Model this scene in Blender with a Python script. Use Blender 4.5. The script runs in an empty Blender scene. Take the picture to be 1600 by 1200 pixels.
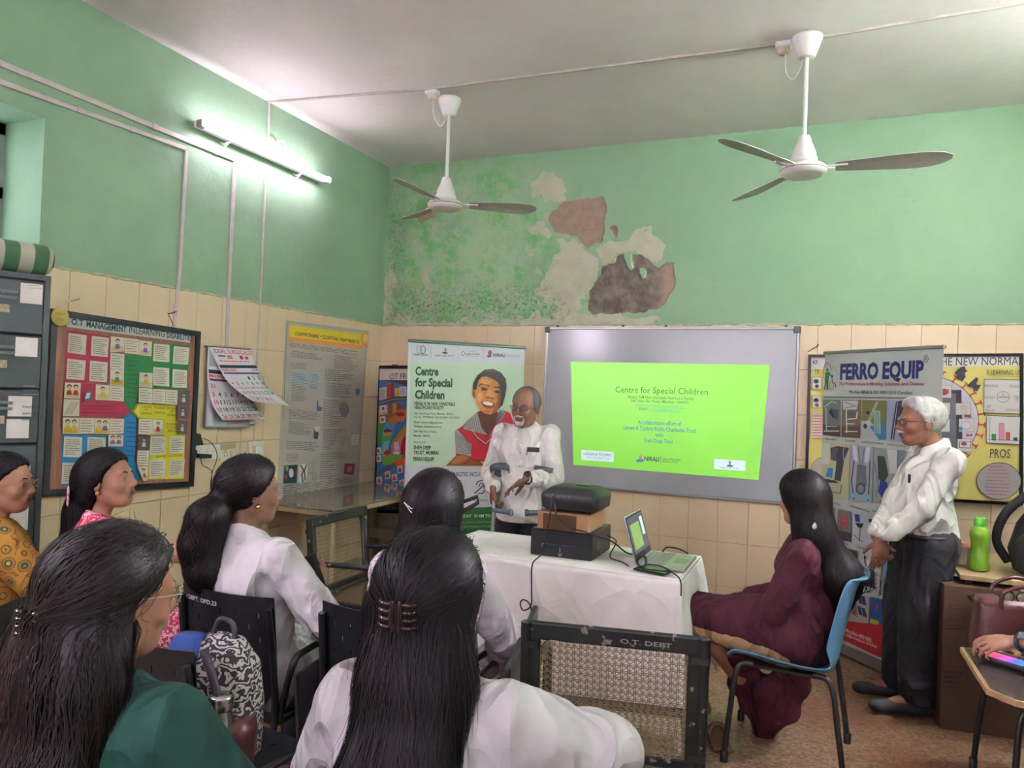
import bpy, bmesh, math, random
import numpy as np
from mathutils import Vector, Matrix
PI = math.pi
scene = bpy.context.scene
COL = scene.collection
# ------------------------------------------------------------------ camera
F_PX = 1162.3
YAW, PITCH, ROLL = -0.4006, 0.0123, 0.0366
CAM = np.array([3.739, -5.762, 1.56])
_F = np.array([math.sin(YAW)*math.cos(PITCH), math.cos(YAW)*math.cos(PITCH), math.sin(PITCH)])
_R0 = np.array([math.cos(YAW), -math.sin(YAW), 0.0]); _U0 = np.cross(_R0, _F)
_R = math.cos(ROLL)*_R0 + math.sin(ROLL)*_U0
_U = -math.sin(ROLL)*_R0 + math.cos(ROLL)*_U0
cam_d = bpy.data.cameras.new('camera'); cam_d.sensor_width = 36; cam_d.lens = F_PX/1600*36
cam_d.clip_start = 0.05
cam = bpy.data.objects.new('camera', cam_d); COL.objects.link(cam)
M = Matrix(((_R[0], _U[0], -_F[0], CAM[0]), (_R[1], _U[1], -_F[1], CAM[1]), (_R[2], _U[2], -_F[2], CAM[2]), (0, 0, 0, 1)))
cam.matrix_world = M
scene.camera = cam
# ------------------------------------------------------------------ world, lights, exposure
scene.view_settings.view_transform = 'Standard'; scene.view_settings.look = 'None'
scene.view_settings.gamma = 1; scene.view_settings.use_curve_mapping = False
scene.view_settings.exposure = 3.12
world = bpy.data.worlds.new('sky'); scene.world = world; world.use_nodes = True
bgn = world.node_tree.nodes['Background']; bgn.inputs[0].default_value = (0.80, 0.90, 1.0, 1); bgn.inputs[1].default_value = 1.6

def area_light(name, loc, size, power, rot, col=(1, 1, 1), sy=None, spread=PI):
    l = bpy.data.lights.new(name, 'AREA'); l.energy = power; l.color = col
    l.shape = 'RECTANGLE'; l.size = size; l.size_y = sy or size; l.spread = spread
    o = bpy.data.objects.new(name, l); COL.objects.link(o); o.location = loc; o.rotation_euler = rot
    return o
# daylight entering by the left wall window; the two rear panels are added fill
area_light('daylight_left_window', (0.03, -6.3, 2.62), 0.8, 13, (0, -PI/2, 0), (1.0, 0.82, 1.04), 1.5)
area_light('rear_fill', (2.0, -8.35, 2.0), 2.4, 8, (PI/2, 0, 0), (1.0, 0.82, 1.04), 1.7)  # added fill panel, the rear wall has no opening
area_light('rear_fill_right', (4.6, -8.35, 2.0), 1.2, 5, (PI/2, 0, 0), (1.0, 0.82, 1.04), 1.7)

def ray(px, py): return _F + _R*((px-800)/F_PX) + _U*((600-py)/F_PX)
def P(px, py, d): return CAM + ray(px, py)*d
def on_plane(px, py, p0, n):
    r = ray(px, py); t = np.dot(np.array(p0)-CAM, n)/np.dot(r, n); return CAM + r*t
def onx(px, py, x=0.0): return on_plane(px, py, (x, 0, 0), (1, 0, 0))
def ony(px, py, y=0.0): return on_plane(px, py, (0, y, 0), (0, 1, 0))
def onz(px, py, z=0.0): return on_plane(px, py, (0, 0, z), (0, 0, 1))
def floor_at(px, d):            # floor point seen in image column px at depth d
    r = (CAM + (_F + _R*((px-800)/F_PX))*d); return np.array([r[0], r[1], 0.0])

# ------------------------------------------------------------------ materials
def lin(c):
    c = np.asarray(c, float)/255.0
    return np.where(c <= 0.04045, c/12.92, ((c+0.055)/1.055)**2.4)
def rgb(*c): return tuple(lin(c)) + (1.0,)
MATS = {}
def mat(name, col, rough=0.6, metal=0.0, var=0.0, vscale=8, bump=0.0, bscale=60, stretch=(1, 1, 1), emit=None, es=1.0, alpha=1.0, trans=0.0, coat=0.0, spec=0.5, col2=None, sss=0.0, bd=0.01):
    if name in MATS: return MATS[name]
    m = bpy.data.materials.new(name); m.use_nodes = True; MATS[name] = m
    nt = m.node_tree; b = nt.nodes['Principled BSDF']
    c = rgb(*col)
    b.inputs['Base Color'].default_value = c
    b.inputs['Roughness'].default_value = rough; b.inputs['Metallic'].default_value = metal
    b.inputs['Specular IOR Level'].default_value = spec
    if coat: b.inputs['Coat Weight'].default_value = coat; b.inputs['Coat Roughness'].default_value = 0.1
    if trans: b.inputs['Transmission Weight'].default_value = trans
    if sss: b.inputs['Subsurface Weight'].default_value = sss; b.inputs['Subsurface Radius'].default_value = (0.012, 0.005, 0.003)
    if alpha < 1: b.inputs['Alpha'].default_value = alpha
    if emit is not None:
        b.inputs['Emission Color'].default_value = rgb(*emit); b.inputs['Emission Strength'].default_value = es
    if var or bump:
        tc = nt.nodes.new('ShaderNodeTexCoord'); mp = nt.nodes.new('ShaderNodeMapping')
        mp.inputs['Scale'].default_value = stretch; nt.links.new(tc.outputs['Object'], mp.inputs[0])
    if var:
        n = nt.nodes.new('ShaderNodeTexNoise'); n.inputs['Scale'].default_value = vscale; n.inputs['Detail'].default_value = 6
        nt.links.new(mp.outputs[0], n.inputs['Vector'])
        mx = nt.nodes.new('ShaderNodeMix'); mx.data_type = 'RGBA'
        c2 = rgb(*col2) if col2 else tuple(min(1, v*(1+var)) for v in c[:3])+(1,)
        c1 = c if col2 else tuple(v*(1-var) for v in c[:3])+(1,)
        mx.inputs[6].default_value = c1; mx.inputs[7].default_value = c2
        rp = nt.nodes.new('ShaderNodeMapRange'); rp.inputs[1].default_value = 0.3; rp.inputs[2].default_value = 0.7
        nt.links.new(n.outputs[0], rp.inputs[0]); nt.links.new(rp.outputs[0], mx.inputs[0])
        nt.links.new(mx.outputs[2], b.inputs['Base Color'])
    if bump:
        n2 = nt.nodes.new('ShaderNodeTexNoise'); n2.inputs['Scale'].default_value = bscale; n2.inputs['Detail'].default_value = 5; n2.inputs['Distortion'].default_value = 0.9 if bd > 0.01 else 0
        if bd > 0.01: n2.noise_type = 'RIDGED_MULTIFRACTAL'; n2.inputs['Detail'].default_value = 2.5; n2.inputs['Roughness'].default_value = 0.4; n2.inputs['Offset'].default_value = 0.9; n2.inputs['Gain'].default_value = 1.6
        nt.links.new(mp.outputs[0], n2.inputs['Vector'])
        bp = nt.nodes.new('ShaderNodeBump'); bp.inputs['Strength'].default_value = bump; bp.inputs['Distance'].default_value = bd
        nt.links.new(n2.outputs[0], bp.inputs['Height']); nt.links.new(bp.outputs[0], b.inputs['Normal'])
    return m
def attr_mat(name, rough=0.6, attr='Col', bump=0.0, bscale=60, spec=0.5, coat=0.0, emit=0.0, mul_noise=0.0, nscale=10, stretch=(1, 1, 1)):
    if name in MATS: return MATS[name]
    m = bpy.data.materials.new(name); m.use_nodes = True; MATS[name] = m
    nt = m.node_tree; b = nt.nodes['Principled BSDF']
    a = nt.nodes.new('ShaderNodeAttribute'); a.attribute_name = attr
    src = a.outputs['Color']
    tc = nt.nodes.new('ShaderNodeTexCoord'); mp = nt.nodes.new('ShaderNodeMapping'); mp.inputs['Scale'].default_value = stretch
    nt.links.new(tc.outputs['Object'], mp.inputs[0])
    if mul_noise:
        n = nt.nodes.new('ShaderNodeTexNoise'); n.inputs['Scale'].default_value = nscale; n.inputs['Detail'].default_value = 6
        nt.links.new(mp.outputs[0], n.inputs['Vector'])
        rp = nt.nodes.new('ShaderNodeMapRange'); rp.inputs[1].default_value = 0.3; rp.inputs[2].default_value = 0.7
        rp.inputs[3].default_value = 1-mul_noise; rp.inputs[4].default_value = 1+mul_noise
        nt.links.new(n.outputs[0], rp.inputs[0])
        mx = nt.nodes.new('ShaderNodeMix'); mx.data_type = 'RGBA'; mx.blend_type = 'MULTIPLY'; mx.inputs[0].default_value = 1
        nt.links.new(src, mx.inputs[6]); nt.links.new(rp.outputs[0], mx.inputs[7]); src = mx.outputs[2]
    nt.links.new(src, b.inputs['Base Color'])
    b.inputs['Roughness'].default_value = rough; b.inputs['Specular IOR Level'].default_value = spec
    if coat: b.inputs['Coat Weight'].default_value = coat; b.inputs['Coat Roughness'].default_value = 0.15
    if emit:
        nt.links.new(src, b.inputs['Emission Color']); b.inputs['Emission Strength'].default_value = emit
    if bump:
        n2 = nt.nodes.new('ShaderNodeTexNoise'); n2.inputs['Scale'].default_value = bscale; n2.inputs['Detail'].default_value = 5
        nt.links.new(mp.outputs[0], n2.inputs['Vector'])
        bp = nt.nodes.new('ShaderNodeBump'); bp.inputs['Strength'].default_value = bump; bp.inputs['Distance'].default_value = 0.01
        nt.links.new(n2.outputs[0], bp.inputs['Height']); nt.links.new(bp.outputs[0], b.inputs['Normal'])
    return m

# ------------------------------------------------------------------ object helpers
def link(name, me, m=None, parent=None, smooth=False):
    o = bpy.data.objects.new(name, me); COL.objects.link(o)
    if m is not None:
        if isinstance(m, (list, tuple)):
            for x in m: me.materials.append(x)
        else: me.materials.append(m)
    if smooth:
        me.polygons.foreach_set('use_smooth', [True]*len(me.polygons))
    if parent is not None: o.parent = parent
    return o
def thing(name, label, cat, loc=(0, 0, 0), rz=0, group=None):
    o = bpy.data.objects.new(name, None); COL.objects.link(o)
    o.location = tuple(float(v) for v in loc); o.rotation_euler = (0, 0, rz); o['label'] = label; o['category'] = cat
    o.empty_display_size = 0.1
    if group: o['group'] = group
    return o
def tag(o, label=None, cat=None, group=None, kind=None):
    if label: o['label'] = label
    if cat: o['category'] = cat
    if group: o['group'] = group
    if kind: o['kind'] = kind
    return o
def dup(root, loc=None, rz=None, label=None, group=None):
    r = root.copy(); COL.objects.link(r)
    if loc is not None: r.location = tuple(float(v) for v in loc)
    if rz is not None: r.rotation_euler = (0, 0, rz)
    if label: r['label'] = label
    if group: r['group'] = group
    for ch in list(root.children):
        c = ch.copy(); COL.objects.link(c); c.parent = r
        for g in ch.children:
            d = g.copy(); COL.objects.link(d); d.parent = c
    return r
def pyd(name, v, f):
    me = bpy.data.meshes.new(name); me.from_pydata([tuple(float(c) for c in p) for p in v], [], f); me.update(); return me

class MB:
    """collects shapes, builds ONE mesh"""
    def __init__(s): s.v = []; s.f = []; s.sm = []
    def add(s, vs, fs, smooth=False):
        n = len(s.v); s.v += [tuple(float(c) for c in p) for p in vs]; s.f += [tuple(i+n for i in f) for f in fs]; s.sm += [smooth]*len(fs)
    def box(s, c, d, rot=None, bev=0.0, seg=1):
        bm = bmesh.new(); bmesh.ops.create_cube(bm, size=1)
        for v in bm.verts: v.co = Vector((v.co.x*d[0], v.co.y*d[1], v.co.z*d[2]))
        if bev: bmesh.ops.bevel(bm, geom=bm.edges[:], offset=bev, segments=seg, affect='EDGES', profile=0.5)
        s.bm(bm, c, rot); return s
    def bm(s, bm, c=(0, 0, 0), rot=None, smooth=False):
        R = rot if rot is not None else Matrix.Identity(3)
        c = Vector(tuple(float(x) for x in c))
        bm.verts.index_update()
        s.add([R @ v.co + c for v in bm.verts], [[v.index for v in f.verts] for f in bm.faces], smooth); bm.free()
    def tube(s, pts, r, n=8, closed=False, caps=True):
        pts = [np.array(p, float) for p in pts]; m = len(pts)
        rs = r if hasattr(r, '__len__') else [r]*m
        vs = []; fs = []; prev = None
        for i in range(m):
            if closed: t = pts[(i+1) % m]-pts[i-1]
            else: t = pts[min(i+1, m-1)]-pts[max(i-1, 0)]
            t = t/(np.linalg.norm(t)+1e-9)
            if prev is None:
                a = np.array([0, 0, 1.0]) if abs(t[2]) < 0.9 else np.array([1.0, 0, 0])
                u = np.cross(t, a)
            else: u = prev-t*np.dot(prev, t)
            u = u/(np.linalg.norm(u)+1e-9); prev = u; w = np.cross(t, u)
            for k in range(n):
                a = 2*PI*k/n; vs.append(pts[i]+rs[i]*(math.cos(a)*u+math.sin(a)*w))
        for i in range(m if closed else m-1):
            j = (i+1) % m
            for k in range(n): fs.append((i*n+k, i*n+(k+1) % n, j*n+(k+1) % n, j*n+k))
        s.add(vs, fs, True)
        if caps and not closed:
            s.add(vs[:n], [tuple(range(n))[::-1]]); s.add(vs[-n:], [tuple(range(n))])
        return s
    def lathe(s, prof, c=(0, 0, 0), n=24, rot=None):
        vs = []; fs = []; R = rot if rot is not None else Matrix.Identity(3); c = Vector(tuple(float(x) for x in c))
        for r, z in prof:
            for k in range(n):
                a = 2*PI*k/n; vs.append(R @ Vector((r*math.cos(a), r*math.sin(a), z)) + c)
        for i in range(len(prof)-1):
            for k in range(n): fs.append((i*n+k, i*n+(k+1) % n, (i+1)*n+(k+1) % n, (i+1)*n+k))
        s.add(vs, fs, True)
        if prof[0][0] > 1e-4: s.add(vs[:n], [tuple(range(n))[::-1]])
        if prof[-1][0] > 1e-4: s.add(vs[-n:], [tuple(range(n))])
        return s
    def prism(s, poly, dirv):
        """closed polygon (3d points) pushed along dirv"""
        n = len(poly); a = [np.array(p, float) for p in poly]; d = np.array(dirv, float)
        b = [p+d for p in a]
        s.add(a+b, [tuple(range(n))[::-1], tuple(range(n, 2*n))]+[(i, (i+1) % n, n+(i+1) % n, n+i) for i in range(n)])
        return s
    def build(s, name, m=None, parent=None, smooth=None):
        me = bpy.data.meshes.new(name); me.from_pydata(s.v, [], s.f)
        me.polygons.foreach_set('use_smooth', s.sm if smooth is None else [smooth]*len(s.f)); me.update()
        bm = bmesh.new(); bm.from_mesh(me); bmesh.ops.recalc_face_normals(bm, faces=bm.faces[:]); bm.to_mesh(me); bm.free()
        return link(name, me, m, parent)
def crv(pts, n=8, closed=False):
    """Catmull-Rom resample"""
    p = [np.array(q, float) for q in pts]; m = len(p); out = []
    for i in range(m if closed else m-1):
        g = lambda k: p[k % m] if closed else p[max(0, min(m-1, k))]
        a, b, c, d = g(i-1), g(i), g(i+1), g(i+2)
        for k in range(n):
            t = k/n; out.append(0.5*((2*b)+(-a+c)*t+(2*a-5*b+4*c-d)*t*t+(-a+3*b-3*c+d)*t**3))
    if not closed: out.append(p[-1])
    return out
def rotz(a): return Matrix.Rotation(a, 3, 'Z')
def frame3(x, y, z): return Matrix(((x[0], y[0], z[0]), (x[1], y[1], z[1]), (x[2], y[2], z[2])))
def W(o, p):   # world -> local of an unrotated/rotated top-level empty
    c, s_ = math.cos(-o.rotation_euler.z), math.sin(-o.rotation_euler.z); q = np.array(p, float)-np.array(o.location)
    return np.array([c*q[0]-s_*q[1], s_*q[0]+c*q[1], q[2]])

# ------------------------------------------------------------------ flat print on a plane (posters, slides, labels)
_glyph = {}
def text_mesh(s, off=0.0):
    key = (s, off)
    if key in _glyph: return _glyph[key]
    c = bpy.data.curves.new('t', 'FONT'); c.body = s; c.size = 1.0; c.offset = off; c.resolution_u = 2; c.fill_mode = 'FRONT'
    o = bpy.data.objects.new('t', c); me = o.to_mesh()
    v = np.array([tuple(x.co)[:2] for x in me.vertices]) if len(me.vertices) else np.zeros((0, 2))
    f = [tuple(p.vertices) for p in me.polygons]
    o.to_mesh_clear(); bpy.data.objects.remove(o); bpy.data.curves.remove(c)
    _glyph[key] = (v, f); return v, f
class Print:
    def __init__(s, p0, n, parent, lift=0.0004, step=0.00012, conv=None):
        s.p0 = np.array(p0, float); n = np.array(n, float); n /= np.linalg.norm(n)
        if np.dot(n, CAM-s.p0) < 0: n = -n
        s.n = n; s.lift = lift; s.step = step; s.v = []; s.f = []; s.c = []; s.parent = parent; s.bl = None
    def to3(s, q): return on_plane(q[0], q[1], s.p0, s.n)
    def _add(s, pts3, faces, col):
        k = len(s.v); s.v += [p+s.n*s.lift for p in pts3]; s.f += [tuple(i+k for i in f) for f in faces]; s.c += [col]*len(faces)
    def up(s): s.lift += s.step
    def poly(s, pts, col, up=True):
        if up: s.up()
        s._add([s.to3(p) for p in pts], [tuple(range(len(pts)))], col); return s
    def quad(s, a, b, c, d, col): return s.poly([a, b, c, d], col)
    def ell(s, c, rx, ry, col, rot=0, n=20, up=True):
        ca, sa = math.cos(rot), math.sin(rot)
        return s.poly([(c[0]+rx*math.cos(t)*ca-ry*math.sin(t)*sa, c[1]+rx*math.cos(t)*sa+ry*math.sin(t)*ca) for t in [2*PI*k/n for k in range(n)]], col, up)
    def line(s, pts, w, col, closed=False, up=True):
        if up: s.up()
        if closed: pts = list(pts)+[pts[0]]
        for a, b in zip(pts[:-1], pts[1:]):
            a = np.array(a, float); b = np.array(b, float); d = b-a; L = np.linalg.norm(d)
            if L < 1e-6: continue
            d /= L; m = np.array([-d[1], d[0]])*w/2; e = d*w*0.4
            s.poly([a-m-e, b-m+e, b+m+e, a+m-e], col, up=False)
        return s
    def ring(s, c, rx, ry, w, col, n=28, a0=0, a1=2*PI, rot=0):
        pts = [(c[0]+rx*math.cos(a)*math.cos(rot)-ry*math.sin(a)*math.sin(rot), c[1]+rx*math.cos(a)*math.sin(rot)+ry*math.sin(a)*math.cos(rot)) for a in np.linspace(a0, a1, n)]
        return s.line(pts, w, col)
    def text(s, t, a, b, h, col, off=0.0, hdir=None):
        """baseline from pixel a to pixel b, cap height h px"""
        v, f = text_mesh(t, off)
        if not len(v): return s
        s.up()
        w = v[:, 0].max()-v[:, 0].min(); x0 = v[:, 0].min()
        a = np.array(a, float); b = np.array(b, float)
        u = hdir if hdir is not None else (0.038, -1.0)
        A = s.to3(a); B = s.to3(b); C = s.to3((a[0]+u[0]*h, a[1]+u[1]*h)); 
        ex = (B-A)/w; ey = (C-A)/0.70
        s._add([A+ex*(q[0]-x0)+ey*q[1] for q in v], f, col); return s
    def bi(s, q, u, v):
        a, b, c, d = [np.array(x, float) for x in q]   # tl, tr, br, bl
        return (a*(1-u)+b*u)*(1-v)+(d*(1-u)+c*u)*v
    def lines(s, q, n, col, fill=0.45, seed=0, words=True, ragged=0.3, center=False):
        """n rows of small word-like dashes inside quad q (tl,tr,br,bl)"""
        rnd = random.Random(seed); s.up()
        for i in range(n):
            v0 = (i+0.5-fill/2)/n; v1 = (i+0.5+fill/2)/n
            end = 1-rnd.random()*ragged; u = 0.0
            if center: u = (1-end)/2; end = 1-u
            while u < end:
                wl = rnd.uniform(0.05, 0.16) if words else end-u
                e = min(end, u+wl)
                s._add([s.to3(s.bi(q, x, y)) for x, y in ((u, v0), (e, v0), (e, v1), (u, v1))], [(0, 1, 2, 3)], col)
                u = e+rnd.uniform(0.015, 0.03)
        return s
    def qd(s, q, u0, v0, u1, v1, col):
        return s.poly([s.bi(q, u0, v0), s.bi(q, u1, v0), s.bi(q, u1, v1), s.bi(q, u0, v1)], col)
    def build(s, name, m):
        me = pyd(name, s.v, s.f)
        ca = me.color_attributes.new('Col', 'FLOAT_COLOR', 'CORNER')
        cols = np.array([tuple(lin(c))+(1.0,) for c in s.c]) if s.c else np.zeros((0, 4))
        cnt = np.array([len(f) for f in s.f]); arr = np.repeat(cols, cnt, axis=0).astype(np.float32)
        ca.data.foreach_set('color', arr.ravel())
        # make every face look along the plane's normal
        fn = np.zeros(len(me.polygons)*3); me.polygons.foreach_get('normal', fn)
        o = bpy.data.objects.new(name, me); COL.objects.link(o); me.materials.append(m)
        if s.parent is not None:
            p = s.parent; o.parent = p
            R = Matrix.LocRotScale(p.location, p.rotation_euler, None); o.matrix_parent_inverse = R.inverted()
        return o
def adopt(o, p):
    """parent a world-built object to thing p keeping its place"""
    o.parent = p; o.matrix_parent_inverse = Matrix.LocRotScale(p.location, p.rotation_euler, None).inverted(); return o
# ================================================================== THE SETTING
H, T, TW, TH = 3.58, 2.13, 0.2178, 0.325
XR, YN = 5.6, -8.5
# floor
def floor_material():
    m = bpy.data.materials.new('terrazzo'); m.use_nodes = True; nt = m.node_tree; b = nt.nodes['Principled BSDF']
    tc = nt.nodes.new('ShaderNodeTexCoord')
    v = nt.nodes.new('ShaderNodeTexVoronoi'); v.inputs['Scale'].default_value = 70
    nt.links.new(tc.outputs['Object'], v.inputs['Vector'])
    cr = nt.nodes.new('ShaderNodeValToRGB'); e = cr.color_ramp; e.elements[0].position = 0; e.elements[0].color = rgb(96, 78, 66)
    e.elements[1].position = 1; e.elements[1].color = rgb(186, 160, 136)
    k = e.elements.new(0.35); k.color = rgb(140, 112, 94); k = e.elements.new(0.7); k.color = rgb(160, 136, 114)
    nt.links.new(v.outputs['Color'], cr.inputs[0])
    n = nt.nodes.new('ShaderNodeTexNoise'); n.inputs['Scale'].default_value = 1.6; n.inputs['Detail'].default_value = 7
    nt.links.new(tc.outputs['Object'], n.inputs['Vector'])
    mx = nt.nodes.new('ShaderNodeMix'); mx.data_type = 'RGBA'; mx.blend_type = 'MULTIPLY'
    r = nt.nodes.new('ShaderNodeValToRGB'); r.color_ramp.elements[0].position = 0.35; r.color_ramp.elements[0].color = rgb(205, 168, 150)
    r.color_ramp.elements[1].position = 0.65; r.color_ramp.elements[1].color = rgb(245, 240, 232)
    nt.links.new(n.outputs[0], r.inputs[0]); mx.inputs[0].default_value = 1
    nt.links.new(cr.outputs[0], mx.inputs[6]); nt.links.new(r.outputs[0], mx.inputs[7]); nt.links.new(mx.outputs[2], b.inputs['Base Color'])
    b.inputs['Roughness'].default_value = 0.38; return m
fl = MB().box((XR/2, YN/2, -0.05), (XR+0.6, -YN+0.6, 0.1)).build('floor', floor_material()); tag(fl, kind='structure')

# ceiling: slightly stained white distemper
def paint(name, base, dark, stain, scale=0.9, bump=0.12):
    m = bpy.data.materials.new(name); m.use_nodes = True; nt = m.node_tree; b = nt.nodes['Principled BSDF']
    tc = nt.nodes.new('ShaderNodeTexCoord')
    n = nt.nodes.new('ShaderNodeTexNoise'); n.inputs['Scale'].default_value = scale; n.inputs['Detail'].default_value = 8; n.inputs['Roughness'].default_value = 0.6
    mp = nt.nodes.new('ShaderNodeMapping'); mp.inputs['Scale'].default_value = (1, 1, 1.6)
    nt.links.new(tc.outputs['Object'], mp.inputs[0]); nt.links.new(mp.outputs[0], n.inputs['Vector'])
    r = nt.nodes.new('ShaderNodeValToRGB'); r.color_ramp.elements[0].position = 0.3; r.color_ramp.elements[0].color = rgb(*dark)
    r.color_ramp.elements[1].position = 0.65; r.color_ramp.elements[1].color = rgb(*base)
    nt.links.new(n.outputs[0], r.inputs[0])
    n3 = nt.nodes.new('ShaderNodeTexNoise'); n3.inputs['Scale'].default_value = 2.3; n3.inputs['Detail'].default_value = 10
    nt.links.new(tc.outputs['Object'], n3.inputs['Vector'])
    r3 = nt.nodes.new('ShaderNodeMapRange'); r3.inputs[1].default_value = 0.62; r3.inputs[2].default_value = 0.8; r3.inputs[4].default_value = 0.45
    nt.links.new(n3.outputs[0], r3.inputs[0])
    mx = nt.nodes.new('ShaderNodeMix'); mx.data_type = 'RGBA'; nt.links.new(r3.outputs[0], mx.inputs[0])
    nt.links.new(r.outputs[0], mx.inputs[6]); mx.inputs[7].default_value = rgb(*stain); nt.links.new(mx.outputs[2], b.inputs['Base Color'])
    b.inputs['Roughness'].default_value = 0.75
    n2 = nt.nodes.new('ShaderNodeTexNoise'); n2.inputs['Scale'].default_value = 14; n2.inputs['Detail'].default_value = 4
    nt.links.new(tc.outputs['Object'], n2.inputs['Vector'])
    bp = nt.nodes.new('ShaderNodeBump'); bp.inputs['Strength'].default_value = bump; bp.inputs['Distance'].default_value = 0.03
    nt.links.new(n2.outputs[0], bp.inputs['Height']); nt.links.new(bp.outputs[0], b.inputs['Normal'])
    return m
m_ceil = paint('ceiling_paint', (226, 219, 214), (210, 202, 197), (208, 190, 172), 0.7)
m_green = paint('green_paint', (132, 163, 133), (123, 152, 124), (134, 148, 122), 1.1)
ce = MB().box((XR/2, YN/2, H+0.05), (XR+0.6, -YN+0.6, 0.1)).build('ceiling', m_ceil); tag(ce, kind='structure')

# left wall: with the recessed window opening
WIN_Y1 = onx(65, 300)[1]; WIN_Z1 = onx(66, 183)[2]
WIN_Z0 = T+0.02; WIN_Y0 = WIN_Y1-1.5; RV = 0.36
w = MB()
def wall_left_with(w, holes):
    ys = sorted({YN-0.3, 0.3} | {h[0] for h in holes} | {h[1] for h in holes}); 
    for a, b in zip(ys[:-1], ys[1:]):
        hh = [h for h in holes if h[0] <= a+1e-6 and h[1] >= b-1e-6]
        if hh:
            h = hh[0]; w.box((-RV/2, (a+b)/2, h[2]/2-0.0), (RV, b-a, h[2])); w.box((-RV/2, (a+b)/2, (h[3]+H)/2), (RV, b-a, H-h[3]))
        else: w.box((-RV/2, (a+b)/2, H/2), (RV, b-a, H))
wall_left_with(w, [(WIN_Y0, WIN_Y1, WIN_Z0, WIN_Z1), (-7.1, -5.5, WIN_Z0, WIN_Z1)])
wl = w.build('wall_left', m_green); tag(wl, kind='structure')
tag(MB().box((XR+0.15, YN/2, H/2), (0.3, -YN+0.6, H)).build('wall_right', m_green), kind='structure')
tag(MB().box((XR/2, YN-0.15, H/2), (XR, 0.3, H)).build('wall_rear', m_green), kind='structure')
# windows in the left wall
m_frame = mat('window_paint', (150, 160, 150), 0.5); m_pane = mat('window_glass', (235, 245, 250), 0.1, emit=(235, 245, 255), es=0.5)
for i, (ya, yb, za, zb) in enumerate([(WIN_Y0, WIN_Y1, WIN_Z0, WIN_Z1), (-7.1, -5.5, WIN_Z0, WIN_Z1)]):
    fr = MB()
    for z in (za+0.03, zb-0.03, (za+zb)/2): fr.box((-RV+0.03, (ya+yb)/2, z), (0.05, yb-ya, 0.06))
    for y in (ya+0.03, yb-0.03, (ya+yb)/2): fr.box((-RV+0.03, y, (za+zb)/2), (0.05, 0.06, zb-za))
    fo = fr.build('window_%d' % (i+1), m_frame); tag(fo, kind='structure')
    MB().box((-RV+0.005, (ya+yb)/2, (za+zb)/2), (0.008, yb-ya, zb-za)).build('pane', m_pane, fo)

# back wall: upper plaster as a fine relief grid with peeled patches
def pts_wall(px): return np.array([[ony(a, b)[0], ony(a, b)[2]] for a, b in px])
def poly_mask(X, Z, poly, soft):
    """signed distance-ish: + inside"""
    n = len(poly); d = np.full(X.shape, 1e9); ins = np.zeros(X.shape, bool)
    for i in range(n):
        a = poly[i]; b = poly[(i+1) % n]; e = b-a; wx = X-a[0]; wz = Z-a[1]
        t = np.clip((wx*e[0]+wz*e[1])/(e@e+1e-12), 0, 1); dd = np.hypot(wx-e[0]*t, wz-e[1]*t); d = np.minimum(d, dd)
        c = ((a[1] > Z) != (b[1] > Z)); xi = (b[0]-a[0])*(Z-a[1])/((b[1]-a[1]) if abs(b[1]-a[1]) > 1e-9 else 1e-9)+a[0]
        ins ^= c & (X < xi)
    return np.clip(np.where(ins, d, -d)/soft*0.5+0.5, 0, 1)
def vnoise(x, y, z, seed=0):
    xi = np.floor(x).astype(np.int64); yi = np.floor(y).astype(np.int64); zi = np.floor(z).astype(np.int64)
    fx, fy, fz = x-xi, y-yi, z-zi; fx = fx*fx*(3-2*fx); fy = fy*fy*(3-2*fy); fz = fz*fz*(3-2*fz)
    def h(a, b, c):
        n = (a*374761393+b*668265263+c*2147483647+seed*974711) & 0x7fffffff
        n = ((n ^ (n >> 13))*1274126177) & 0x7fffffff
        return ((n ^ (n >> 16)) & 0xffff)/65535.0
    r = 0
    for dx in (0, 1):
        for dy in (0, 1):
            for dz in (0, 1):
                r = r+h(xi+dx, yi+dy, zi+dz)*(fx if dx else 1-fx)*(fy if dy else 1-fy)*(fz if dz else 1-fz)
    return r
def fbm(x, y, z, o=4, seed=0):
    r = 0; a = 0.5
    for i in range(o): r = r+a*vnoise(x*2**i, y*2**i, z*2**i, seed+i); a *= 0.5
    return r/(1-0.5**o)
NX, NZ = 560, 150
gx = np.concatenate([np.linspace(0, 3.0, 420), np.linspace(3.0, XR, 142)[1:]]); gz = np.linspace(T, H, NZ)
GX, GZ = np.meshgrid(gx, gz, indexing='ij')
jx = GX+(fbm(GX*22, GZ*22, GX*0, 4, 5)-0.5)*0.035; jz = GZ+(fbm(GX*22, GZ*22, GX*0, 4, 15)-0.5)*0.035
pA = pts_wall([(857, 342), (862, 330), (872, 322), (884, 314), (905, 311), (925, 309), (942, 307), (947, 322), (945, 338), (944, 362), (942, 376), (930, 380), (915, 387), (908, 378), (900, 368), (880, 366), (864, 360)])
pA2 = pts_wall([(953, 354), (962, 353), (965, 365), (960, 370), (955, 362)])
pB = pts_wall([(919, 487), (919, 462), (926, 445), (937, 430), (941, 417), (950, 411), (958, 410), (966, 401), (975, 396), (977, 412), (983, 424), (988, 422), (989, 396), (994, 400), (1000, 399), (1012, 405), (1020, 415), (1030, 420), (1040, 411), (1052, 412), (1056, 440), (1048, 455), (1040, 472), (1026, 483), (1000, 488), (960, 491), (925, 491)])
pB_hole = pts_wall([(1000, 419), (1008, 420), (1009, 434), (1002, 438), (999, 430)])
pC = pts_wall([(653, 350), (655, 330), (664, 321), (680, 320), (680, 338), (664, 345)])
bare = np.maximum.reduce([poly_mask(jx, jz, p, 0.012) for p in (pA, pA2, pB, pC)])
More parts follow.
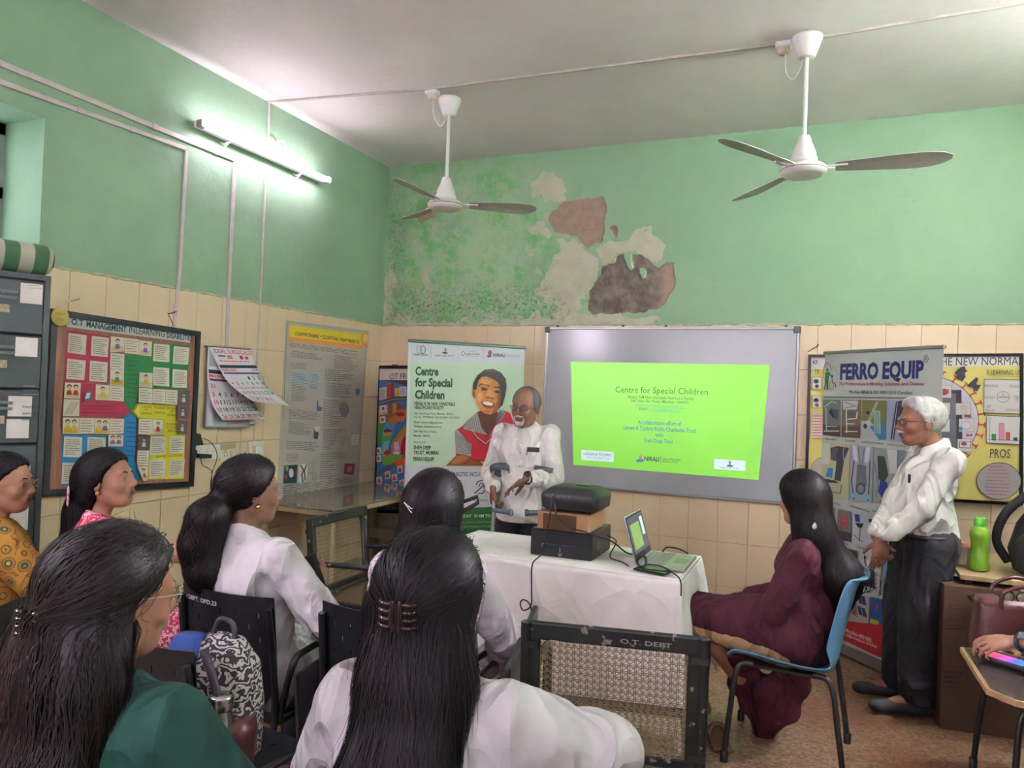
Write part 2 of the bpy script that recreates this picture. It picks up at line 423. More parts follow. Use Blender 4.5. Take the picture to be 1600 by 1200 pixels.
bare = bare*(1-poly_mask(jx, jz, pB_hole, 0.01))
dark = poly_mask(GX, GZ, pts_wall([(915, 495), (915, 400), (1000, 392), (1033, 415), (1034, 470), (1010, 495)]), 0.04)
# pale undercoat where the top paint has flaked
pale_p = [pts_wall(q) for q in (
    [(826, 292), (838, 278), (862, 272), (885, 284), (890, 300), (872, 312), (850, 318), (835, 306)],
    [(932, 392), (945, 378), (972, 376), (990, 362), (1012, 356), (1030, 372), (1038, 395), (1034, 420), (1020, 414), (1000, 400), (985, 396), (965, 402), (945, 412), (935, 408)],
    [(843, 460), (850, 430), (862, 400), (880, 372), (905, 375), (925, 400), (940, 415), (925, 445), (918, 470), (900, 485), (878, 480), (850, 470)],
    [(868, 500), (870, 470), (895, 460), (910, 480), (905, 498)], [(915, 507), (920, 492), (980, 490), (1024, 494), (1026, 507)],
    [(660, 420), (668, 414), (672, 440), (672, 470), (662, 486), (660, 455)], [(600, 470), (600, 432), (612, 425), (622, 440), (616, 460), (612, 500), (600, 506)],
    [(600, 508), (600, 494), (700, 500), (860, 492), (1030, 498), (1030, 508)], [(825, 350), (840, 345), (862, 352), (864, 366), (840, 365)])]
pale = np.maximum.reduce([poly_mask(GX+(fbm(GX*12, GZ*12, GX*0, 5, 31)-0.5)*0.16, GZ+(fbm(GX*12, GZ*12, GX*0, 5, 41)-0.5)*0.16, p, 0.02) for p in pale_p])
damp = poly_mask(GX, GZ, pts_wall([(600, 510), (600, 268), (720, 262), (830, 300), (880, 400), (930, 430), (950, 510)]), 0.5)
mould = poly_mask(GX, GZ, pts_wall([(600, 505), (612, 440), (700, 455), (760, 450), (850, 450), (880, 470), (900, 505)]), 0.14)
mould = np.maximum(mould, 0.6*poly_mask(GX, GZ, pts_wall([(598, 440), (602, 300), (640, 330), (650, 430)]), 0.1))
relief = -0.010*(bare > 0.5)-0.0016*((pale > 0.5) & (bare <= 0.5))+(fbm(GX*3, GZ*3, GX*0, 4, 3)-0.5)*0.006-(bare > 0.5)*(fbm(GX*30, GZ*30, GX*0, 3, 8))*0.004
relief[:, 0] = 0; relief[:, -1] = 0
idx = np.arange(GX.size).reshape(GX.shape)
vv = np.stack([GX.ravel(), relief.ravel()*-1.0+0.0, GZ.ravel()], 1)
qf = np.stack([idx[:-1, :-1], idx[1:, :-1], idx[1:, 1:], idx[:-1, 1:]], -1).reshape(-1, 4)
def fast_mesh(name, v, q):
    me = bpy.data.meshes.new(name); n = len(v); m = len(q); k = q.shape[1]
    me.vertices.add(n); me.vertices.foreach_set('co', np.asarray(v, np.float32).ravel())
    me.loops.add(m*k); me.loops.foreach_set('vertex_index', np.asarray(q, np.int32).ravel())
    me.polygons.add(m); me.polygons.foreach_set('loop_start', np.arange(0, m*k, k, dtype=np.int32)); 
    me.polygons.foreach_set('loop_total', np.full(m, k, np.int32))
    me.polygons.foreach_set('use_smooth', np.ones(m, bool)); me.update(calc_edges=True); me.validate(); return me
me = fast_mesh('wall_back_plaster', vv, qf)
for nm, arr in (('bare', bare), ('dark', dark), ('pale', pale), ('damp', damp), ('mould', mould)):
    a = me.attributes.new(nm, 'FLOAT', 'POINT'); a.data.foreach_set('value', arr.ravel().astype(np.float32))
def backwall_material():
    m = bpy.data.materials.new('peeling_green_plaster'); m.use_nodes = True; nt = m.node_tree; b = nt.nodes['Principled BSDF']; L = nt.links.new
    tc = nt.nodes.new('ShaderNodeTexCoord')
    def noise(s, d=8, r=0.6):
        n = nt.nodes.new('ShaderNodeTexNoise'); n.inputs['Scale'].default_value = s; n.inputs['Detail'].default_value = d; n.inputs['Roughness'].default_value = r
        L(tc.outputs['Object'], n.inputs['Vector']); return n.outputs[0]
    def rng(x, a, b_, c=0, d=1):
        n = nt.nodes.new('ShaderNodeMapRange'); n.inputs[1].default_value = a; n.inputs[2].default_value = b_; n.inputs[3].default_value = c; n.inputs[4].default_value = d; L(x, n.inputs[0]); return n.outputs[0]
    def at(nm):
        a = nt.nodes.new('ShaderNodeAttribute'); a.attribute_name = nm; return a.outputs['Fac']
    def mth(op, x, y):
        n = nt.nodes.new('ShaderNodeMath'); n.operation = op; n.use_clamp = False
        for i, q in enumerate((x, y)):
            if isinstance(q, (int, float)): n.inputs[i].default_value = q
            else: L(q, n.inputs[i])
        return n.outputs[0]
    def mix(f, c1, c2):
        n = nt.nodes.new('ShaderNodeMix'); n.data_type = 'RGBA'; L(f, n.inputs[0])
        for i, q in ((6, c1), (7, c2)):
            if isinstance(q, tuple): n.inputs[i].default_value = q
            else: L(q, n.inputs[i])
        return n.outputs[2]
    base = mix(rng(noise(1.2), 0.35, 0.65), rgb(124, 156, 123), rgb(130, 161, 130))
    # damp zone: vivid and pale green blotches
    dn = mth('MULTIPLY', at('damp'), rng(noise(2.4, 10, 0.7), 0.38, 0.52))
    base = mix(dn, base, rgb(150, 180, 140))
    dn2 = mth('MULTIPLY', rng(at('damp'), 0.15, 0.5), rng(noise(4.0, 12, 0.75), 0.49, 0.58))
    base = mix(dn2, base, rgb(104, 164, 98))
    fl_ = mth('MULTIPLY', rng(at('damp'), 0.25, 0.7), rng(noise(7.5, 14, 0.8), 0.55, 0.57))
    base = mix(fl_, base, rgb(172, 172, 142))
    pl = rng(mth('ADD', at('pale'), rng(noise(11, 10, 0.7), 0.2, 0.8, -0.55, 0.55)), 0.45, 0.52)
    pcol = mix(rng(noise(6), 0.4, 0.6), rgb(170, 164, 138), rgb(178, 178, 158))
    base = mix(pl, base, pcol)
    mo = mth('MULTIPLY', rng(at('mould'), 0.2, 0.9), rng(noise(34, 12, 0.8), 0.51, 0.58))
    base = mix(mo, base, rgb(70, 80, 60))
    mo2 = mth('MULTIPLY', rng(at('mould'), 0.3, 0.9), rng(noise(5, 9, 0.7), 0.5, 0.62, 0, 0.5))
    base = mix(mo2, base, rgb(110, 128, 88))
    bcol = mix(rng(noise(18, 9, 0.7), 0.35, 0.65), rgb(138, 114, 98), rgb(156, 132, 116))
    dcol = mix(rng(noise(9, 12, 0.75), 0.42, 0.62), rgb(80, 72, 62), rgb(124, 112, 98))
    dcol = mix(rng(noise(5, 12, 0.8), 0.60, 0.70), dcol, rgb(160, 156, 148))
    bcol = mix(at('dark'), bcol, dcol)
    bf = rng(at('bare'), 0.46, 0.54)
    edge = mth('MULTIPLY', rng(at('bare'), 0.05, 0.4), mth('SUBTRACT', 1.0, bf))
    base = mix(mth('MULTIPLY', edge, 0.3), base, rgb(170, 172, 148))
    base = mix(bf, base, bcol)
    L(base, b.inputs['Base Color']); b.inputs['Roughness'].default_value = 0.7
    bp = nt.nodes.new('ShaderNodeBump'); bp.inputs['Strength'].default_value = 0.35; bp.inputs['Distance'].default_value = 0.02
    hsum = mth('ADD', mth('MULTIPLY', noise(25, 8, 0.6), 0.4), mth('SUBTRACT', mth('MULTIPLY', noise(3, 5, 0.5), 0.8), mth('MULTIPLY', pl, 0.12)))
    L(hsum, bp.inputs['Height']); L(bp.outputs[0], b.inputs['Normal'])
    return m
wb = MB().box((XR/2, 0.15+0.02, H/2), (XR+0.6, 0.3, H)).build('wall_back', m_green); tag(wb, kind='structure')
pl_o = link('plaster', me, backwall_material(), wb)

# ceramic wall tiles, each its own piece; the bottom row is cut
m_tile = mat('cream_tile', (216, 194, 162), 0.22, var=0.05, vscale=1.5, bump=0.03, bscale=4)
m_grout = mat('grout', (150, 132, 104), 0.8)
def tile_mesh(w_, h_):
    g = 0.0012; b = 0.0018; t = 0.006
    x0, x1, z0, z1 = g, w_-g, g, h_-g
    v = [(x0, 0, z0), (x1, 0, z0), (x1, 0, z1), (x0, 0, z1), (x0, -t+b, z0), (x1, -t+b, z0), (x1, -t+b, z1), (x0, -t+b, z1),
         (x0+b, -t, z0+b), (x1-b, -t, z0+b), (x1-b, -t, z1-b), (x0+b, -t, z1-b)]
    f = [(8, 9, 10, 11)]+[(a, (a+1) % 4, 4+(a+1) % 4, 4+a) for a in range(4)]+[(4+a, 4+(a+1) % 4, 8+(a+1) % 4, 8+a) for a in range(4)]
    me = pyd('tile', v, f); me.materials.append(m_tile); return me
tm_full, tm_cut = tile_mesh(TW, TH), tile_mesh(TW, TH*0.33)
SK = T-6.33*TH
def lay(wall, x_of, n, first_w, rz, lastcol=None):
    rnd = random.Random(4)
    for c in range(n):
        for r_ in range(7):
            me_ = tm_full if r_ < 6 else tm_cut
            xx = x_of(c)
            if c == 0 and first_w: me_ = tile_mesh(first_w, TH if r_ < 6 else TH*0.33)
            o = bpy.data.objects.new('tile', me_); COL.objects.link(o); o.parent = wall
            z = T-(r_+1)*TH if r_ < 6 else SK
            dp = rnd.uniform(0, 0.0006); jr = rnd.uniform(-0.0012, 0.0012)
            if rz == 0: o.location = (xx, -dp, z); o.rotation_euler = (rnd.uniform(-1, 1)*0.0012, 0, jr)
            else: o.location = (dp, xx, z); o.rotation_euler = (0, rnd.uniform(-1, 1)*0.0012, rz+jr)
X0 = 0.191*0.956
lay(wb, lambda c: 0 if c == 0 else X0+(c-1)*TW, 26, X0, 0)
gb = MB().box((XR/2, -0.0005+0.011, T/2), (XR, 0.022, T)).build('grout_bed', m_grout, wb)
# left wall columns run from the corner towards the camera
Y0 = -3.1812*0.956; k0 = 14
def yl(c): return Y0+(13-c)*TW      # start (lower y) of the column
lay(wl, lambda c: yl(c), 36, None, PI/2)
gl = MB().box((0.0005-0.0115+0.0, YN/2+0.0, T/2), (0.022, -YN, min(T, WIN_Z0+5))).build('grout_bed', m_grout, wl)
# granite skirting and plaster lip over the tiles
m_gran = mat('granite', (112, 112, 104), 0.35, var=0.35, vscale=120)
tag(MB().box((XR/2, -0.009, SK/2), (XR, 0.018, SK)).build('baseboard_back', m_gran), kind='structure')
tag(MB().box((0.009, YN/2, SK/2), (0.018, -YN, SK)).build('baseboard_left', m_gran), kind='structure')
m_lip = mat('plaster_lip', (168, 166, 132), 0.8, var=0.25, vscale=20, bump=0.6, bscale=30)
def lip(p0, p1, nn, name):
    rnd = random.Random(9); p0 = np.array(p0, float); p1 = np.array(p1, float); n = 160; mb = MB(); pts = [p0+(p1-p0)*i/n+np.array([0, 0, rnd.uniform(-0.003, 0.004)])+np.array(nn)*rnd.uniform(-0.001, 0.003) for i in range(n+1)]
    mb.tube(pts, [0.007+rnd.uniform(-0.003, 0.003) for _ in pts], 6); o = mb.build(name, m_lip); tag(o, kind='structure'); return o
lip((0, -0.003, T+0.002), (XR, -0.003, T+0.002), (0, -1, 0), 'trim_1')
lip((0.003, 0, T+0.002), (0.003, WIN_Y0, T+0.002), (1, 0, 0), 'trim_2')
# ================================================================== FIXTURES
m_pvc = mat('pvc_conduit', (182, 172, 168), 0.5, var=0.12, vscale=14)
m_white = mat('white_enamel', (214, 212, 206), 0.35, var=0.04, vscale=6)
m_black = mat('black_plastic', (22, 23, 25), 0.45)
m_blackgl = mat('black_gloss', (14, 15, 17), 0.22)
m_chrome = mat('steel', (190, 190, 188), 0.25, metal=1.0)
m_cable = mat('black_cable', (20, 20, 22), 0.5)
m_cream = mat('cream_plastic', (214, 204, 180), 0.45)
m_print = attr_mat('print_matte', 0.65)
m_printg = attr_mat('print_gloss', 0.28, coat=0.3)

# ---- conduits on the left wall
def strip(mb, a, b, w_, d_, nrm):
    a = np.array(a, float); b = np.array(b, float); L = np.linalg.norm(b-a); x = (b-a)/L; n = np.array(nrm, float); y = np.cross(n, x)
    mb.box((a+b)/2+n*d_/2, (L, w_, d_), frame3(x, y, n), bev=0.002)
def conduit(path, w_, label, clips=(), nrm=(1, 0, 0)):
    ts = [np.array(p, float) for p in path]
    o = thing('cable_conduit', label, 'conduit', ts[0])
    for i, (a, b) in enumerate(zip(ts[:-1], ts[1:])):
        mb = MB(); strip(mb, W(o, a), W(o, b), w_, 0.014, nrm); mb.build('channel', m_pvc, o)
    for c in clips:
        a, b = ts[c[0]], ts[c[0]+1]; p = a+(b-a)*c[1]; mb = MB(); dr = (b-a)/np.linalg.norm(b-a)
        strip(mb, W(o, p-dr*0.02), W(o, p+dr*0.02), w_+0.006, 0.018, nrm); mb.build('coupler', m_pvc, o)
    return o
q = lambda a, b: onx(a, b, 0.0)
conduit([q(-60, 75), q(366, 250), q(357, 425), q(352, 545)], 0.030, 'upper grey cable conduit running down beside the tube light to the calendar', [(0, 0.62), (0, 0.9)])
conduit([q(-60, 107), q(290, 233), q(279, 425), q(270, 515)], 0.026, 'lower grey cable conduit turning down behind the learning disabilities board', [(0, 0.45), (0, 0.7)])
conduit([q(415, 258), q(405, 470), q(398, 600), q(394, 712)], 0.014, 'thin painted conduit running down beside the framed text poster')
conduit([q(419, 160), q(418, 212)], 0.016, 'short thin conduit dropping from the ceiling above the tube light')
o = thing('ceiling_rose', 'small cracked plaster rose behind the tube light with loose wires', 'ceiling rose', q(424, 224))
MB().lathe([(0.0, 0.03), (0.018, 0.03), (0.045, 0.018), (0.055, 0.0)], (0, 0, 0), 14, Matrix.Rotation(PI/2, 3, 'Y')).build('cap', mat('old_plaster', (190, 196, 160), 0.8, var=0.2), o)
MB().tube(crv([(0.03, 0.0, 0), (0.06, 0.05, 0.03), (0.05, 0.09, -0.02), (0.06, 0.11, -0.13)]), 0.004, 6).build('wire', m_white, o)
# ---- ceiling conduit with two round junction boxes
cq = lambda a, b: onz(a, b, H)
for k, (a, b) in enumerate([((419, 158), (675, 137)), ((675, 137), (1225, 66)), ((1225, 66), (1660, -8))]):
    conduit([cq(*a), cq(*b)], 0.018, ['ceiling conduit from the left wall to the first fan', 'ceiling conduit between the two fans', 'ceiling conduit running right from the second fan'][k], nrm=(0, 0, -1))
def jbox(px_, lab, fan_px):
    c = cq(*px_); o = thing('junction_box', lab, 'junction box', c)
    MB().box((0, 0, -0.02), (0.09, 0.07, 0.04), bev=0.008).build('box', m_white, o)
    MB().lathe([(0.034, 0), (0.034, -0.012), (0.026, -0.028), (0.0, -0.03)], (0, 0, -0.04), 16).build('cover', mat('ivory', (206, 190, 160), 0.5), o)
    f = W(o, cq(*fan_px)); pts = [(0.01, 0, -0.06), (0.015, 0, -0.17), (f[0]*0.45, f[1]*0.5, -0.235), (f[0]*0.75, f[1]*0.8, -0.19), (f[0]*0.88, f[1]*0.9, -0.09)]
    MB().tube(crv(pts), 0.0035, 6).build('wire', m_white, o)
jbox((676, 140), 'white junction box on the ceiling beside the left fan', (703, 146))
jbox((1225, 66), 'white junction box on the ceiling beside the right fan', (1262, 48))
# ---- ceiling fans
def fan(c, zhub, angs, label, L):
    o = thing('ceiling_fan', label, 'fan', (c[0], c[1], H))
    MB().tube([(0, 0, -0.01), (0, 0, -0.05)], 0.012).tube([(-0.03, 0, -0.02), (0.03, 0, -0.02)], 0.006).build('hook', m_chrome, o)
    MB().lathe([(0.072, -0.03), (0.078, -0.035), (0.078, -0.05), (0.044, -0.145), (0.040, -0.15), (0.0, -0.15)], n=28).build('canopy', m_white, o)
    z = zhub-H
    MB().tube([(0, 0, -0.1), (0, 0, z+0.14)], 0.0115, 12).build('down_rod', m_white, o)
    MB().lathe([(0.0, 0.165), (0.03, 0.16), (0.038, 0.13), (0.062, 0.07), (0.064, 0.045), (0.07, 0.04), (0.07, 0.01), (0.0, 0.01)], (0, 0, z), 28).build('lower_canopy', m_white, o)
    mt = MB().lathe([(0.07, 0.012), (0.095, 0.005), (0.118, -0.012), (0.122, -0.022), (0.122, -0.034), (0.116, -0.04), (0.108, -0.05), (0.095, -0.056), (0.0, -0.06)], (0, 0, z), 32).build('motor', m_white, o)
    MB().lathe([(0.1232, -0.026), (0.1245, -0.028), (0.1232, -0.03)], (0, 0, z), 32).build('trim_ring', mat('brown_trim', (120, 100, 80), 0.4), mt)
    for a in angs:
        b = MB(); R = Matrix.Rotation(a, 3, 'Z'); tw = Matrix.Rotation(-0.24, 3, 'X')
        n = 12; top = []; 
        for i in range(n+1):
            t = i/n; x = 0.16+(L-0.16)*t
            hw = 0.045+0.030*min(1, t*1.6) if t < 0.75 else 0.075*math.sqrt(max(0.02, 1-((t-0.75)/0.26)**2))
            top.append((x, hw, -hw))
        vs = []; 
        for x, h1, h2 in top:
            for y in (h1, h1*0.33, h2*0.33, h2):
                cz = 0.006*(1-(y/0.08)**2); vs.append(R @ (tw @ Vector((x, y, cz))+Vector((0, 0, z-0.02))))
        for x, h1, h2 in top:
            for y in (h1, h1*0.33, h2*0.33, h2):
                cz = 0.006*(1-(y/0.08)**2)-0.003; vs.append(R @ (tw @ Vector((x, y, cz))+Vector((0, 0, z-0.02))))
        N = 4*(n+1); fs = []
        for i in range(n):
            for j in range(3):
                k = i*4+j; fs += [(k, k+4, k+5, k+1), (N+k, N+k+1, N+k+5, N+k+4)]
            fs += [(i*4, N+i*4, N+i*4+4, i*4+4), (i*4+3, i*4+7, N+i*4+7, N+i*4+3)]
        fs += [(0, 1, 2, 3, N+3, N+2, N+1, N), tuple([n*4+3, n*4+2, n*4+1, n*4, N+n*4, N+n*4+1, N+n*4+2, N+n*4+3])]
        b.add(vs, fs, False); bo = b.build('blade', mat('fan_blade', (170, 172, 160), 0.5), o)
        s = MB(); 
        for yy in (-0.02, 0.02): s.tube([R @ Vector((0.1, yy, z-0.018)), R @ Vector((0.22, yy*1.3, z-0.018))], 0.006, 6)
        s.build('bracket', m_white, bo)
f1, f2 = cq(703, 147), cq(1262, 48)
RGT = math.atan2(_R0[1], _R0[0])
fan(f1, 2.845, [RGT+0.08, RGT+2.2, RGT+4.3], 'white ceiling fan on the left, between the tube light and the peeling wall', 0.62)
fan(f2, 2.845, [RGT-0.42, RGT-2.5, RGT+1.8], 'white ceiling fan on the right, nearer the camera, above the standing man', 0.70)
# ---- tube light on the left wall
a, b = onx(311, 197, 0.1), onx(513, 278, 0.1)
tz = (a[2]+b[2])/2
o = thing('tube_light', 'lit white fluorescent tube light fixed to the green left wall', 'tube light', (0.0, (a[1]+b[1])/2, tz))
L = b[1]-a[1]
MB().box((0.075, 0, 0.0), (0.05, L, 0.045), bev=0.006).build('batten', m_white, o)
m_tube = mat('tube_glow', (255, 255, 255), 0.4, emit=(244, 250, 255), es=0.75)
MB().tube([(0.115, -L/2+0.05, 0.002), (0.115, L/2-0.05, 0.002)], 0.014, 14).build('tube', m_tube, o)
for s in (-1, 1):
    MB().box((0.1, s*(L/2-0.022), 0.0), (0.06, 0.045, 0.05), bev=0.008).build('end_cap', mat('tube_cap', (150, 138, 128), 0.5), o)
    MB().tube([(0.0, s*L*0.28, -0.02), (0.03, s*L*0.28, -0.035), (0.075, s*L*0.28, -0.02)], 0.008, 6).tube([(0.075, s*L*0.28, -0.02), (0.03, s*L*0.28, -0.06), (0.0, s*L*0.28, -0.05)], 0.006, 6).build('bracket', m_white, o)
area_light('tube_light_glow', (0.135, (a[1]+b[1])/2, tz), L, 2.2, (0, -PI/2, 0), (1.0, 0.82, 1.04), 0.04).rotation_euler = (PI/2, 0, PI/2)
# unseen tube light on the right wall, then two more tubes added as fill
for lc, rz_, lb, pw in (((XR, -2.1, 3.12), PI, 'lit fluorescent tube light on the right wall outside the picture', 95), ((XR, -5.2, 3.12), PI, 'added fill tube light, unseen, on the right wall nearer the rear', 7), ((0, -5.6, 3.17), 0, 'added fill tube light, unseen, on the left wall behind the camera', 6)):
    r = dup(o, lc, rz_, lb); sg_ = -1 if rz_ else 1
    area_light('tube_light_glow', (lc[0]+sg_*0.135, lc[1], lc[2]), L, pw, (PI/2, 0, sg_*PI/2), (1.0, 0.82, 1.05), 0.04)

# ---- wooden-backed board OT MANAGEMENT IN LEARNING DISABILITIES
class CP:   # crop coordinates -> photo pixels
    def __init__(s, ox, oy, k): s.o = (ox, oy); s.k = k
    def __call__(s, u, v): return (s.o[0]+u/s.k, s.o[1]+v/s.k)
    def q(s, *a): return [s(*p) for p in a]
def framed(name, label, cat, axis, off, ypx, bw, m_fr, m_back, thick=0.03, group=None, open_right=False):
    """board with four frame bars; ypx: outer corners tl,tr,br,bl in the photo; returns root, corners3d"""
    fn = (lambda p: onx(p[0], p[1], off)) if axis == 'x' else (lambda p: ony(p[0], p[1], off))
    c = [fn(p) for p in ypx]
    n = np.array((1, 0, 0)) if axis == 'x' else np.array((0, -1, 0))
    base = (c[2]+c[3])/2
    o = thing(name, label, cat, base)
    c = [p-base for p in c]
    MB().prism([p-n*0.006 for p in c], -n*(thick-0.006)).build('backboard', m_back, o)
    ctr = sum(c)/4
    inn = [p+(c[(i+1) % 4]-p)/np.linalg.norm(c[(i+1) % 4]-p)*bw+(c[i-1]-p)/np.linalg.norm(c[i-1]-p)*bw for i, p in enumerate(c)]
    for i in range(4):
        j = (i+1) % 4; MB().prism([c[i]+n*0.006, c[j]+n*0.006, inn[j]+n*0.006, inn[i]+n*0.006], -n*0.016).build('frame_bar', m_fr, o)
    return o, base
m_bfr = mat('black_frame', (20, 24, 34), 0.4); m_wood = mat('red_wood', (140, 92, 72), 0.5, var=0.25, vscale=6, stretch=(12, 12, 0.8))
bo, base = framed('notice_board', 'framed learning disabilities notice board hung on the tiled left wall', 'notice board', 'x', 0.045,
                  [(80, 482), (313, 518), (302, 760), (66, 776)], 0.034, m_bfr, m_wood)
c = CP(60, 460, 3.75)
pr = Print((0.0395, 0, 0), (1, 0, 0), bo)
PINK, GRN, BLU, YEL, PAP, INK = (172, 44, 74), (36, 116, 62), (34, 124, 178), (214, 202, 44), (206, 198, 184), (70, 66, 66)
pr.poly(c.q((168, 100), (893, 220), (888, 283), (163, 190)), (206, 206, 196))
pr.poly(c.q((165, 210), (418, 243), (412, 520), (150, 512)), PINK)
pr.poly(c.q((150, 512), (330, 526), (328, 625), (498, 628), (540, 680), (495, 722), (140, 712)), PINK)
pr.poly(c.q((505, 352), (662, 365), (664, 280), (886, 300), (872, 562), (578, 545), (576, 640), (540, 688), (497, 628)), GRN)
pr.poly(c.q((540, 684), (578, 640), (803, 650), (803, 740), (860, 748), (852, 1078), (635, 1085), (640, 825), (722, 815), (724, 735), (574, 722)), YEL)
pr.poly(c.q((540, 688), (575, 724), (564, 975), (600, 1090), (130, 1120), (140, 820), (400, 825), (488, 815), (494, 722)), BLU)
pap = [((175, 225), (283, 240), (275, 355), (170, 340)), ((312, 243), (413, 255), (405, 368), (306, 358)), ((168, 376), (277, 388), (268, 503), (162, 495)), ((302, 388), (405, 398), (400, 515), (296, 508)),
       ((675, 287), (768, 295), (765, 398), (670, 390)), ((792, 303), (883, 311), (875, 412), (786, 406)), ((672, 425), (765, 432), (765, 540), (670, 533)), ((785, 437), (870, 445), (868, 548), (782, 545)),
       ((150, 832), (255, 836), (250, 955), (142, 952)), ((286, 834), (392, 838), (388, 950), (282, 950)), ((138, 985), (245, 985), (240, 1105), (132, 1110)),
       ((655, 830), (747, 832), (743, 935), (650, 942)), ((770, 832), (852, 832), (850, 932), (765, 932)), ((648, 970), (742, 968), (738, 1070), (645, 1078)), ((765, 968), (855, 965), (848, 1062), (758, 1070))]
for i, p in enumerate(pap):
    k = c.q(*p); pr.poly(k, PAP); e = [pr.bi(k, *t) for t in ((0.1, 0.1), (0.92, 0.1), (0.92, 0.92), (0.1, 0.92))]; pr.lines(e, 8, INK, 0.3, i, ragged=0.35)
cells = [((420, 245), (503, 252), (500, 335), (416, 340)), ((503, 255), (585, 262), (583, 352), (500, 345)), ((585, 268), (663, 275), (658, 363), (583, 355)), ((418, 340), (500, 350), (498, 440), (414, 436)), ((416, 436), (498, 440), (495, 540), (413, 530)), ((330, 526), (413, 530), (412, 622), (328, 618)), ((413, 532), (497, 540), (495, 628), (412, 622)),
         ((148, 515), (243, 518), (238, 612), (142, 608)), ((140, 612), (236, 615), (232, 714), (136, 712)), ((136, 720), (232, 722), (228, 818), (132, 815)), ((232, 722), (322, 724), (318, 816), (228, 816)), ((322, 724), (410, 726), (405, 818), (318, 816)), ((410, 726), (494, 728), (490, 816), (405, 818)), ((400, 820), (488, 822), (486, 890), (398, 890)),
         ((580, 455), (660, 460), (658, 548), (578, 542)), ((578, 545), (658, 550), (656, 640), (576, 632)), ((658, 552), (734, 556), (732, 642), (656, 636)), ((734, 556), (806, 560), (803, 648), (732, 642)), ((808, 562), (876, 566), (870, 650), (805, 648)), ((805, 652), (868, 656), (862, 728), (803, 724)), ((803, 738), (862, 740), (858, 818), (800, 815)),
         ((575, 726), (655, 730), (652, 822), (572, 818)), ((655, 730), (722, 733), (720, 822), (652, 822)), ((572, 825), (640, 828), (636, 910), (568, 908)), ((566, 912), (636, 912), (630, 1004), (562, 1000)), ((562, 1004), (630, 1005), (626, 1088), (600, 1092))]
rnd = random.Random(3); picts = {0, 2, 4, 5, 7, 9, 11, 13, 14, 18, 19, 20, 22, 23, 25}
for i, p in enumerate(cells):
    k = c.q(*p); dk = i in (18, 19, 20, 23)
    pr.poly(k, (86, 78, 76) if dk else (208, 200, 180))
    pr.line(k, 0.35, (60, 56, 56), closed=True)
    if i in picts:
        sh = (200, 150, 50) if i in (4, 9, 11) else (196, 176, 130)
        if not dk: pr.qd(k, 0.08, 0.62, 0.92, 0.95, sh)
        for t in (range(2) if i in (7, 9, 11, 13) else range(1)):
            uu = 0.3+0.4*t if i in (7, 9, 11, 13) else 0.5
            cc = pr.bi(k, uu, 0.32); r_ = np.linalg.norm(pr.bi(k, 1, 0)-pr.bi(k, 0, 0))*0.13
            pr.ell(cc+np.array([0, -r_*0.5]), r_*1.15, r_*1.1, (34, 28, 30)); pr.ell(cc, r_*0.95, r_, (214, 170, 130) if not dk else (150, 146, 140))
            bc = rnd.choice([(196, 60, 50), (120, 90, 170), (60, 140, 110), (200, 170, 60)]) if not dk else (190, 186, 180)
            pr.poly([pr.bi(k, uu-0.17, 0.78), pr.bi(k, uu-0.12, 0.48), pr.bi(k, uu+0.12, 0.48), pr.bi(k, uu+0.17, 0.78)], bc)
    elif i == 8:
        for t in range(5): pr.line([pr.bi(k, 0.1+t*0.1, 0.9), pr.bi(k, 0.5+t*0.1, 0.15)], 0.8, rnd.choice([(150, 120, 80), (180, 90, 70), (120, 150, 80)]))
    else:
        e = [pr.bi(k, *t) for t in ((0.1, 0.08), (0.92, 0.08), (0.92, 0.92), (0.1, 0.92))]; pr.lines(e, 5, (150, 60, 60) if i in (1, 6, 16) else INK, 0.22, i)
pr.poly(c.q((262, 572), (300, 568), (290, 618), (252, 628)), (60, 110, 130)); pr.poly(c.q((266, 578), (290, 575), (282, 608), (258, 612)), (190, 200, 205))
pr.poly(c.q((540, 684), (575, 642), (576, 722)), (226, 214, 90)); pr.line(c.q((498, 628), (540, 684), (576, 642)), 0.4, (30, 30, 40)); pr.line(c.q((495, 722), (540, 688), (575, 724)), 0.4, (30, 30, 40))
DK = (24, 66, 84)
for s, a, b, h, o_ in (('O.T', (176, 176), (248, 184), 9.5, 0.035), ('MANAGEMENT', (265, 190), (500, 222), 9.5, 0.03), ('IN', (516, 224), (550, 229), 10, 0.0), ('LEARNING', (556, 231), (722, 250), 10, 0.0), ('DISABILITIES', (736, 254), (886, 273), 8.5, 0.02)):
    pr.text(s, c(*a), c(*b), h, DK if o_ else (34, 40, 54), o_)
for s, a, b in (('TRANSFER', (586, 662), (648, 665)), ('OF', (604, 680), (626, 681)), ('LEARNING', (586, 700), (650, 704)), ('INCREASED', (662, 668), (728, 672)), ('CONFIDENCE', (662, 696), (728, 700)), ('INCREASE', (738, 672), (798, 676)), ('IN', (758, 690), (774, 691)), ('INTEREST', (740, 710), (796, 713)), ('INCREASE', (734, 764), (794, 766)), ('IN SOCIAL', (736, 783), (794, 785)), ('SKILLS', (742, 803), (786, 805)), ('REMEDIATION', (674, 956), (826, 948))):
    pr.text(s, c(*a), c(*b), 3.4, (60, 60, 30), 0.0)
pr.lines(c.q((240, 640), (490, 645), (490, 705), (240, 700)), 3, (110, 26, 50), 0.2, 77); pr.lines(c.q((500, 735), (570, 740), (560, 960), (495, 955)), 8, (20, 70, 130), 0.22, 78); pr.lines(c.q((505, 375), (570, 380), (572, 620), (505, 610)), 9, (22, 80, 44), 0.2, 79)
pr.build('poster_print', m_print)
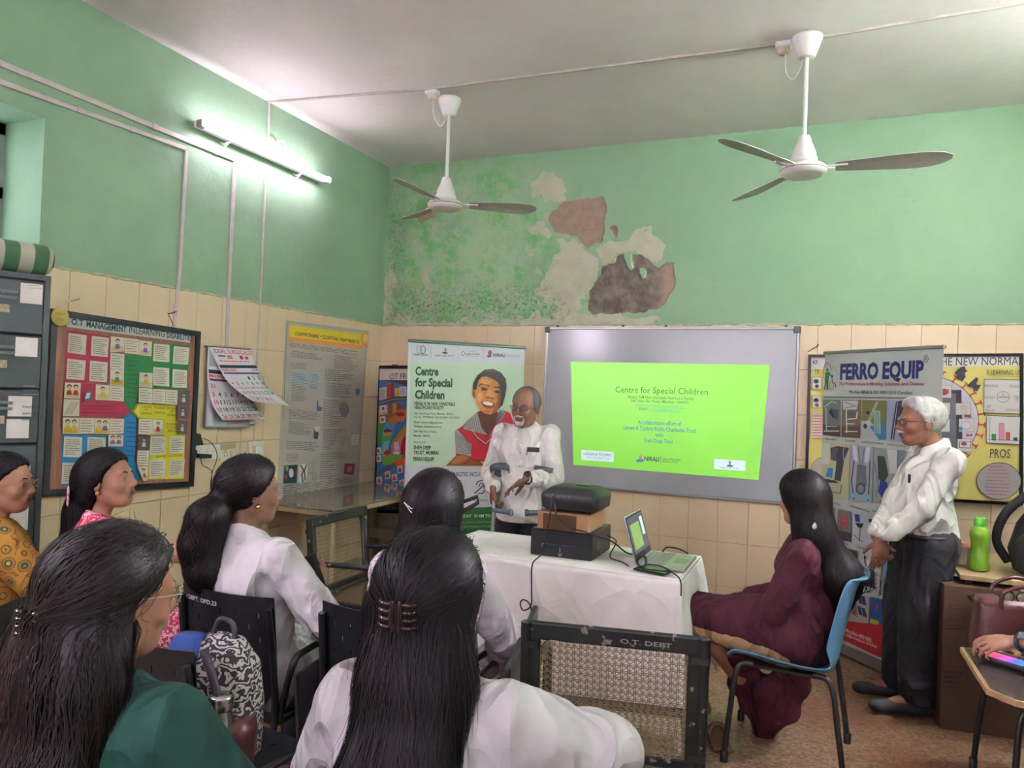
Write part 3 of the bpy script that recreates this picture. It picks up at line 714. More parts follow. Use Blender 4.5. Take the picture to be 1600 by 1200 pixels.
# round yellow badge pinned on the corner, nails and hanging strings
bp = W(bo, onx(94, 495, 0.055))
MB().lathe([(0.0, 0.006), (0.045, 0.006), (0.05, 0.0)], bp, 22, Matrix.Rotation(PI/2, 3, 'Y')).build('badge', mat('badge_gold', (190, 168, 84), 0.5, var=0.15, vscale=30), bo)
pr = Print((0.062, 0, 0), (1, 0, 0), bo); pr.text('FIRST', (87, 492), (102, 493), 4, (150, 110, 50)); pr.text('PRIZE', (88, 500), (101, 501), 4, (150, 110, 50)); pr.build('badge_print', m_print)
for nm, nail, col_, pts, lb in (('nail', (110, 470), m_chrome, [(108, 470), (97, 466), (93, 474), (98, 484)], 'bent steel nail with white string above the board corner'), ('nail', (262, 490), mat('rust', (92, 62, 54), 0.7), [(262, 489), (266, 497), (270, 507), (272, 509)], 'rusty nail with brown string above the notice board')):
    p = onx(*nail, 0.0); o = thing(nm, lb, 'nail', p)
    d = W(o, onx(nail[0]+14, nail[1]-3, 0.06)); MB().tube([(-0.005, 0, 0), (0.02, 0, 0), d], 0.004, 6).build('shank', col_, o)
    MB().tube(crv([W(o, onx(*t, 0.03)) for t in pts]), 0.0025, 5).build('string', m_white if nm == 'nail' and nail[0] == 110 else col_, o)

# ---- laminated text poster on the left wall
c = CP(440, 500, 4.14)
crn = [onx(*p, 0.008) for p in ((447, 500), (576, 517), (559, 758), (432, 790))]
ct = thing('text_poster', 'laminated white text poster with a yellow title band on the left wall', 'poster', (crn[2]+crn[3])/2)
MB().prism([W(ct, p) for p in crn], (-0.003, 0, 0)).build('sheet', mat('laminate', (178, 172, 162), 0.25, var=0.06, vscale=5), ct)
pr = Print((0.0085, 0, 0), (1, 0, 0), ct)
pr.poly(c.q((52, 32), (545, 95), (525, 190), (45, 130)), (214, 190, 40)); pr.poly(c.q((46, 108), (530, 165), (525, 190), (45, 132)), (222, 138, 62))
for s, a, b in (('COGNITIVE TRAINING', (84, 98), (240, 117)), ('-', (248, 112), (258, 113)), ('OCCUPATIONAL THERAPY PERSPECTIVE', (264, 120), (502, 154))): pr.text(s, c(*a), c(*b), 5.5, (46, 44, 30), 0.025)
G = (92, 88, 90)
def tx(q_, n, seed, col=G, fill=0.34, rg=0.25): pr.lines(c.q(*q_), n, col, fill, seed, ragged=rg)
tx(((55, 145), (515, 205), (512, 235), (52, 175)), 3, 1); tx(((60, 195), (280, 225), (270, 265), (58, 240)), 4, 2); tx(((340, 222), (470, 240), (500, 330), (340, 315)), 9, 3)
tx(((60, 270), (165, 280), (165, 320), (58, 315)), 5, 4)
pr.poly(c.q((62, 330), (165, 340), (160, 425), (60, 418)), (160, 176, 184)); pr.poly(c.q((185, 340), (245, 345), (242, 440), (182, 432)), (160, 176, 184))
tx(((65, 335), (165, 345), (165, 530), (62, 522)), 18, 5); tx(((188, 345), (245, 350), (240, 450), (184, 442)), 9, 6)
tx(((280, 315), (490, 330), (480, 400), (278, 395)), 6, 7, rg=0.6); tx(((285, 400), (470, 420), (465, 505), (282, 500)), 8, 8, rg=0.5); tx(((270, 510), (400, 520), (395, 700), (265, 690)), 16, 9, rg=0.5)
tx(((45, 570), (260, 600), (250, 650), (42, 640)), 7, 10); tx(((45, 650), (200, 680), (190, 760), (40, 735)), 8, 11, rg=0.5); tx(((30, 780), (250, 790), (240, 850), (28, 838)), 5, 12); tx(((28, 860), (110, 865), (108, 925), (26, 920)), 6, 13)
tx(((265, 700), (430, 705), (330, 850), (260, 840)), 12, 14, rg=0.5); tx(((250, 855), (440, 850), (430, 900), (248, 900)), 4, 15); tx(((250, 905), (350, 905), (345, 1030), (245, 1035)), 9, 16, rg=0.5)
tx(((8, 1068), (470, 1015), (468, 1050), (5, 1145)), 5, 17, rg=0.05)
pr.poly(c.q((15, 942), (102, 935), (95, 1055), (8, 1058)), (40, 78, 84)); pr.ell(c(60, 990), 3.6, 7, (206, 206, 200)); pr.ell(c(25, 1015), 2.2, 4.5, (170, 60, 60)); pr.ell(c(32, 960), 2.4, 4, (150, 150, 110)); pr.poly(c.q((82, 965), (100, 962), (96, 1010), (78, 1015)), (130, 60, 70))
pr.poly(c.q((110, 935), (168, 928), (160, 1040), (106, 1050)), (206, 204, 196)); pr.line(c.q((120, 940), (140, 970), (128, 1000), (135, 1045)), 2.2, (50, 66, 56)); pr.line(c.q((158, 935), (145, 975), (150, 1035)), 1.8, (40, 50, 44))
pr.line(c.q((172, 925), (205, 922), (200, 985), (170, 990)), 0.5, G, closed=True); pr.ring(c(210, 1010), 3.5, 6.5, 0.5, G); pr.lines(c.q((195, 990), (225, 988), (222, 1035), (192, 1038)), 6, G, 0.2, 5)
pr.poly(c.q((405, 928), (472, 930), (462, 1002), (400, 995)), (140, 52, 58)); pr.poly(c.q((422, 945), (455, 947), (450, 985), (418, 982)), (176, 110, 110))
pr.ell(c(402, 580), 7, 10.5, (128, 126, 128)); pr.ring(c(402, 580), 7, 10.5, 0.6, (70, 68, 72)); pr.line(c.q((390, 545), (402, 580), (395, 610)), 0.5, (70, 68, 72)); pr.line(c.q((375, 575), (430, 585)), 0.5, (70, 68, 72))
pr.poly(c.q((378, 755), (410, 765), (395, 820), (365, 800)), (140, 156, 140)); pr.poly(c.q((415, 715), (440, 710), (444, 750), (418, 752)), (176, 168, 120)); pr.poly(c.q((450, 745), (496, 740), (494, 800), (448, 810)), (200, 196, 188)); pr.lines(c.q((454, 752), (490, 748), (490, 795), (452, 802)), 5, G, 0.2, 8)
pr.poly(c.q((208, 690), (240, 700), (230, 770), (202, 765)), (74, 58, 74)); pr.poly(c.q((205, 685), (248, 690), (236, 725), (212, 720)), (190, 186, 186))
pr.poly(c.q((225, 522), (232, 520), (236, 560), (262, 565), (250, 590), (222, 588)), (70, 96, 130)); pr.poly(c.q((478, 445), (500, 442), (502, 470), (490, 490), (480, 488), (474, 465)), (84, 110, 150)); pr.ring(c(418, 463), 2, 4, 0.5, (70, 68, 72))
pr.line(c.q((8, 640), (20, 300), (32, 10)), 0.8, (110, 106, 100)); pr.line(c.q((32, 12), (560, 78)), 0.8, (140, 136, 130)); pr.line(c.q((545, 180), (520, 520), (492, 1050)), 0.6, (130, 126, 120))
pr.ell(c(535, 120), 6.2, 9, (212, 150, 56)); pr.ell(c(537, 118), 4, 6, (226, 190, 90)); pr.line(c.q((525, 155), (556, 175)), 1.2, (214, 96, 84)); pr.build('poster_print', m_printg)

# ---- framed city poster OT FRO... on the back wall
oo, base = framed('picture_frame', 'black framed colourful town poster on the back wall, half behind the green banner', 'poster', 'y', -0.04,
                  [(588.5, 571), (735, 571), (733, 806), (582, 801)], 0.03, m_blackgl, mat('poster_paper', (200, 196, 188), 0.6))
c = CP(580, 560, 4.615)
pr = Print((0, -0.0345, 0), (0, -1, 0), oo); c0 = [pr.to3(p) for p in c.q((57, 72))]
SKY = (58, 118, 170)
pr.poly(c.q((57, 72), (640, 60), (640, 160), (55, 152)), (206, 196, 186)); pr.text('OT FROM THE', c(133, 152), c(420, 146), 9.5, (26, 26, 28), 0.0)
pr.poly(c.q((55, 156), (640, 160), (640, 1110), (20, 1110)), SKY)
pr.poly(c.q((75, 156), (640, 160), (640, 220), (270, 205), (180, 175)), (60, 66, 72))
pr.poly(c.q((112, 180), (165, 175), (165, 275), (112, 290)), (198, 84, 44)); pr.poly(c.q((140, 178), (165, 175), (165, 275), (140, 282)), (150, 44, 60))
for i in range(4):
    for j in range(2): pr.poly(c.q((118+j*12, 190+i*22), (124+j*12, 190+i*22), (124+j*12, 202+i*22), (118+j*12, 202+i*22)), (60, 40, 60), up=(i+j == 0))
pr.poly(c.q((60, 215), (110, 205), (110, 292), (58, 300)), (196, 190, 180)); pr.poly(c.q((170, 215), (205, 212), (205, 275), (170, 280)), (204, 170, 70)); pr.poly(c.q((205, 205), (255, 202), (255, 270), (205, 275)), (206, 202, 196))
pr.lines(c.q((62, 225), (108, 218), (108, 290), (60, 295)), 6, (60, 60, 70), 0.3, 2); pr.lines(c.q((208, 212), (252, 208), (252, 262), (208, 268)), 5, (60, 60, 70), 0.3, 3)
pr.poly(c.q((50, 315), (160, 275), (640, 265), (640, 305), (250, 300), (140, 320), (48, 345)), (74, 80, 86)); pr.line(c.q((60, 325), (160, 295), (280, 288)), 0.5, (200, 200, 200))
pr.poly(c.q((50, 350), (180, 318), (225, 330), (150, 430), (48, 480)), (150, 100, 70))
for i in range(5):
    a0 = (60+i*32, 345-i*6); pr.poly(c.q(a0, (a0[0]+26, a0[1]-4), (a0[0]+28, a0[1]+60), (a0[0]-2, a0[1]+66)), [(206, 202, 190), (190, 186, 170), (150, 90, 60), (204, 160, 80), (170, 70, 50)][i]); pr.lines(c.q(a0, (a0[0]+26, a0[1]-4), (a0[0]+28, a0[1]+60), (a0[0]-2, a0[1]+66)), 6, (60, 50, 50), 0.3, i)
pr.poly(c.q((40, 480), (95, 440), (120, 480), (90, 560), (60, 600), (35, 640)), (66, 142, 60))
pr.poly(c.q((105, 470), (200, 370), (640, 320), (640, 420), (230, 430), (170, 480)), (190, 120, 50))
pr.poly(c.q((175, 395), (225, 385), (245, 425), (240, 455), (180, 455)), (206, 110, 80)); pr.poly(c.q((170, 400), (190, 388), (228, 385), (245, 412), (200, 420)), (176, 40, 44))
pr.poly(c.q((80, 520), (105, 470), (175, 480), (150, 590), (80, 590)), (60, 150, 190)); pr.poly(c.q((90, 515), (140, 505), (150, 560), (90, 560)), (206, 150, 90)); pr.poly(c.q((85, 525), (110, 505), (150, 515), (150, 530), (100, 535)), (120, 40, 60))
pr.poly(c.q((80, 560), (150, 555), (130, 640), (80, 740), (75, 620)), (92, 176, 70)); pr.poly(c.q((90, 600), (135, 590), (120, 690), (80, 700)), (120, 190, 200))
pr.poly(c.q((150, 600), (250, 470), (640, 460), (640, 560), (260, 560), (200, 640), (160, 680)), (170, 130, 60)); pr.poly(c.q((145, 620), (220, 560), (240, 600), (215, 680), (150, 690)), (206, 120, 100))
pr.ell(c(270, 650), 12, 22, (178, 24, 40)); pr.line(c.q((222, 670), (240, 700), (250, 720)), 0.8, (20, 20, 20))
pr.poly(c.q((165, 605), (200, 600), (205, 660), (170, 665)), (214, 206, 204)); pr.poly(c.q((160, 675), (205, 668), (205, 710), (165, 718)), (210, 206, 200))
pr.poly(c.q((90, 680), (120, 655), (148, 680), (145, 720), (95, 725)), (206, 130, 100)); pr.poly(c.q((88, 682), (118, 655), (150, 680), (120, 700)), (178, 44, 50))
pr.poly(c.q((80, 720), (170, 690), (240, 700), (200, 760), (90, 770)), (110, 180, 70)); pr.poly(c.q((160, 740), (250, 710), (250, 770), (170, 800)), (220, 96, 50))
pr.poly(c.q((30, 830), (170, 750), (185, 775), (40, 855)), (90, 94, 100)); pr.poly(c.q((30, 855), (190, 775), (640, 760), (640, 1000), (25, 1010)), (70, 110, 160))
for i, (u, v) in enumerate([(60, 880), (120, 840), (110, 930), (170, 860), (190, 960), (60, 980), (210, 800), (130, 990), (225, 900)]):
    pr.poly(c.q((u-20, v-22), (u+18, v-30), (u+24, v+22), (u-16, v+30)), [(206, 202, 196), (214, 190, 190), (200, 206, 212)][i % 3]); pr.ell(c(u, v-5), 2, 2.6, (176, 110, 80)); pr.poly(c.q((u-12, v+2), (u+12, v), (u+14, v+18), (u-12, v+20)), [(190, 50, 60), (60, 110, 60), (70, 80, 150)][i % 3])
for i, (u, v) in enumerate([(55, 665), (55, 720), (85, 440), (90, 360)]): pr.poly(c.q((u-20, v-20), (u+22, v-24), (u+24, v+24), (u-18, v+28)), (204, 204, 200)); pr.ell(c(u, v), 2, 2.4, (150, 80, 70)); pr.line(c.q((u-10, v+12), (u+12, v+10)), 1, (70, 130, 80))
pr.poly(c.q((110, 1020), (640, 1000), (640, 1110), (105, 1110)), (150, 120, 100)); pr.poly(c.q((140, 1030), (200, 1025), (200, 1090), (140, 1095)), (60, 70, 80)); pr.lines(c.q((145, 1035), (195, 1030), (195, 1085), (145, 1090)), 4, (190, 180, 170), 0.3, 4)
pr.build('poster_print', m_printg)
MB().box(W(oo, ony(617, 570.5, -0.04)), (0.06, 0.02, 0.012), bev=0.003).build('red_tab', mat('red_tape', (170, 40, 44), 0.6), oo)
# ================================================================== LEFT WALL THINGS
class PrintUV(Print):
    """print on a curved sheet: surf(u,v) -> 3d point (v down), normal n(u,v) constant lift"""
    def __init__(s, surf, parent, up=(1, 0, 0)):
        s.surf = surf; s.n = np.array(up, float); s.lift = 0.002; s.step = 0.0002; s.v = []; s.f = []; s.c = []; s.parent = parent
    def to3(s, q): return s.surf(q[0], q[1])
    def text(s, t, u0, v0, u1, h, col, off=0.0):
        v, f = text_mesh(t, off)
        if not len(v): return s
        s.up(); x0 = v[:, 0].min(); w_ = v[:, 0].max()-x0
        s._add([s.surf(u0+(q_[0]-x0)/w_*(u1-u0), v0-q_[1]/0.7*h) for q_ in v], f, col); return s
def sheet_surf(rows):
    """rows: list of (left px, right px, xdepth); returns surf"""
    L_ = [onx(a[0], a[1], d) for a, b, d in rows]; R_ = [onx(b[0], b[1], d2 if False else d) for a, b, d in rows]; n = len(rows)-1
    def surf(u, v):
        t = min(max(v, 0), 0.9999)*n; i = int(t); t -= i
        g = lambda A, k: A[max(0, min(n, k))]
        def cr(A):
            a, b, c_, d = g(A, i-1), g(A, i), g(A, i+1), g(A, i+2)
            return 0.5*((2*b)+(-a+c_)*t+(2*a-5*b+4*c_-d)*t*t+(-a+3*b-3*c_+d)*t**3)
        return cr(L_)*(1-u)+cr(R_)*u
    return surf
def sheet_mesh(surf, name, m, parent, nu=6, nv=18, th=0.0012):
    vs = [surf(u/nu, v/nv) for v in range(nv+1) for u in range(nu+1)]
    fs = [(v*(nu+1)+u, v*(nu+1)+u+1, (v+1)*(nu+1)+u+1, (v+1)*(nu+1)+u) for v in range(nv) for u in range(nu)]
    o = link(name, pyd(name, vs, fs), m, None, True); adopt(o, parent)
    md = o.modifiers.new('s', 'SOLIDIFY'); md.thickness = th; md.offset = -1; return o
m_paper = mat('paper', (212, 210, 214), 0.6, var=0.03, vscale=8)
c = CP(290, 520, 5.0)
cal = thing('wall_calendar', 'white wall calendar with pages blown sideways, hung below a grey conduit', 'calendar', onx(360, 600, 0.0))
st = sheet_surf([(c(172, 105), c(500, 128), 0.012), (c(158, 430), c(512, 440), 0.02), (c(144, 742), c(480, 742), 0.035)]); sheet_mesh(st, 'back_pages', mat('calendar_back', (160, 164, 172), 0.6), cal, th=0.02)
s1 = sheet_surf([(c(175, 110), c(500, 132), 0.02), (c(166, 300), c(505, 320), 0.026), (c(182, 500), c(520, 510), 0.035), (c(205, 738), c(558, 708), 0.05)]); sheet_mesh(s1, 'page', m_paper, cal)
s2 = sheet_surf([(c(178, 112), c(502, 134), 0.028), (c(168, 290), c(505, 330), 0.036), (c(180, 440), c(520, 460), 0.05), (c(218, 580), c(548, 570), 0.075), (c(292, 686), c(624, 672), 0.11)]); sheet_mesh(s2, 'page', m_paper, cal)
s3 = sheet_surf([(c(175, 107), c(500, 131), 0.034), (c(245, 245), c(548, 250), 0.05), (c(318, 368), c(605, 370), 0.085), (c(410, 455), c(672, 455), 0.14), (c(530, 537), c(812, 572), 0.22)]); sheet_mesh(s3, 'page', m_paper, cal)
RED, NAVY = (198, 52, 62), (40, 46, 70)
def month(surf, nums, head, year, top, rows, first_row, size, seed, hdr=True):
    pr = PrintUV(surf, cal, (1, 0, 0))
    if hdr:
        pr.text('IDEAL SURGICALS', 0.08, 0.105, 0.97, 0.065, RED, 0.015)
        pr.quad((0.12, 0.13), (0.3, 0.13), (0.3, 0.15), (0.12, 0.15), (60, 90, 120)); pr.quad((0.34, 0.125), (0.46, 0.125), (0.46, 0.175), (0.34, 0.175), (206, 120, 130)); pr.quad((0.65, 0.125), (0.73, 0.125), (0.73, 0.175), (0.65, 0.175), (150, 30, 50)); pr.quad((0.77, 0.14), (0.87, 0.13), (0.86, 0.17), (0.78, 0.18), (200, 60, 70))
        pr.lines(((0.1, 0.19), (0.92, 0.19), (0.92, 0.22), (0.1, 0.22)), 1, (220, 110, 120), 0.5, 3)
    pr.quad((0.03, top-0.09), (0.99, top-0.09), (0.99, top-0.045), (0.03, top-0.045), NAVY)
    pr.text(head, 0.04, top+0.005, 0.42, 0.04, RED, 0.02); pr.text(year, 0.8, top+0.0, 0.97, 0.035, RED, 0.01)
    pr.quad((0.04, top+0.02), (0.98, top+0.02), (0.98, top+0.05), (0.04, top+0.05), (150, 60, 80) if head == 'MARCH' else (120, 124, 150))
    pr.lines(((0.05, top+0.022), (0.97, top+0.022), (0.97, top+0.048), (0.05, top+0.048)), 1, (60, 60, 100), 0.7, 4, ragged=0.02)
    y0 = top+0.06; rh = rows
    for r_, row in enumerate(nums):
        for k_, s_ in enumerate(row):
            if s_: pr.text(s_, 0.045+k_*0.137, y0+(r_+0.8)*rh, 0.045+k_*0.137+(0.055 if len(s_) < 2 else 0.10), rh*0.55, RED if (k_ == 0 or s_ in ('25', '29')) else (50, 54, 64), 0.012)
    for r_ in range(len(nums)+1): pr.quad((0.02, y0+r_*rh), (0.98, y0+r_*rh), (0.98, y0+r_*rh+0.002), (0.02, y0+r_*rh+0.002), (170, 170, 178))
    for k_ in range(8): pr.quad((0.02+k_*0.137, y0), (0.023+k_*0.137, y0), (0.023+k_*0.137, y0+len(nums)*rh), (0.02+k_*0.137, y0+len(nums)*rh), (170, 170, 178))
    pr.lines(((0.04, 0.93), (0.95, 0.93), (0.95, 0.99), (0.04, 0.99)), 3, (206, 110, 120), 0.35, 6)
    pr.build('page_print', m_print)
month(s3, [['', '', '', '', '1', '2', '3'], ['4', '5', '6', '7', '8', '9', '10'], ['11', '12', '13', '14', '15', '16', '17'], ['18', '19', '20', '21', '22', '23', '24'], ['25', '26', '27', '28', '29', '', '']], 'FEBRUARY', '2024', 0.35, 0.105, 0, 1, 1)
month(s2, [['31', '', '', '', '', '1', '2'], ['3', '4', '5', '6', '7', '8', '9'], ['10', '11', '12', '13', '14', '15', '16'], ['17', '18', '19', '20', '21', '22', '23'], ['24', '25', '26', '27', '28', '29', '30']], 'MARCH', '2024', 0.33, 0.115, 0, 1, 2, False)
pr = PrintUV(s1, cal, (1, 0, 0))
pr.text('2', 0.0, 0.72, 0.06, 0.05, NAVY, 0.01); pr.text('28', 0.0, 0.83, 0.12, 0.05, RED, 0.01)
for r_ in range(4): pr.quad((0.02, 0.88+r_*0.03), (0.96, 0.88+r_*0.03), (0.96, 0.883+r_*0.03), (0.02, 0.883+r_*0.03), (120, 120, 130))
for k_ in range(18): pr.quad((0.02+k_*0.055, 0.88), (0.026+k_*0.055, 0.88), (0.026+k_*0.055, 0.97), (0.02+k_*0.055, 0.97), (130, 130, 140))
pr.quad((0.3, 0.955), (0.65, 0.955), (0.65, 0.968), (0.3, 0.968), RED); pr.build('page_print', m_print)
MB().prism([W(cal, onx(*p, 0.036)) for p in (c(170, 100), c(502, 126), c(502, 134), c(170, 108))], (-0.03, 0, 0)).build('top_bar', mat('dark_bar', (46, 60, 58), 0.4), cal)
# notice sheet behind the calendar
gs = thing('paper_notice', 'pale green printed sheet taped between the notice board and the calendar', 'paper', onx(322, 600, 0.001))
MB().prism([W(gs, onx(*p, 0.004)) for p in c.q((118, 42), (205, 50), (218, 70), (214, 560), (80, 570), (96, 200))], (-0.003, 0, 0)).build('sheet', mat('greenish_paper', (176, 190, 168), 0.6), gs)
pr = Print((0.0045, 0, 0), (1, 0, 0), gs); pr.lines(c.q((125, 70), (205, 75), (170, 180), (118, 180)), 5, (110, 150, 120), 0.2, 3); pr.ell(c(130, 220), 1.4, 4, (150, 60, 50)); pr.ell(c(128, 300), 2.5, 4.5, (120, 90, 60)); pr.lines(c.q((115, 340), (150, 345), (140, 420), (110, 420)), 5, (110, 150, 120), 0.2, 5); pr.build('notice_print', m_print)

# ---- sockets, plugs, chargers and cables
def wallbox(name, lab, corners, depth, m, nrm_off=0.0, cat='socket'):
    o = thing(name, lab, cat, onx(*[sum(p[i] for p in corners)/4 for i in (0, 1)], nrm_off))
    mb = MB(); mb.prism([W(o, onx(*p, nrm_off+depth)) for p in corners], (-depth, 0, 0)); mb.build('faceplate', m, o); return o
sk1 = wallbox('power_strip', 'white multi-socket power strip beside the lower right corner of the notice board', c.q((80, 880), (270, 872), (268, 982), (78, 1000)), 0.03, m_white, cat='power strip')
pr = Print((0.0305, 0, 0), (1, 0, 0), sk1)
for k_ in range(3):
    for du, dv in ((0, -14), (-7, 4), (7, 4)): pr.ell(c(115+k_*50+du, 928+dv-k_*3), 0.5, 0.75, (40, 40, 40), n=8)
pr.build('socket_holes', m_print)
mb = MB(); mb.prism([W(sk1, onx(*p, 0.0605)) for p in c.q((104, 945), (205, 950), (204, 980), (104, 976))], (-0.03, 0, 0)); mb.build('black_plug', m_black, sk1)
mb = MB(); mb.prism([W(sk1, onx(*p, 0.045)) for p in c.q((74, 916), (92, 916), (92, 972), (74, 972))], (-0.045, 0, 0)); mb.build('red_plug', mat('maroon_plastic', (90, 24, 34), 0.5), sk1)
ch = wallbox('charger', 'black phone charger standing on top of the white power strip', c.q((80, 785), (118, 790), (140, 875), (78, 878)), 0.05, m_black, cat='charger')
cb = thing('charger_cable', 'thin black charger cable looping below the power strip', 'cable', onx(330, 700, 0.03))
MB().tube(crv([W(cb, onx(*c(*p), 0.05)) for p in ((140, 825), (190, 850), (235, 910), (246, 980), (215, 1070), (198, 1150), (195, 1200), (205, 1300))]), 0.0025, 6).tube(crv([W(cb, onx(*c(*p), 0.045)) for p in ((118, 975), (130, 1030), (180, 1060), (205, 1090), (200, 1180), (192, 1290))]), 0.0025, 6).build('cable', m_cable, cb)
sk2 = wallbox('wall_socket', 'cream switch socket with brown tape above, right of the power strip', c.q((270, 915), (388, 880), (384, 985), (270, 1000)), 0.02, m_cream)
pr = Print((0.0205, 0, 0), (1, 0, 0), sk2)
for du, dv in ((0, -22), (-12, -8), (12, -10), (-10, 14), (12, 12)): pr.ell(c(312+du, 948+dv), 0.8, 1.1, (60, 50, 44), n=8)
pr.poly(c.q((345, 922), (362, 918), (362, 965), (345, 968)), (190, 182, 160)); pr.line(c.q((345, 922), (362, 918), (362, 965), (345, 968)), 0.3, (90, 80, 70), closed=True)
pr.poly(c.q((272, 870), (388, 862), (390, 900), (300, 920), (272, 912)), (172, 158, 128)); pr.build('socket_print', m_print)
sk3 = wallbox('wall_socket', 'cream raised socket box with a plug in it, left of the text poster', c.q((495, 850), (614, 846), (612, 968), (497, 976)), 0.028, m_cream)
MB().prism([W(sk3, onx(*p, 0.06)) for p in c.q((550, 885), (600, 880), (602, 945), (552, 948))], (-0.032, 0, 0)).build('plug', m_white, sk3)
cb = thing('power_cable', 'black power cable hanging from the cream socket box to the floor', 'cable', onx(405, 720, 0.02))
MB().tube(crv([W(cb, onx(*p, 0.04)) for p in ((405, 709), (405, 730), (406, 780), (412, 825), (417, 850), (419, 880), (422, 905))]), 0.0035, 6).build('cable', m_cable, cb)

# ---- dark green steel locker with drawers
d_ = 3.4; pc = P(79, 432, d_); ch_ = 0.40; fx = np.array([math.sin(ch_), math.cos(ch_), 0]); fn = np.array([math.cos(ch_), -math.sin(ch_), 0])
m_gcab = mat('dark_green_steel', (52, 62, 60), 0.42, var=0.2, vscale=5)
cw, cd, chh = 0.92, 0.42, pc[2]
root = thing('steel_locker', 'tall dark green steel locker with paper labels at the left edge', 'locker', (pc[0], pc[1], 0)); root.rotation_euler = (0, 0, math.atan2(fx[1], fx[0])); 
# local: x along front (negative to the left), -y is out of the front
MB().box((-cw/2, cd/2+0.012, chh/2), (cw, cd-0.02, chh), bev=0.004).build('body', m_gcab, root)
nd = 8; dh = (chh-0.06)/nd; CW = (cw-0.03)/3
fr = MB()
for x in (-0.012, -0.012-CW, -0.012-2*CW, -cw+0.012): fr.box((x, 0.0, chh/2), (0.024, 0.03, chh))
fr.box((-cw/2, 0.0, chh-0.012), (cw, 0.03, 0.024)); fr.build('frame', m_gcab, root)
m_card = mat('label_card', (200, 196, 188), 0.7, var=0.08, vscale=20); m_tan = mat('worn_tan', (150, 136, 110), 0.8, var=0.4, vscale=40); m_lou = mat('louvre_steel', (96, 106, 104), 0.3)
for colm in range(3):
    for k_ in range(nd):
        z0 = chh-0.03-(k_+1)*dh; xc = -0.012-CW*(colm+0.5)
        dr = MB().box((xc, -0.012, z0+dh/2), (CW-0.03, 0.016, dh-0.010), bev=0.003).build('drawer', m_gcab, root)
        hd = MB()
        for zz in (0.052, 0.078): hd.prism([(xc-0.035, -0.02, z0+dh-zz), (xc+0.035, -0.02, z0+dh-zz), (xc+0.028, -0.032, z0+dh-zz-0.010), (xc-0.030, -0.032, z0+dh-zz-0.010)], (0, 0, -0.004))
        hd.build('louvre', m_lou, dr)
        if k_ < 4: MB().box((xc-0.045, -0.021, z0+dh-0.135), (0.10, 0.003, 0.035), bev=0.001).build('label_holder', m_tan, dr)
        if colm == 0:
            for i_, (dx, dz, w2, h2) in enumerate({0: [(0.085, 0.06, 0.085, 0.09)], 1: [(0.075, 0.055, 0.085, 0.085)], 2: [(0.06, 0.075, 0.09, 0.09), (0.055, 0.175, 0.085, 0.085)], 3: [(0.075, 0.155, 0.07, 0.12)], 4: [(0.06, 0.07, 0.10, 0.14)]}.get(k_, [])): MB().box((xc+dx, -0.0215, z0+dh-dz), (w2, 0.002, h2)).build('paper_label', m_card, dr)
pr = Print(pc+fn*0.024, fn, root)
def lp(u, v): return (u/2.45, 350+v/2.45)
for i, (t, a, b) in enumerate((('Arvind Kardile', lp(86, 703), lp(152, 706)), ('Jaishant Khanna', lp(86, 728), lp(152, 728)), ('Riddhi Pashur', lp(86, 752), lp(152, 750)), ('Nikita', lp(112, 890), lp(142, 892)), ('Pratap', lp(112, 917), lp(142, 918)))): pr.text(t, a, b, 3.6, (50, 50, 60), 0.01)
pr.lines([lp(112, 222), lp(165, 224), lp(165, 250), lp(112, 250)], 3, (130, 120, 120), 0.2, 1); pr.lines([lp(88, 612), lp(155, 612), lp(152, 660), lp(88, 660)], 3, (140, 130, 140), 0.15, 2)
pr.build('label_writing', m_print)
# rolled green and cream striped mattress lying on the locker
m_strm = bpy.data.materials.new('striped_ticking'); m_strm.use_nodes = True; nt = m_strm.node_tree
tc = nt.nodes.new('ShaderNodeTexCoord'); sx = nt.nodes.new('ShaderNodeSeparateXYZ'); nt.links.new(tc.outputs['Object'], sx.inputs[0])
wv = nt.nodes.new('ShaderNodeMath'); wv.operation = 'SINE'; mu = nt.nodes.new('ShaderNodeMath'); mu.operation = 'MULTIPLY'; mu.inputs[1].default_value = 2*PI/0.115
nt.links.new(sx.outputs[0], mu.inputs[0]); nt.links.new(mu.outputs[0], wv.inputs[0])
cr = nt.nodes.new('ShaderNodeValToRGB'); cr.color_ramp.elements[0].position = 0.48; cr.color_ramp.elements[0].color = rgb(62, 100, 66); cr.color_ramp.elements[1].position = 0.56; cr.color_ramp.elements[1].color = rgb(160, 158, 140)
mr = nt.nodes.new('ShaderNodeMapRange'); mr.inputs[1].default_value = -1; nt.links.new(wv.outputs[0], mr.inputs[0]); nt.links.new(mr.outputs[0], cr.inputs[0]); nt.links.new(cr.outputs[0], nt.nodes['Principled BSDF'].inputs['Base Color']); nt.nodes['Principled BSDF'].inputs['Roughness'].default_value = 0.9
ro = thing('rolled_mattress', 'rolled green and cream striped mattress lying on top of the locker', 'mattress', (pc[0], pc[1], pc[2]+0.003)); ro.rotation_euler = root.rotation_euler
vs = []; fs = []; nn = 28; prof = []
for i in range(nn):
    a = 2*PI*i/nn; prof.append((math.cos(a)*0.125*(1+0.06*math.sin(3*a)), math.sin(a)*0.078*(1+0.05*math.sin(2*a+1))))
xs_ = [0.025, 0.02, 0.0, -0.05, -0.3, -0.6, -0.86, -0.9]; sc_ = [0.55, 0.8, 0.96, 1, 1.02, 1, 0.98, 0.7]
for x, s_ in zip(xs_, sc_):
    for a, b in prof: vs.append((x, 0.15+a*s_, 0.083+b*s_))
for i in range(len(xs_)-1):
    for k_ in range(nn): fs.append((i*nn+k_, i*nn+(k_+1) % nn, (i+1)*nn+(k_+1) % nn, (i+1)*nn+k_))
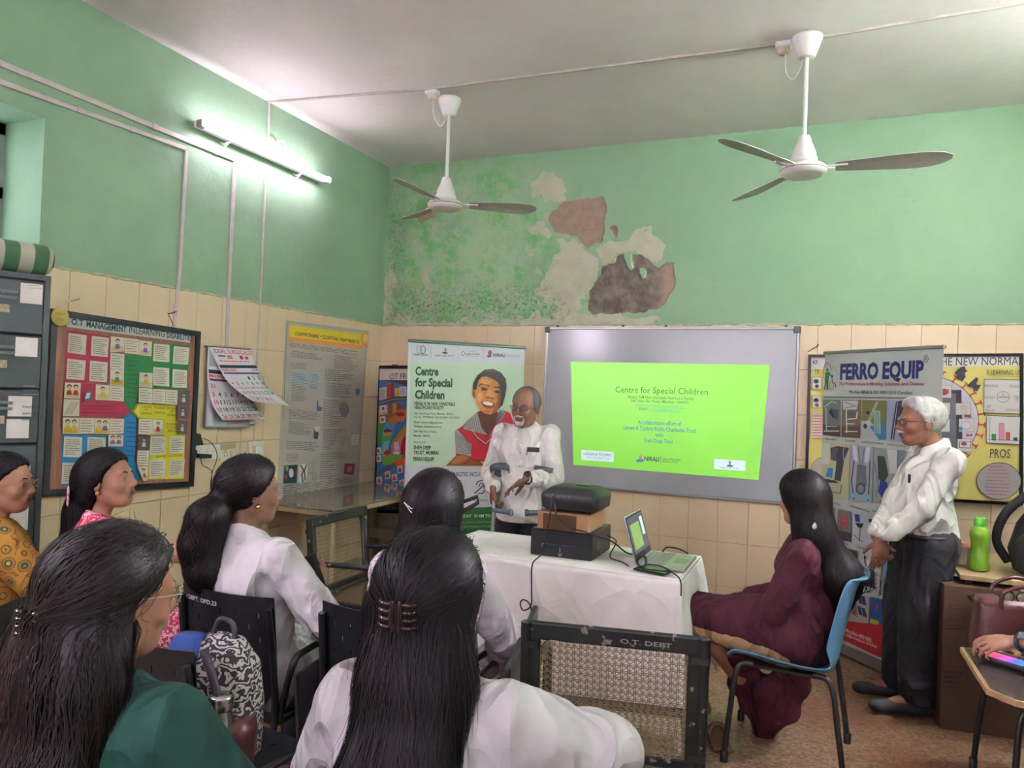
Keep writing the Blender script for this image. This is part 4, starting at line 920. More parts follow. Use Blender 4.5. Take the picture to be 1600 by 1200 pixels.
fs += [tuple(range(nn))[::-1], tuple(range((len(xs_)-1)*nn, len(xs_)*nn))]
o = link('roll', pyd('roll', vs, fs), m_strm, ro, True)
MB().tube(crv([(0.028, 0.15+0.08*math.cos(t)*(1-t/22), 0.083+0.05*math.sin(t)*(1-t/22)) for t in np.linspace(0, 15, 40)], 2), 0.004, 6).build('edge_seam', mat('seam', (70, 76, 60), 0.9), ro)

# ---- cream worktable in the left corner with glossy top
tb = thing('work_table', 'cream worktable with glossy steel top in the corner below the text poster', 'table', (0.36, -0.85, 0))
m_top = mat('table_laminate', (150, 142, 126), 0.08, metal=0.35, var=0.06, vscale=3); m_leg = mat('cream_wood', (176, 162, 132), 0.5, var=0.1, vscale=6)
ZT = 0.73; TX, TY0, TY1 = 0.70, -1.60, -0.10
MB().box((TX/2-0.36+0.012, (TY0+TY1)/2+0.85, ZT-0.008), (TX-0.02, TY1-TY0, 0.016), bev=0.003).build('tabletop', m_top, tb)
MB().box((TX/2-0.36+0.012, (TY0+TY1)/2+0.85, ZT-0.034), (TX-0.03, TY1-TY0-0.02, 0.036), bev=0.004).build('apron', m_leg, tb)
for x in (0.07, TX-0.05):
    for y in (TY0+0.05, TY1-0.05): MB().box((x-0.36, y+0.85, (ZT-0.05)/2), (0.055, 0.055, ZT-0.05), bev=0.004).build('leg', m_leg, tb)
MB().box((TX/2-0.36, TY1-0.1+0.85, 0.30), (TX-0.12, 0.02, 0.09)).box((0.09-0.36, (TY0+TY1)/2+0.85, 0.22), (0.02, TY1-TY0-0.1, 0.05)).build('rail', m_leg, tb)
# ================================================================== BACK WALL BOARDS AND BANNERS
m_alu = mat('aluminium', (160, 160, 158), 0.35, metal=0.8)
# ---- whiteboard
WX0, WX1, WZ0, WZ1 = 1.605, 3.537, 0.834, 2.104
wbd = thing('whiteboard', 'large white dry-erase board with aluminium frame and the projected green slide as painted light', 'whiteboard', ((WX0+WX1)/2, -0.006, WZ0))
hw, hh = (WX1-WX0)/2, WZ1-WZ0
MB().box((0, -0.014, hh/2), (2*hw-0.02, 0.014, hh-0.02)).build('panel', mat('whiteboard_enamel', (158, 161, 164), 0.16, var=0.04, vscale=2), wbd)
for a, b in (((-hw, 0), (hw, 0)), ((-hw, hh), (hw, hh)), ((-hw, 0), (-hw, hh)), ((hw, 0), (hw, hh))):
    v_ = a[0] == b[0]
    MB().box(((a[0]+b[0])/2, -0.014, (a[1]+b[1])/2), (0.022 if v_ else 2*hw, 0.026, hh-0.024 if v_ else 0.022), bev=0.004).build('frame_bar', m_alu, wbd)
for x in (-hw, hw):
    for z in (0, hh): MB().box((x*0.992, -0.016, z+(0.012 if z == 0 else -0.012)), (0.05, 0.032, 0.05), bev=0.006).build('corner_cap', mat('grey_cap', (70, 74, 80), 0.5), wbd)
for px_ in (871, 973, 1040, 1228): p = W(wbd, ony(px_, 510, -0.02)); MB().lathe([(0, 0.02), (0.008, 0.018), (0.01, 0.0)], (p[0], -0.0, hh+0.018), 10, Matrix.Rotation(PI/2, 3, 'X')).build('hook', mat('rust', (92, 62, 54), 0.7), wbd)
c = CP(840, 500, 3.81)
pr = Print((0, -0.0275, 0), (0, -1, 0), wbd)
m_slide = attr_mat('painted_slide_light', 0.4, emit=0.045)  # projector light painted in as coloured, faintly glowing print
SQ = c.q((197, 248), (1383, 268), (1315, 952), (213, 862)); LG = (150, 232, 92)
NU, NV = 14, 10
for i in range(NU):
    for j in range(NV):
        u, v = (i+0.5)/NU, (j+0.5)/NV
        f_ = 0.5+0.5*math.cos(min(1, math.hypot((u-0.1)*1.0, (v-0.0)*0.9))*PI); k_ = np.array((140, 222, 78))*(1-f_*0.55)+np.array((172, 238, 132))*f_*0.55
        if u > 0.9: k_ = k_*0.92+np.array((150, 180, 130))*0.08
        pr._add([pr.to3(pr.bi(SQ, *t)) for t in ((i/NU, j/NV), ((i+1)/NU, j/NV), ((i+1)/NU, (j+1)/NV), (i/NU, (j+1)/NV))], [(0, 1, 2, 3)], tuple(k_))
TXT = (80, 126, 56)
pr.text('Centre for Special Children', c(463, 430), c(1013, 446), 9.4, (72, 112, 56)); pr.text('Nirali J. A.M Naik Charitable Healthcare Facility', c(537, 465), c(930, 476), 4.2, TXT, 0.005)
pr.text('Saki Vihar Rd, Powai, Mumbai – 400072', c(556, 487), c(898, 500), 4.4, TXT, 0.005)
pr.text('www.centreforspecialchildren.org', c(585, 512), c(873, 524), 4, (96, 190, 150), 0.0); pr.line(c.q((585, 519), (873, 529)), 0.5, (96, 190, 150))
pr.text('Email:', c(606, 535), c(655, 537), 4, TXT); pr.text('csmnirali@gmail.com', c(662, 538), c(850, 546), 4, (96, 190, 150)); pr.line(c.q((662, 544), (850, 551)), 0.5, (96, 190, 150))
BL = (70, 140, 176)
pr.text('A collaborative effort of', c(597, 620), c(855, 630), 6.4, BL, 0.012); pr.text('Larsen & Toubro Public Charitable Trust', c(512, 650), c(943, 672), 6.4, BL, 0.012)
pr.text('with', c(700, 693), c(748, 696), 5.6, BL, 0.012); pr.text('Sneh Deep Trust', c(635, 727), c(807, 735), 6.2, BL, 0.012)
pr.poly(c.q((260, 773), (454, 786), (453, 846), (260, 833)), (214, 236, 246)); pr.text('LARSEN & TOUBRO', c(275, 803), c(440, 812), 4, (96, 130, 150), 0.01); pr.text('Public Charitable Trust', c(290, 820), c(424, 830), 2.8, (130, 160, 170))
pr.poly(c.q((1052, 826), (1238, 839), (1236, 899), (1050, 886)), (214, 236, 246)); pr.text('Sneh Deep Trust', c(1082, 880), c(1200, 888), 2.6, (96, 110, 120)); pr.ell(c(1145, 868), 5, 1.6, (80, 90, 100), 0.1); pr.ell(c(1145, 850), 1.5, 3.5, (110, 120, 90))
pr.poly(c.q((583, 838), (612, 822), (632, 832), (628, 845), (596, 846)), (70, 120, 190)); pr.ell(c(613, 818), 2.2, 3.6, (214, 120, 110)); pr.text('NIRALI', c(636, 837), c(724, 842), 6.6, (60, 84, 90), 0.03); pr.line(c.q((734, 810), (733, 854)), 0.4, (60, 84, 90)); pr.text('NIRALI MEMORIAL', c(742, 832), c(854, 838), 2.6, (70, 96, 70)); pr.text('MEDICAL TRUST', c(742, 846), c(838, 852), 2.6, (70, 96, 70))
pr.build('painted_slide', m_slide)

# ---- roll-up banner, green and white, left of the speaker
bA, bB = P(640, 529, 5.62), P(820, 541, 5.98)
zt = (bA[2]+bB[2])/2; d2 = bB-bA; d2[2] = 0; wB = np.linalg.norm(d2); ux = d2/wB; nB = np.array([ux[1], -ux[0], 0])
bn = thing('roll_up_banner', 'pale green roll-up banner reading Centre for Special Children behind the speaker', 'banner', (bA[0]+d2[0]/2, bA[1]+d2[1]/2, 0)); bn.rotation_euler = (0, 0, math.atan2(ux[1], ux[0]))
ztl = zt-0.02; zgb = 0.50
MB().box((0, 0.0, (ztl+0.08)/2), (wB, 0.0016, ztl-0.06)).build('sheet', mat('banner_vinyl', (186, 186, 190), 0.35), bn)
MB().box((0, 0, ztl+0.006), (wB+0.02, 0.022, 0.026), bev=0.005).build('top_bar', mat('green_bar', (46, 84, 58), 0.35), bn)
MB().box((0, 0, 0.05), (wB+0.04, 0.09, 0.08), bev=0.02, seg=3).build('cassette', m_alu, bn)
MB().tube([(0, 0.02, 0.06), (0, 0.02, ztl)], 0.008, 8).build('support_pole', m_alu, bn)
for s in (-1, 1): MB().box((s*wB*0.33, 0, 0.005), (0.05, 0.28, 0.008), bev=0.002).build('foot', m_alu, bn)
c = CP(630, 525, 6.0)
pr = Print(np.array(bn.location)+nB*0.002, nB, bn)
LGR, DGR = (182, 204, 178), (44, 82, 60)
pr.poly(c.q((50, 40), (1135, 100), (1132, 268), (42, 230)), (196, 198, 206)); 
pr.poly(c.q((42, 228), (1132, 268), (1128, 1240), (22, 1215)), LGR)
for x in (262, 515, 752): pr.line(c.q((x, 95), (x-2, 215)), 0.35, (120, 124, 126))
pr.text('FERRO EQUIP', c(98, 182), c(228, 186), 2.6, (40, 44, 50), 0.02); pr.ring(c(150, 130), 4, 6, 1.0, (110, 160, 90)); pr.ring(c(185, 130), 3.6, 6, 1.0, (70, 80, 76))
pr.text('SNEH DEEP TRUST', c(295, 190), c(480, 196), 2.8, (40, 40, 46), 0.0); pr.ell(c(390, 158), 4.5, 1.5, (70, 50, 50), 0.1); pr.ell(c(395, 130), 1.5, 3.5, (150, 110, 60))
pr.ring(c(560, 165), 2.8, 3, 0.6, (50, 60, 76)); pr.text('LARSEN & TOUBRO', c(585, 175), c(718, 180), 2.2, (50, 50, 60), 0.02); pr.text('Managed by', c(612, 145), c(682, 148), 1.6, (80, 80, 90)); pr.text('Public Charitable Trust', c(592, 190), c(710, 195), 1.6, (80, 80, 90))
pr.poly(c.q((775, 185), (820, 180), (832, 190), (800, 204)), (60, 60, 130)); pr.ell(c(812, 158), 3.2, 4.2, (186, 60, 80)); pr.text('NIRALI', c(842, 193), c(955, 197), 5.2, (44, 44, 60), 0.03); pr.text('A M Naik Charitable', c(970, 183), c(1090, 188), 1.8, (80, 80, 90)); pr.text('Health Care Facility', c(970, 197), c(1088, 201), 1.8, (80, 80, 90))
pr.text('Centre', c(112, 365), c(330, 370), 13, DGR, 0.042); pr.text('for Special', c(110, 470), c(458, 476), 12.8, DGR, 0.042); pr.text('Children', c(108, 585), c(385, 590), 12.8, DGR, 0.042)
pr.text('NIRALI A. M. NAIK CHARITABLE', c(105, 645), c(485, 655), 5.2, (50, 66, 58), 0.03); pr.text('HEALTHCARE FACILITY', c(105, 682), c(380, 690), 5.2, (50, 66, 58), 0.03)
pr.text('Saki Vihar Road, Powai, Mumbai - 400072.', c(104, 734), c(474, 740), 3.3, (60, 74, 66), 0.01); pr.text('Tel. No.: 7977084000 / 022 42510600 / 9221693001', c(102, 768), c(526, 774), 3.2, (60, 74, 66), 0.01)
pr.text('Email: csmnirali@gmail.com', c(102, 816), c(370, 822), 3.3, (60, 74, 66), 0.01); pr.text('Website: snehdeeptrust.org', c(100, 856), c(358, 860), 3.3, (60, 74, 66), 0.01)
pr.text('Saki Vihar Road, Powai,', c(98, 902), c(312, 906), 3.2, (60, 74, 66), 0.01); pr.text('Mumbai - 400072.', c(98, 942), c(252, 946), 3.2, (60, 74, 66), 0.01)
pr.text('MANAGED BY', c(96, 1004), c(212, 1008), 3.4, (80, 96, 86), 0.0); pr.text('SNEH DEEP', c(95, 1060), c(258, 1064), 5.6, (50, 66, 58), 0.03); pr.text('TRUST, MUMBAI', c(95, 1108), c(330, 1112), 5.6, (50, 66, 58), 0.03); pr.text('FERRO EQUIP', c(93, 1168), c(288, 1170), 5.6, (50, 66, 58), 0.03)
pr.poly(c.q((52, 60), (66, 60), (58, 700), (40, 1215), (22, 1215)), (206, 214, 208))
# smiling boy in a red and striped polo shirt
SK1, SK2, SK3, HR = (190, 124, 66), (142, 84, 46), (86, 48, 34), (40, 34, 34)
SHW, RD, ST = (96, 54, 38), (178, 34, 52), (60, 58, 62)
pr.poly(c.q((480, 890), (560, 840), (600, 790), (690, 715), (780, 900), (880, 715), (960, 706), (1000, 720), (1060, 900), (1080, 1240), (495, 1130)), RD)
pr.poly(c.q((480, 890), (500, 870), (545, 920), (600, 990), (640, 1010), (635, 1130), (498, 1100)), (156, 152, 150))
for i in range(12): pr.line([c(484+i*1.5, 905+i*17), c(560+i*6, 950+i*14), c(640, 1010+i*9)], 0.5, ST)
pr.poly(c.q((690, 715), (720, 700), (880, 700), (860, 830), (780, 950), (700, 850)), SK3)
pr.poly(c.q((690, 712), (735, 860), (790, 930), (700, 905), (560, 870), (600, 790)), (150, 146, 144)); pr.poly(c.q((900, 690), (960, 700), (940, 760), (880, 820), (845, 900), (800, 960), (850, 860)), (140, 136, 134))
for i in range(9): pr.line([c(600+i*14, 790-i*8), c(590+i*22, 868+i*7)], 0.5, ST); pr.line([c(900+i*5, 700+i*4), c(850+i*6, 860-i*10)], 0.4, ST)
pr.line(c.q((640, 880), (690, 950), (770, 1010), (830, 950)), 1.2, (190, 186, 180)); pr.line(c.q((646, 895), (692, 965), (770, 1026), (836, 962)), 0.8, (40, 36, 40))
pr.ell(c(662, 540), 3.4, 7, (176, 112, 60), -0.1); pr.ell(c(662, 545), 1.6, 4, SK2, -0.1)
pr.poly(c.q((690, 430), (720, 390), (800, 365), (900, 400), (945, 470), (950, 560), (925, 640), (880, 700), (820, 735), (760, 728), (712, 690), (680, 630), (672, 540)), SK1)
pr.poly(c.q((850, 385), (920, 420), (950, 480), (952, 560), (925, 640), (880, 702), (820, 736), (850, 660), (880, 600), (870, 560), (900, 520), (880, 470), (900, 440)), SK2)
pr.poly(c.q((905, 470), (950, 480), (952, 560), (925, 640), (885, 690), (900, 600)), SK3)
pr.poly(c.q((650, 500), (655, 440), (690, 370), (760, 315), (840, 308), (910, 340), (955, 400), (965, 470), (952, 560), (925, 655), (905, 655), (925, 560), (915, 480), (880, 430), (830, 400), (770, 378), (730, 385), (700, 420), (690, 470), (680, 505)), HR)
pr.poly(c.q((740, 330), (790, 312), (850, 318), (900, 350), (860, 345), (800, 335)), (70, 60, 54))
pr.line(c.q((706, 468), (735, 448), (775, 455), (800, 470)), 1.7, (60, 36, 28)); pr.line(c.q((845, 478), (890, 482), (925, 500)), 1.7, (48, 28, 24))
pr.poly(c.q((722, 492), (745, 482), (788, 500), (775, 512), (740, 512)), (52, 32, 28)); pr.poly(c.q((850, 515), (880, 508), (910, 525), (895, 538), (862, 534)), (40, 26, 24)); pr.line(c.q((720, 482), (755, 476), (792, 494)), 0.8, (96, 56, 36))
pr.poly(c.q((775, 560), (790, 500), (815, 500), (850, 560), (845, 580), (815, 592), (775, 578)), (204, 140, 80)); pr.poly(c.q((766, 574), (790, 582), (840, 590), (846, 576), (815, 572), (780, 566)), SK2); pr.ell(c(790, 580), 1.6, 1.0, SK3); pr.ell(c(832, 586), 1.6, 1.0, SK3)
pr.poly(c.q((724, 612), (790, 606), (852, 628), (845, 665), (815, 692), (775, 688), (742, 655)), (110, 44, 40)); pr.poly(c.q((736, 616), (790, 612), (840, 632), (830, 652), (785, 650), (748, 636)), (226, 216, 200)); pr.poly(c.q((745, 655), (790, 678), (838, 664), (815, 692), (775, 688)), (176, 92, 84))
pr.ell(c(715, 570), 4.6, 7.5, (212, 152, 76), 0.2); pr.ell(c(770, 430), 9, 4, (206, 146, 92), 0.1); pr.ell(c(780, 708), 6, 2.6, (170, 104, 56))
pr.poly(c.q((395, 1215), (480, 1130), (560, 1105), (620, 1130), (640, 1150), (600, 1180), (700, 1160), (760, 1215)), SK2); pr.poly(c.q((440, 1190), (500, 1128), (560, 1110), (610, 1140), (560, 1170), (500, 1200)), (176, 112, 66)); pr.line(c.q((560, 1200), (640, 1160), (720, 1170)), 1.4, SK3)
c = CP(640, 700, 7.5)
pr.poly([(633, 727), (818, 730), (816, 800), (632, 796)], (192, 190, 196)); pr.text('DISABILITIES INCLUDED', c(442, 328), c(905, 330), 6.6, (40, 44, 50), 0.012)
for x in (640, 985): pr.line(c.q((x, 395), (x, 630)), 0.35, (110, 110, 116))
pr.poly(c.q((500, 440), (570, 430), (568, 470), (545, 500), (530, 540), (505, 530), (515, 480)), (40, 40, 46)); pr.ell(c(508, 470), 1.2, 1.8, (192, 190, 196))
pr.ring(c(835, 430), 8, 6.5, 1.6, (34, 34, 42), a0=-PI, a1=0.2); pr.ring(c(835, 450), 4, 5, 1.3, (34, 34, 42), a0=-PI, a1=0.6); pr.line(c.q((755, 530), (875, 420)), 1.8, (34, 34, 42)); pr.line(c.q((868, 430), (880, 480), (850, 530), (800, 530)), 1.6, (34, 34, 42)); pr.text('Auditory', c(735, 626), c(905, 626), 5.6, (50, 50, 90), 0.0)
pr.poly([(632, 796), (816, 790), (812, 834), (631, 834)], (40, 82, 46)); pr.text('MONDAY & THURSDAY  10 AM TO 5 PM', c(230, 812), c(1040, 808), 5.0, (196, 204, 190), 0.01)
pr.text('Centre for Special Children at Nirali Hospital for', c(420, 885), c(1000, 868), 3.0, (130, 160, 120)); pr.text('consultation per hour on Monday and Thursday from', c(420, 935), c(1010, 920), 3.0, (140, 168, 130)); pr.poly([(631, 834), (812, 834), (811, 838), (631, 838)], (110, 112, 108))
pr.text('www.snehdeeptrust.org', (704, 842), (760, 841), 1.6, (90, 90, 96))
pr.build('banner_print', m_printg)

# ---- roll-up banner FERRO EQUIP at the right
rA, rB = P(1284, 552, 4.90), P(1470, 543, 4.06); rA2 = floor_at(1293, 4.90); rB2 = floor_at(1478, 4.06)
a_ = (rA[:2]+rA2[:2])/2; b_ = (rB[:2]+rB2[:2])/2; zt = (rA[2]+rB[2])/2; dx = np.array([*(b_-a_), 0]); wR = np.linalg.norm(dx); ux = dx/wR; nR = np.array([ux[1], -ux[0], 0])
br = thing('roll_up_banner', 'white roll-up banner with rows of equipment photos behind the standing man', 'banner', (*(a_+b_)/2, 0)); br.rotation_euler = (0, 0, math.atan2(ux[1], ux[0]))
MB().box((0, 0.0, (zt+0.08)/2), (wR, 0.0016, zt-0.08)).build('sheet', mat('banner_white', (176, 184, 176), 0.35), br)
MB().box((0, 0, zt+0.004), (wR+0.02, 0.022, 0.022), bev=0.005).build('top_bar', m_alu, br)
MB().box((0, 0.02, 0.05), (wR+0.02, 0.09, 0.09), bev=0.015, seg=2).build('cassette', m_alu, br)
MB().tube([(0, 0.03, 0.06), (0, 0.02, zt)], 0.008, 8).build('support_pole', m_alu, br)
for s in (-1, 1): MB().box((s*wR*0.36, -0.06, 0.005), (0.06, 0.34, 0.008), bev=0.002).build('foot', m_alu, br)
c = CP(1270, 540, 5.0)
pr = Print(np.array(br.location)+nR*0.002, nR, br)
NV_ = (40, 44, 104)
pr.text('FERRO EQUIP', c(212, 262), c(866, 248), 23, NV_, 0.045, (0.04, -1)); pr.ring(c(886, 105), 3.2, 5.6, 0.8, (60, 64, 110)); pr.text('R', c(876, 118), c(898, 117), 5, (60, 64, 110))
pr.ring(c(115, 215), 6.5, 16, 0.9, (180, 90, 110), a0=PI*0.6, a1=PI*1.9); pr.ring(c(165, 235), 5.5, 13, 0.8, (130, 170, 140), a0=-PI*0.85, a1=PI*0.5)
pr.ell(c(115, 190), 1.7, 2.6, (44, 120, 76)); pr.poly(c.q((100, 210), (130, 205), (150, 240), (128, 235), (122, 300), (122, 345), (110, 345), (106, 290), (98, 345), (86, 345), (98, 270)), (44, 120, 76))
pr.ell(c(152, 240), 1.3, 2, (40, 60, 120)); pr.line(c.q((150, 250), (155, 290), (175, 295), (182, 325)), 1.1, (40, 60, 120)); pr.ring(c(148, 312), 3.4, 6.5, 0.7, (190, 80, 80))
pr.text('The Professionals In Mobility Solutions And Devices', c(205, 310), c(870, 312), 5.2, (176, 48, 66), 0.015); pr.text('We Are', c(284, 374), c(366, 375), 5.0, (60, 62, 66), 0.01); pr.text('ARAI', c(376, 376), c(440, 376), 5.0, (60, 62, 66), 0.02); pr.text('& ISO 9001:2015 Certified', c(448, 376), c(778, 382), 5.0, (60, 62, 66), 0.01)
pr.poly(c.q((84, 396), (930, 406), (930, 418), (84, 410)), (110, 116, 110))
def shot(q_, bg, fg=None): 
    k = c.q(*q_); pr.poly(k, bg); 
    if fg: pr.qd(k, 0, 0.7, 1, 1, fg)
    return k
WH, GY = (206, 210, 208), (70, 74, 80)
# row 1
k = shot(((82, 420), (222, 422), (218, 715), (80, 698)), (110, 116, 112), (74, 70, 66)); pr.line(c.q((105, 490), (108, 660)), 1.2, WH); pr.line(c.q((95, 480), (150, 435), (185, 450)), 1, WH); pr.line(c.q((92, 668), (205, 668)), 1.4, WH); pr.line(c.q((112, 630), (190, 632)), 1, WH); pr.poly(c.q((140, 490), (205, 500), (200, 585), (160, 560)), (70, 86, 80)); pr.poly(c.q((145, 490), (175, 560), (160, 565), (126, 520)), (36, 44, 96))
k = shot(((230, 422), (380, 424), (374, 724), (226, 714)), (120, 100, 86), (96, 76, 64)); pr.poly(c.q((238, 430), (360, 430), (345, 500), (240, 500)), (180, 186, 186)); pr.line(c.q((265, 500), (268, 680)), 1.6, WH); pr.line(c.q((350, 520), (345, 570), (280, 575)), 1.6, WH); pr.line(c.q((270, 610), (330, 612)), 1.2, WH); pr.line(c.q((258, 670), (350, 672)), 1.4, WH); pr.poly(c.q((270, 520), (340, 525), (330, 560), (275, 560)), (90, 94, 100)); pr.line(c.q((250, 440), (340, 470), (250, 490)), 0.8, GY)
k = shot(((388, 424), (578, 430), (574, 742), (382, 725)), (110, 118, 66)); pr.poly(c.q((384, 590), (450, 585), (574, 742), (382, 725)), (170, 176, 176)); pr.line(c.q((425, 620), (505, 435)), 0.9, WH); pr.line(c.q((440, 620), (515, 440)), 0.6, WH); pr.poly(c.q((450, 630), (568, 615), (566, 738), (520, 735)), (44, 120, 170)); pr.poly(c.q((485, 510), (525, 512), (530, 690), (495, 690)), (120, 160, 150)); pr.line(c.q((485, 690), (485, 510), (528, 512), (532, 690)), 0.7, WH); pr.ell(c(415, 630), 3, 4, (60, 60, 66)); pr.ell(c(435, 525), 2.5, 3, (50, 50, 40))
k = shot(((586, 428), (760, 432), (760, 760), (580, 744)), (150, 156, 176)); pr.poly(c.q((655, 440), (690, 430), (640, 735), (612, 732)), (56, 54, 80)); pr.line(c.q((668, 445), (628, 730)), 0.7, WH); pr.poly(c.q((690, 430), (760, 432), (760, 560), (670, 560)), (70, 66, 74))
k = shot(((768, 432), (930, 436), (930, 775), (765, 762)), (120, 130, 120)); pr.line(c.q((800, 460), (840, 740)), 1.5, WH)
for t, a, b in (('Patient Hoist Manual', (105, 736), (188, 740)), ('Patient Hoist Mobile', (256, 748), (340, 752)), ('Swimming Pool Hoist For Inlet Moving', (388, 757), (553, 772)), ('Portable Telescopic Ramp', (588, 778), (728, 790))): pr.text(t, c(*a), c(*b), 2.8, (60, 60, 60), 0.01)
# row 2
k = shot(((78, 752), (294, 772), (292, 1210), (72, 1180)), (176, 174, 140)); pr.poly(c.q((80, 758), (138, 765), (140, 928), (76, 920)), (190, 194, 184)); pr.poly(c.q((145, 800), (200, 785), (290, 800), (250, 900), (225, 1060), (175, 1050), (195, 905), (148, 890)), (62, 66, 74)); pr.poly(c.q((158, 800), (210, 800), (190, 895), (150, 880)), (84, 90, 100)); pr.line(c.q((200, 830), (180, 1050)), 0.8, (36, 38, 46)); pr.ring(c(275, 850), 6, 16, 1, (170, 174, 180)); pr.poly(c.q((128, 955), (165, 960), (158, 1035), (106, 1022)), (40, 130, 180)); pr.poly(c.q((100, 1040), (185, 1055), (210, 1075), (120, 1070)), (40, 42, 48)); pr.line(c.q((130, 1080), (132, 1140), (225, 1155), (230, 1090)), 1.2, (60, 60, 60)); pr.poly(c.q((95, 1075), (118, 1080), (110, 1115), (90, 1105)), (40, 130, 180))
k = shot(((304, 775), (480, 792), (470, 1230), (296, 1212)), (150, 156, 164)); 
for q_ in (((315, 780), (350, 785), (360, 910), (330, 900)), ((425, 790), (460, 795), (440, 915), (410, 905))): pr.poly(c.q(*q_), (196, 202, 210))
pr.line(c.q((330, 900), (310, 1060), (330, 1200)), 2, (70, 76, 84)); pr.line(c.q((455, 905), (450, 1060), (440, 1210)), 2, (70, 76, 84)); pr.poly(c.q((355, 930), (425, 935), (430, 1100), (345, 1095)), (100, 106, 116)); pr.ell(c(382, 1118), 8, 9.5, (70, 78, 88)); pr.ell(c(382, 1118), 5, 6, (120, 126, 134)); pr.poly(c.q((305, 1150), (365, 1155), (360, 1190), (300, 1185)), (110, 170, 190)); pr.poly(c.q((398, 1160), (455, 1165), (450, 1200), (392, 1195)), (110, 170, 190)); pr.line(c.q((365, 800), (385, 1000), (410, 810)), 1.2, (90, 96, 104))
k = shot(((488, 795), (670, 812), (665, 1240), (480, 1230)), (140, 148, 142)); pr.poly(c.q((515, 860), (570, 865), (590, 960), (600, 1010), (560, 1080), (520, 1040)), (50, 60, 50)); pr.poly(c.q((535, 1060), (590, 1065), (600, 1130), (550, 1190), (520, 1140)), (44, 56, 140)); pr.line(c.q((490, 900), (520, 1100), (500, 1180)), 1, (50, 80, 140)); pr.poly(c.q((590, 810), (670, 815), (668, 1000), (610, 1000)), (196, 198, 196))
shot(((678, 815), (930, 840), (930, 1250), (672, 1240)), (120, 130, 140))
c = CP(1270, 760, 4.138)
for t, a, b in (('CP Seat Tilt And Recline', (102, 104), (186, 124)), ('CP Set With Seat Recliner & Thorax Support', (244, 128), (376, 168)), ('Stander', (392, 160), (440, 172))): pr.text(t, c(*a), c(*b), 2.8, (60, 60, 60), 0.01)
def red_walker(x0, y0, s_=1): pr.line(c.q((x0, y0-50), (x0+2, y0+60)), 1, (190, 60, 44)); pr.line(c.q((x0+35*s_, y0-50), (x0+36*s_, y0+60)), 1, (190, 60, 44)); pr.poly(c.q((x0-4, y0), (x0+38*s_, y0+5), (x0+38*s_, y0+30), (x0-4, y0+25)), (206, 70, 50)); pr.line(c.q((x0, y0-20), (x0+36*s_, y0-18)), 1, (206, 70, 50)); pr.ring(c(x0+18, y0+40), 5, 7, 0.8, (190, 60, 44))
shot(((60, 122), (152, 140), (148, 332), (55, 315)), (110, 110, 112), (60, 60, 62)); red_walker(75, 205); shot(((170, 145), (258, 162), (255, 360), (165, 340)), (120, 120, 120), (62, 60, 62)); red_walker(190, 220)
shot(((270, 165), (410, 192), (400, 400), (262, 368)), (176, 182, 186)); pr.poly(c.q((280, 178), (312, 182), (315, 232), (284, 226)), (40, 60, 150)); pr.poly(c.q((284, 235), (340, 240), (325, 270), (300, 262)), (44, 46, 56)); pr.line(c.q((318, 255), (312, 350)), 1.2, (50, 52, 60)); pr.line(c.q((275, 310), (312, 350), (335, 355)), 1.0, (50, 52, 60)); pr.poly(c.q((372, 208), (395, 212), (392, 235), (370, 230)), (40, 50, 130))
shot(((420, 195), (560, 225), (560, 430), (412, 402)), (150, 160, 166))
for t, a, b in (('Walker Transfer Belt', (172, 352), (240, 380)), ('Reverse Gait', (105, 330), (138, 342)), ('Transfer Stander', (298, 396), (362, 412))): pr.text(t, c(*a), c(*b), 2.8, (60, 60, 60), 0.01)
shot(((40, 345), (170, 372), (166, 620), (20, 580)), (90, 90, 90)); shot(((180, 385), (300, 418), (294, 640), (175, 600)), (44, 46, 56)); pr.poly(c.q((210, 465), (262, 485), (272, 560), (195, 535)), (206, 176, 50)); pr.poly(c.q((215, 520), (265, 535), (262, 548), (212, 535)), (222, 206, 90))
shot(((312, 425), (460, 450), (440, 700), (308, 648)), (176, 178, 168)); pr.poly(c.q((335, 545), (355, 500), (400, 520), (412, 560), (415, 665), (328, 630)), (36, 38, 60)); pr.line(c.q((350, 500), (345, 450), (365, 470), (362, 505)), 2, (36, 36, 50)); pr.poly(c.q((362, 460), (392, 500), (380, 530), (360, 515)), (206, 206, 200))
shot(((470, 470), (560, 480), (560, 720), (460, 700)), (120, 150, 170))
for t, a, b in (('Swivel', (238, 640), (262, 650)), ('Apron', (362, 684), (394, 692)), ('Wheelchair Threshold', (234, 880), (330, 922)), ('Ramp', (396, 945), (424, 955)), ('Stair', (115, 828), (138, 838))): pr.text(t, c(*a), c(*b), 2.8, (60, 60, 60), 0.01)
shot(((20, 600), (192, 650), (192, 830), (20, 780)), (150, 146, 140)); shot(((204, 668), (376, 712), (372, 908), (200, 845)), (176, 170, 168)); pr.poly(c.q((205, 672), (290, 695), (300, 830), (205, 800)), (120, 100, 100)); pr.line(c.q((215, 790), (300, 840)), 1.6, (190, 60, 60)); pr.line(c.q((210, 720), (290, 750)), 1.2, (190, 60, 60))
for x, y in ((300, 695), (325, 705), (300, 770), (328, 782)): pr.poly(c.q((x, y), (x+22, y+6), (x+36, y+66), (x+12, y+58)), (40, 62, 96))
shot(((386, 712), (560, 750), (560, 980), (378, 912)), (50, 86, 140)); pr.poly(c.q((385, 850), (440, 870), (438, 900), (380, 880)), (196, 190, 50)); pr.ell(c(430, 780), 2, 4, (190, 60, 110))
pr.poly([c(96, 855), (1462, 985), (1466, 1074), c(82, 968)], (178, 32, 50))
def rtext(t, a, b, h): pr.text(t, c(*a), c(*b), h, (214, 206, 204), 0.02)
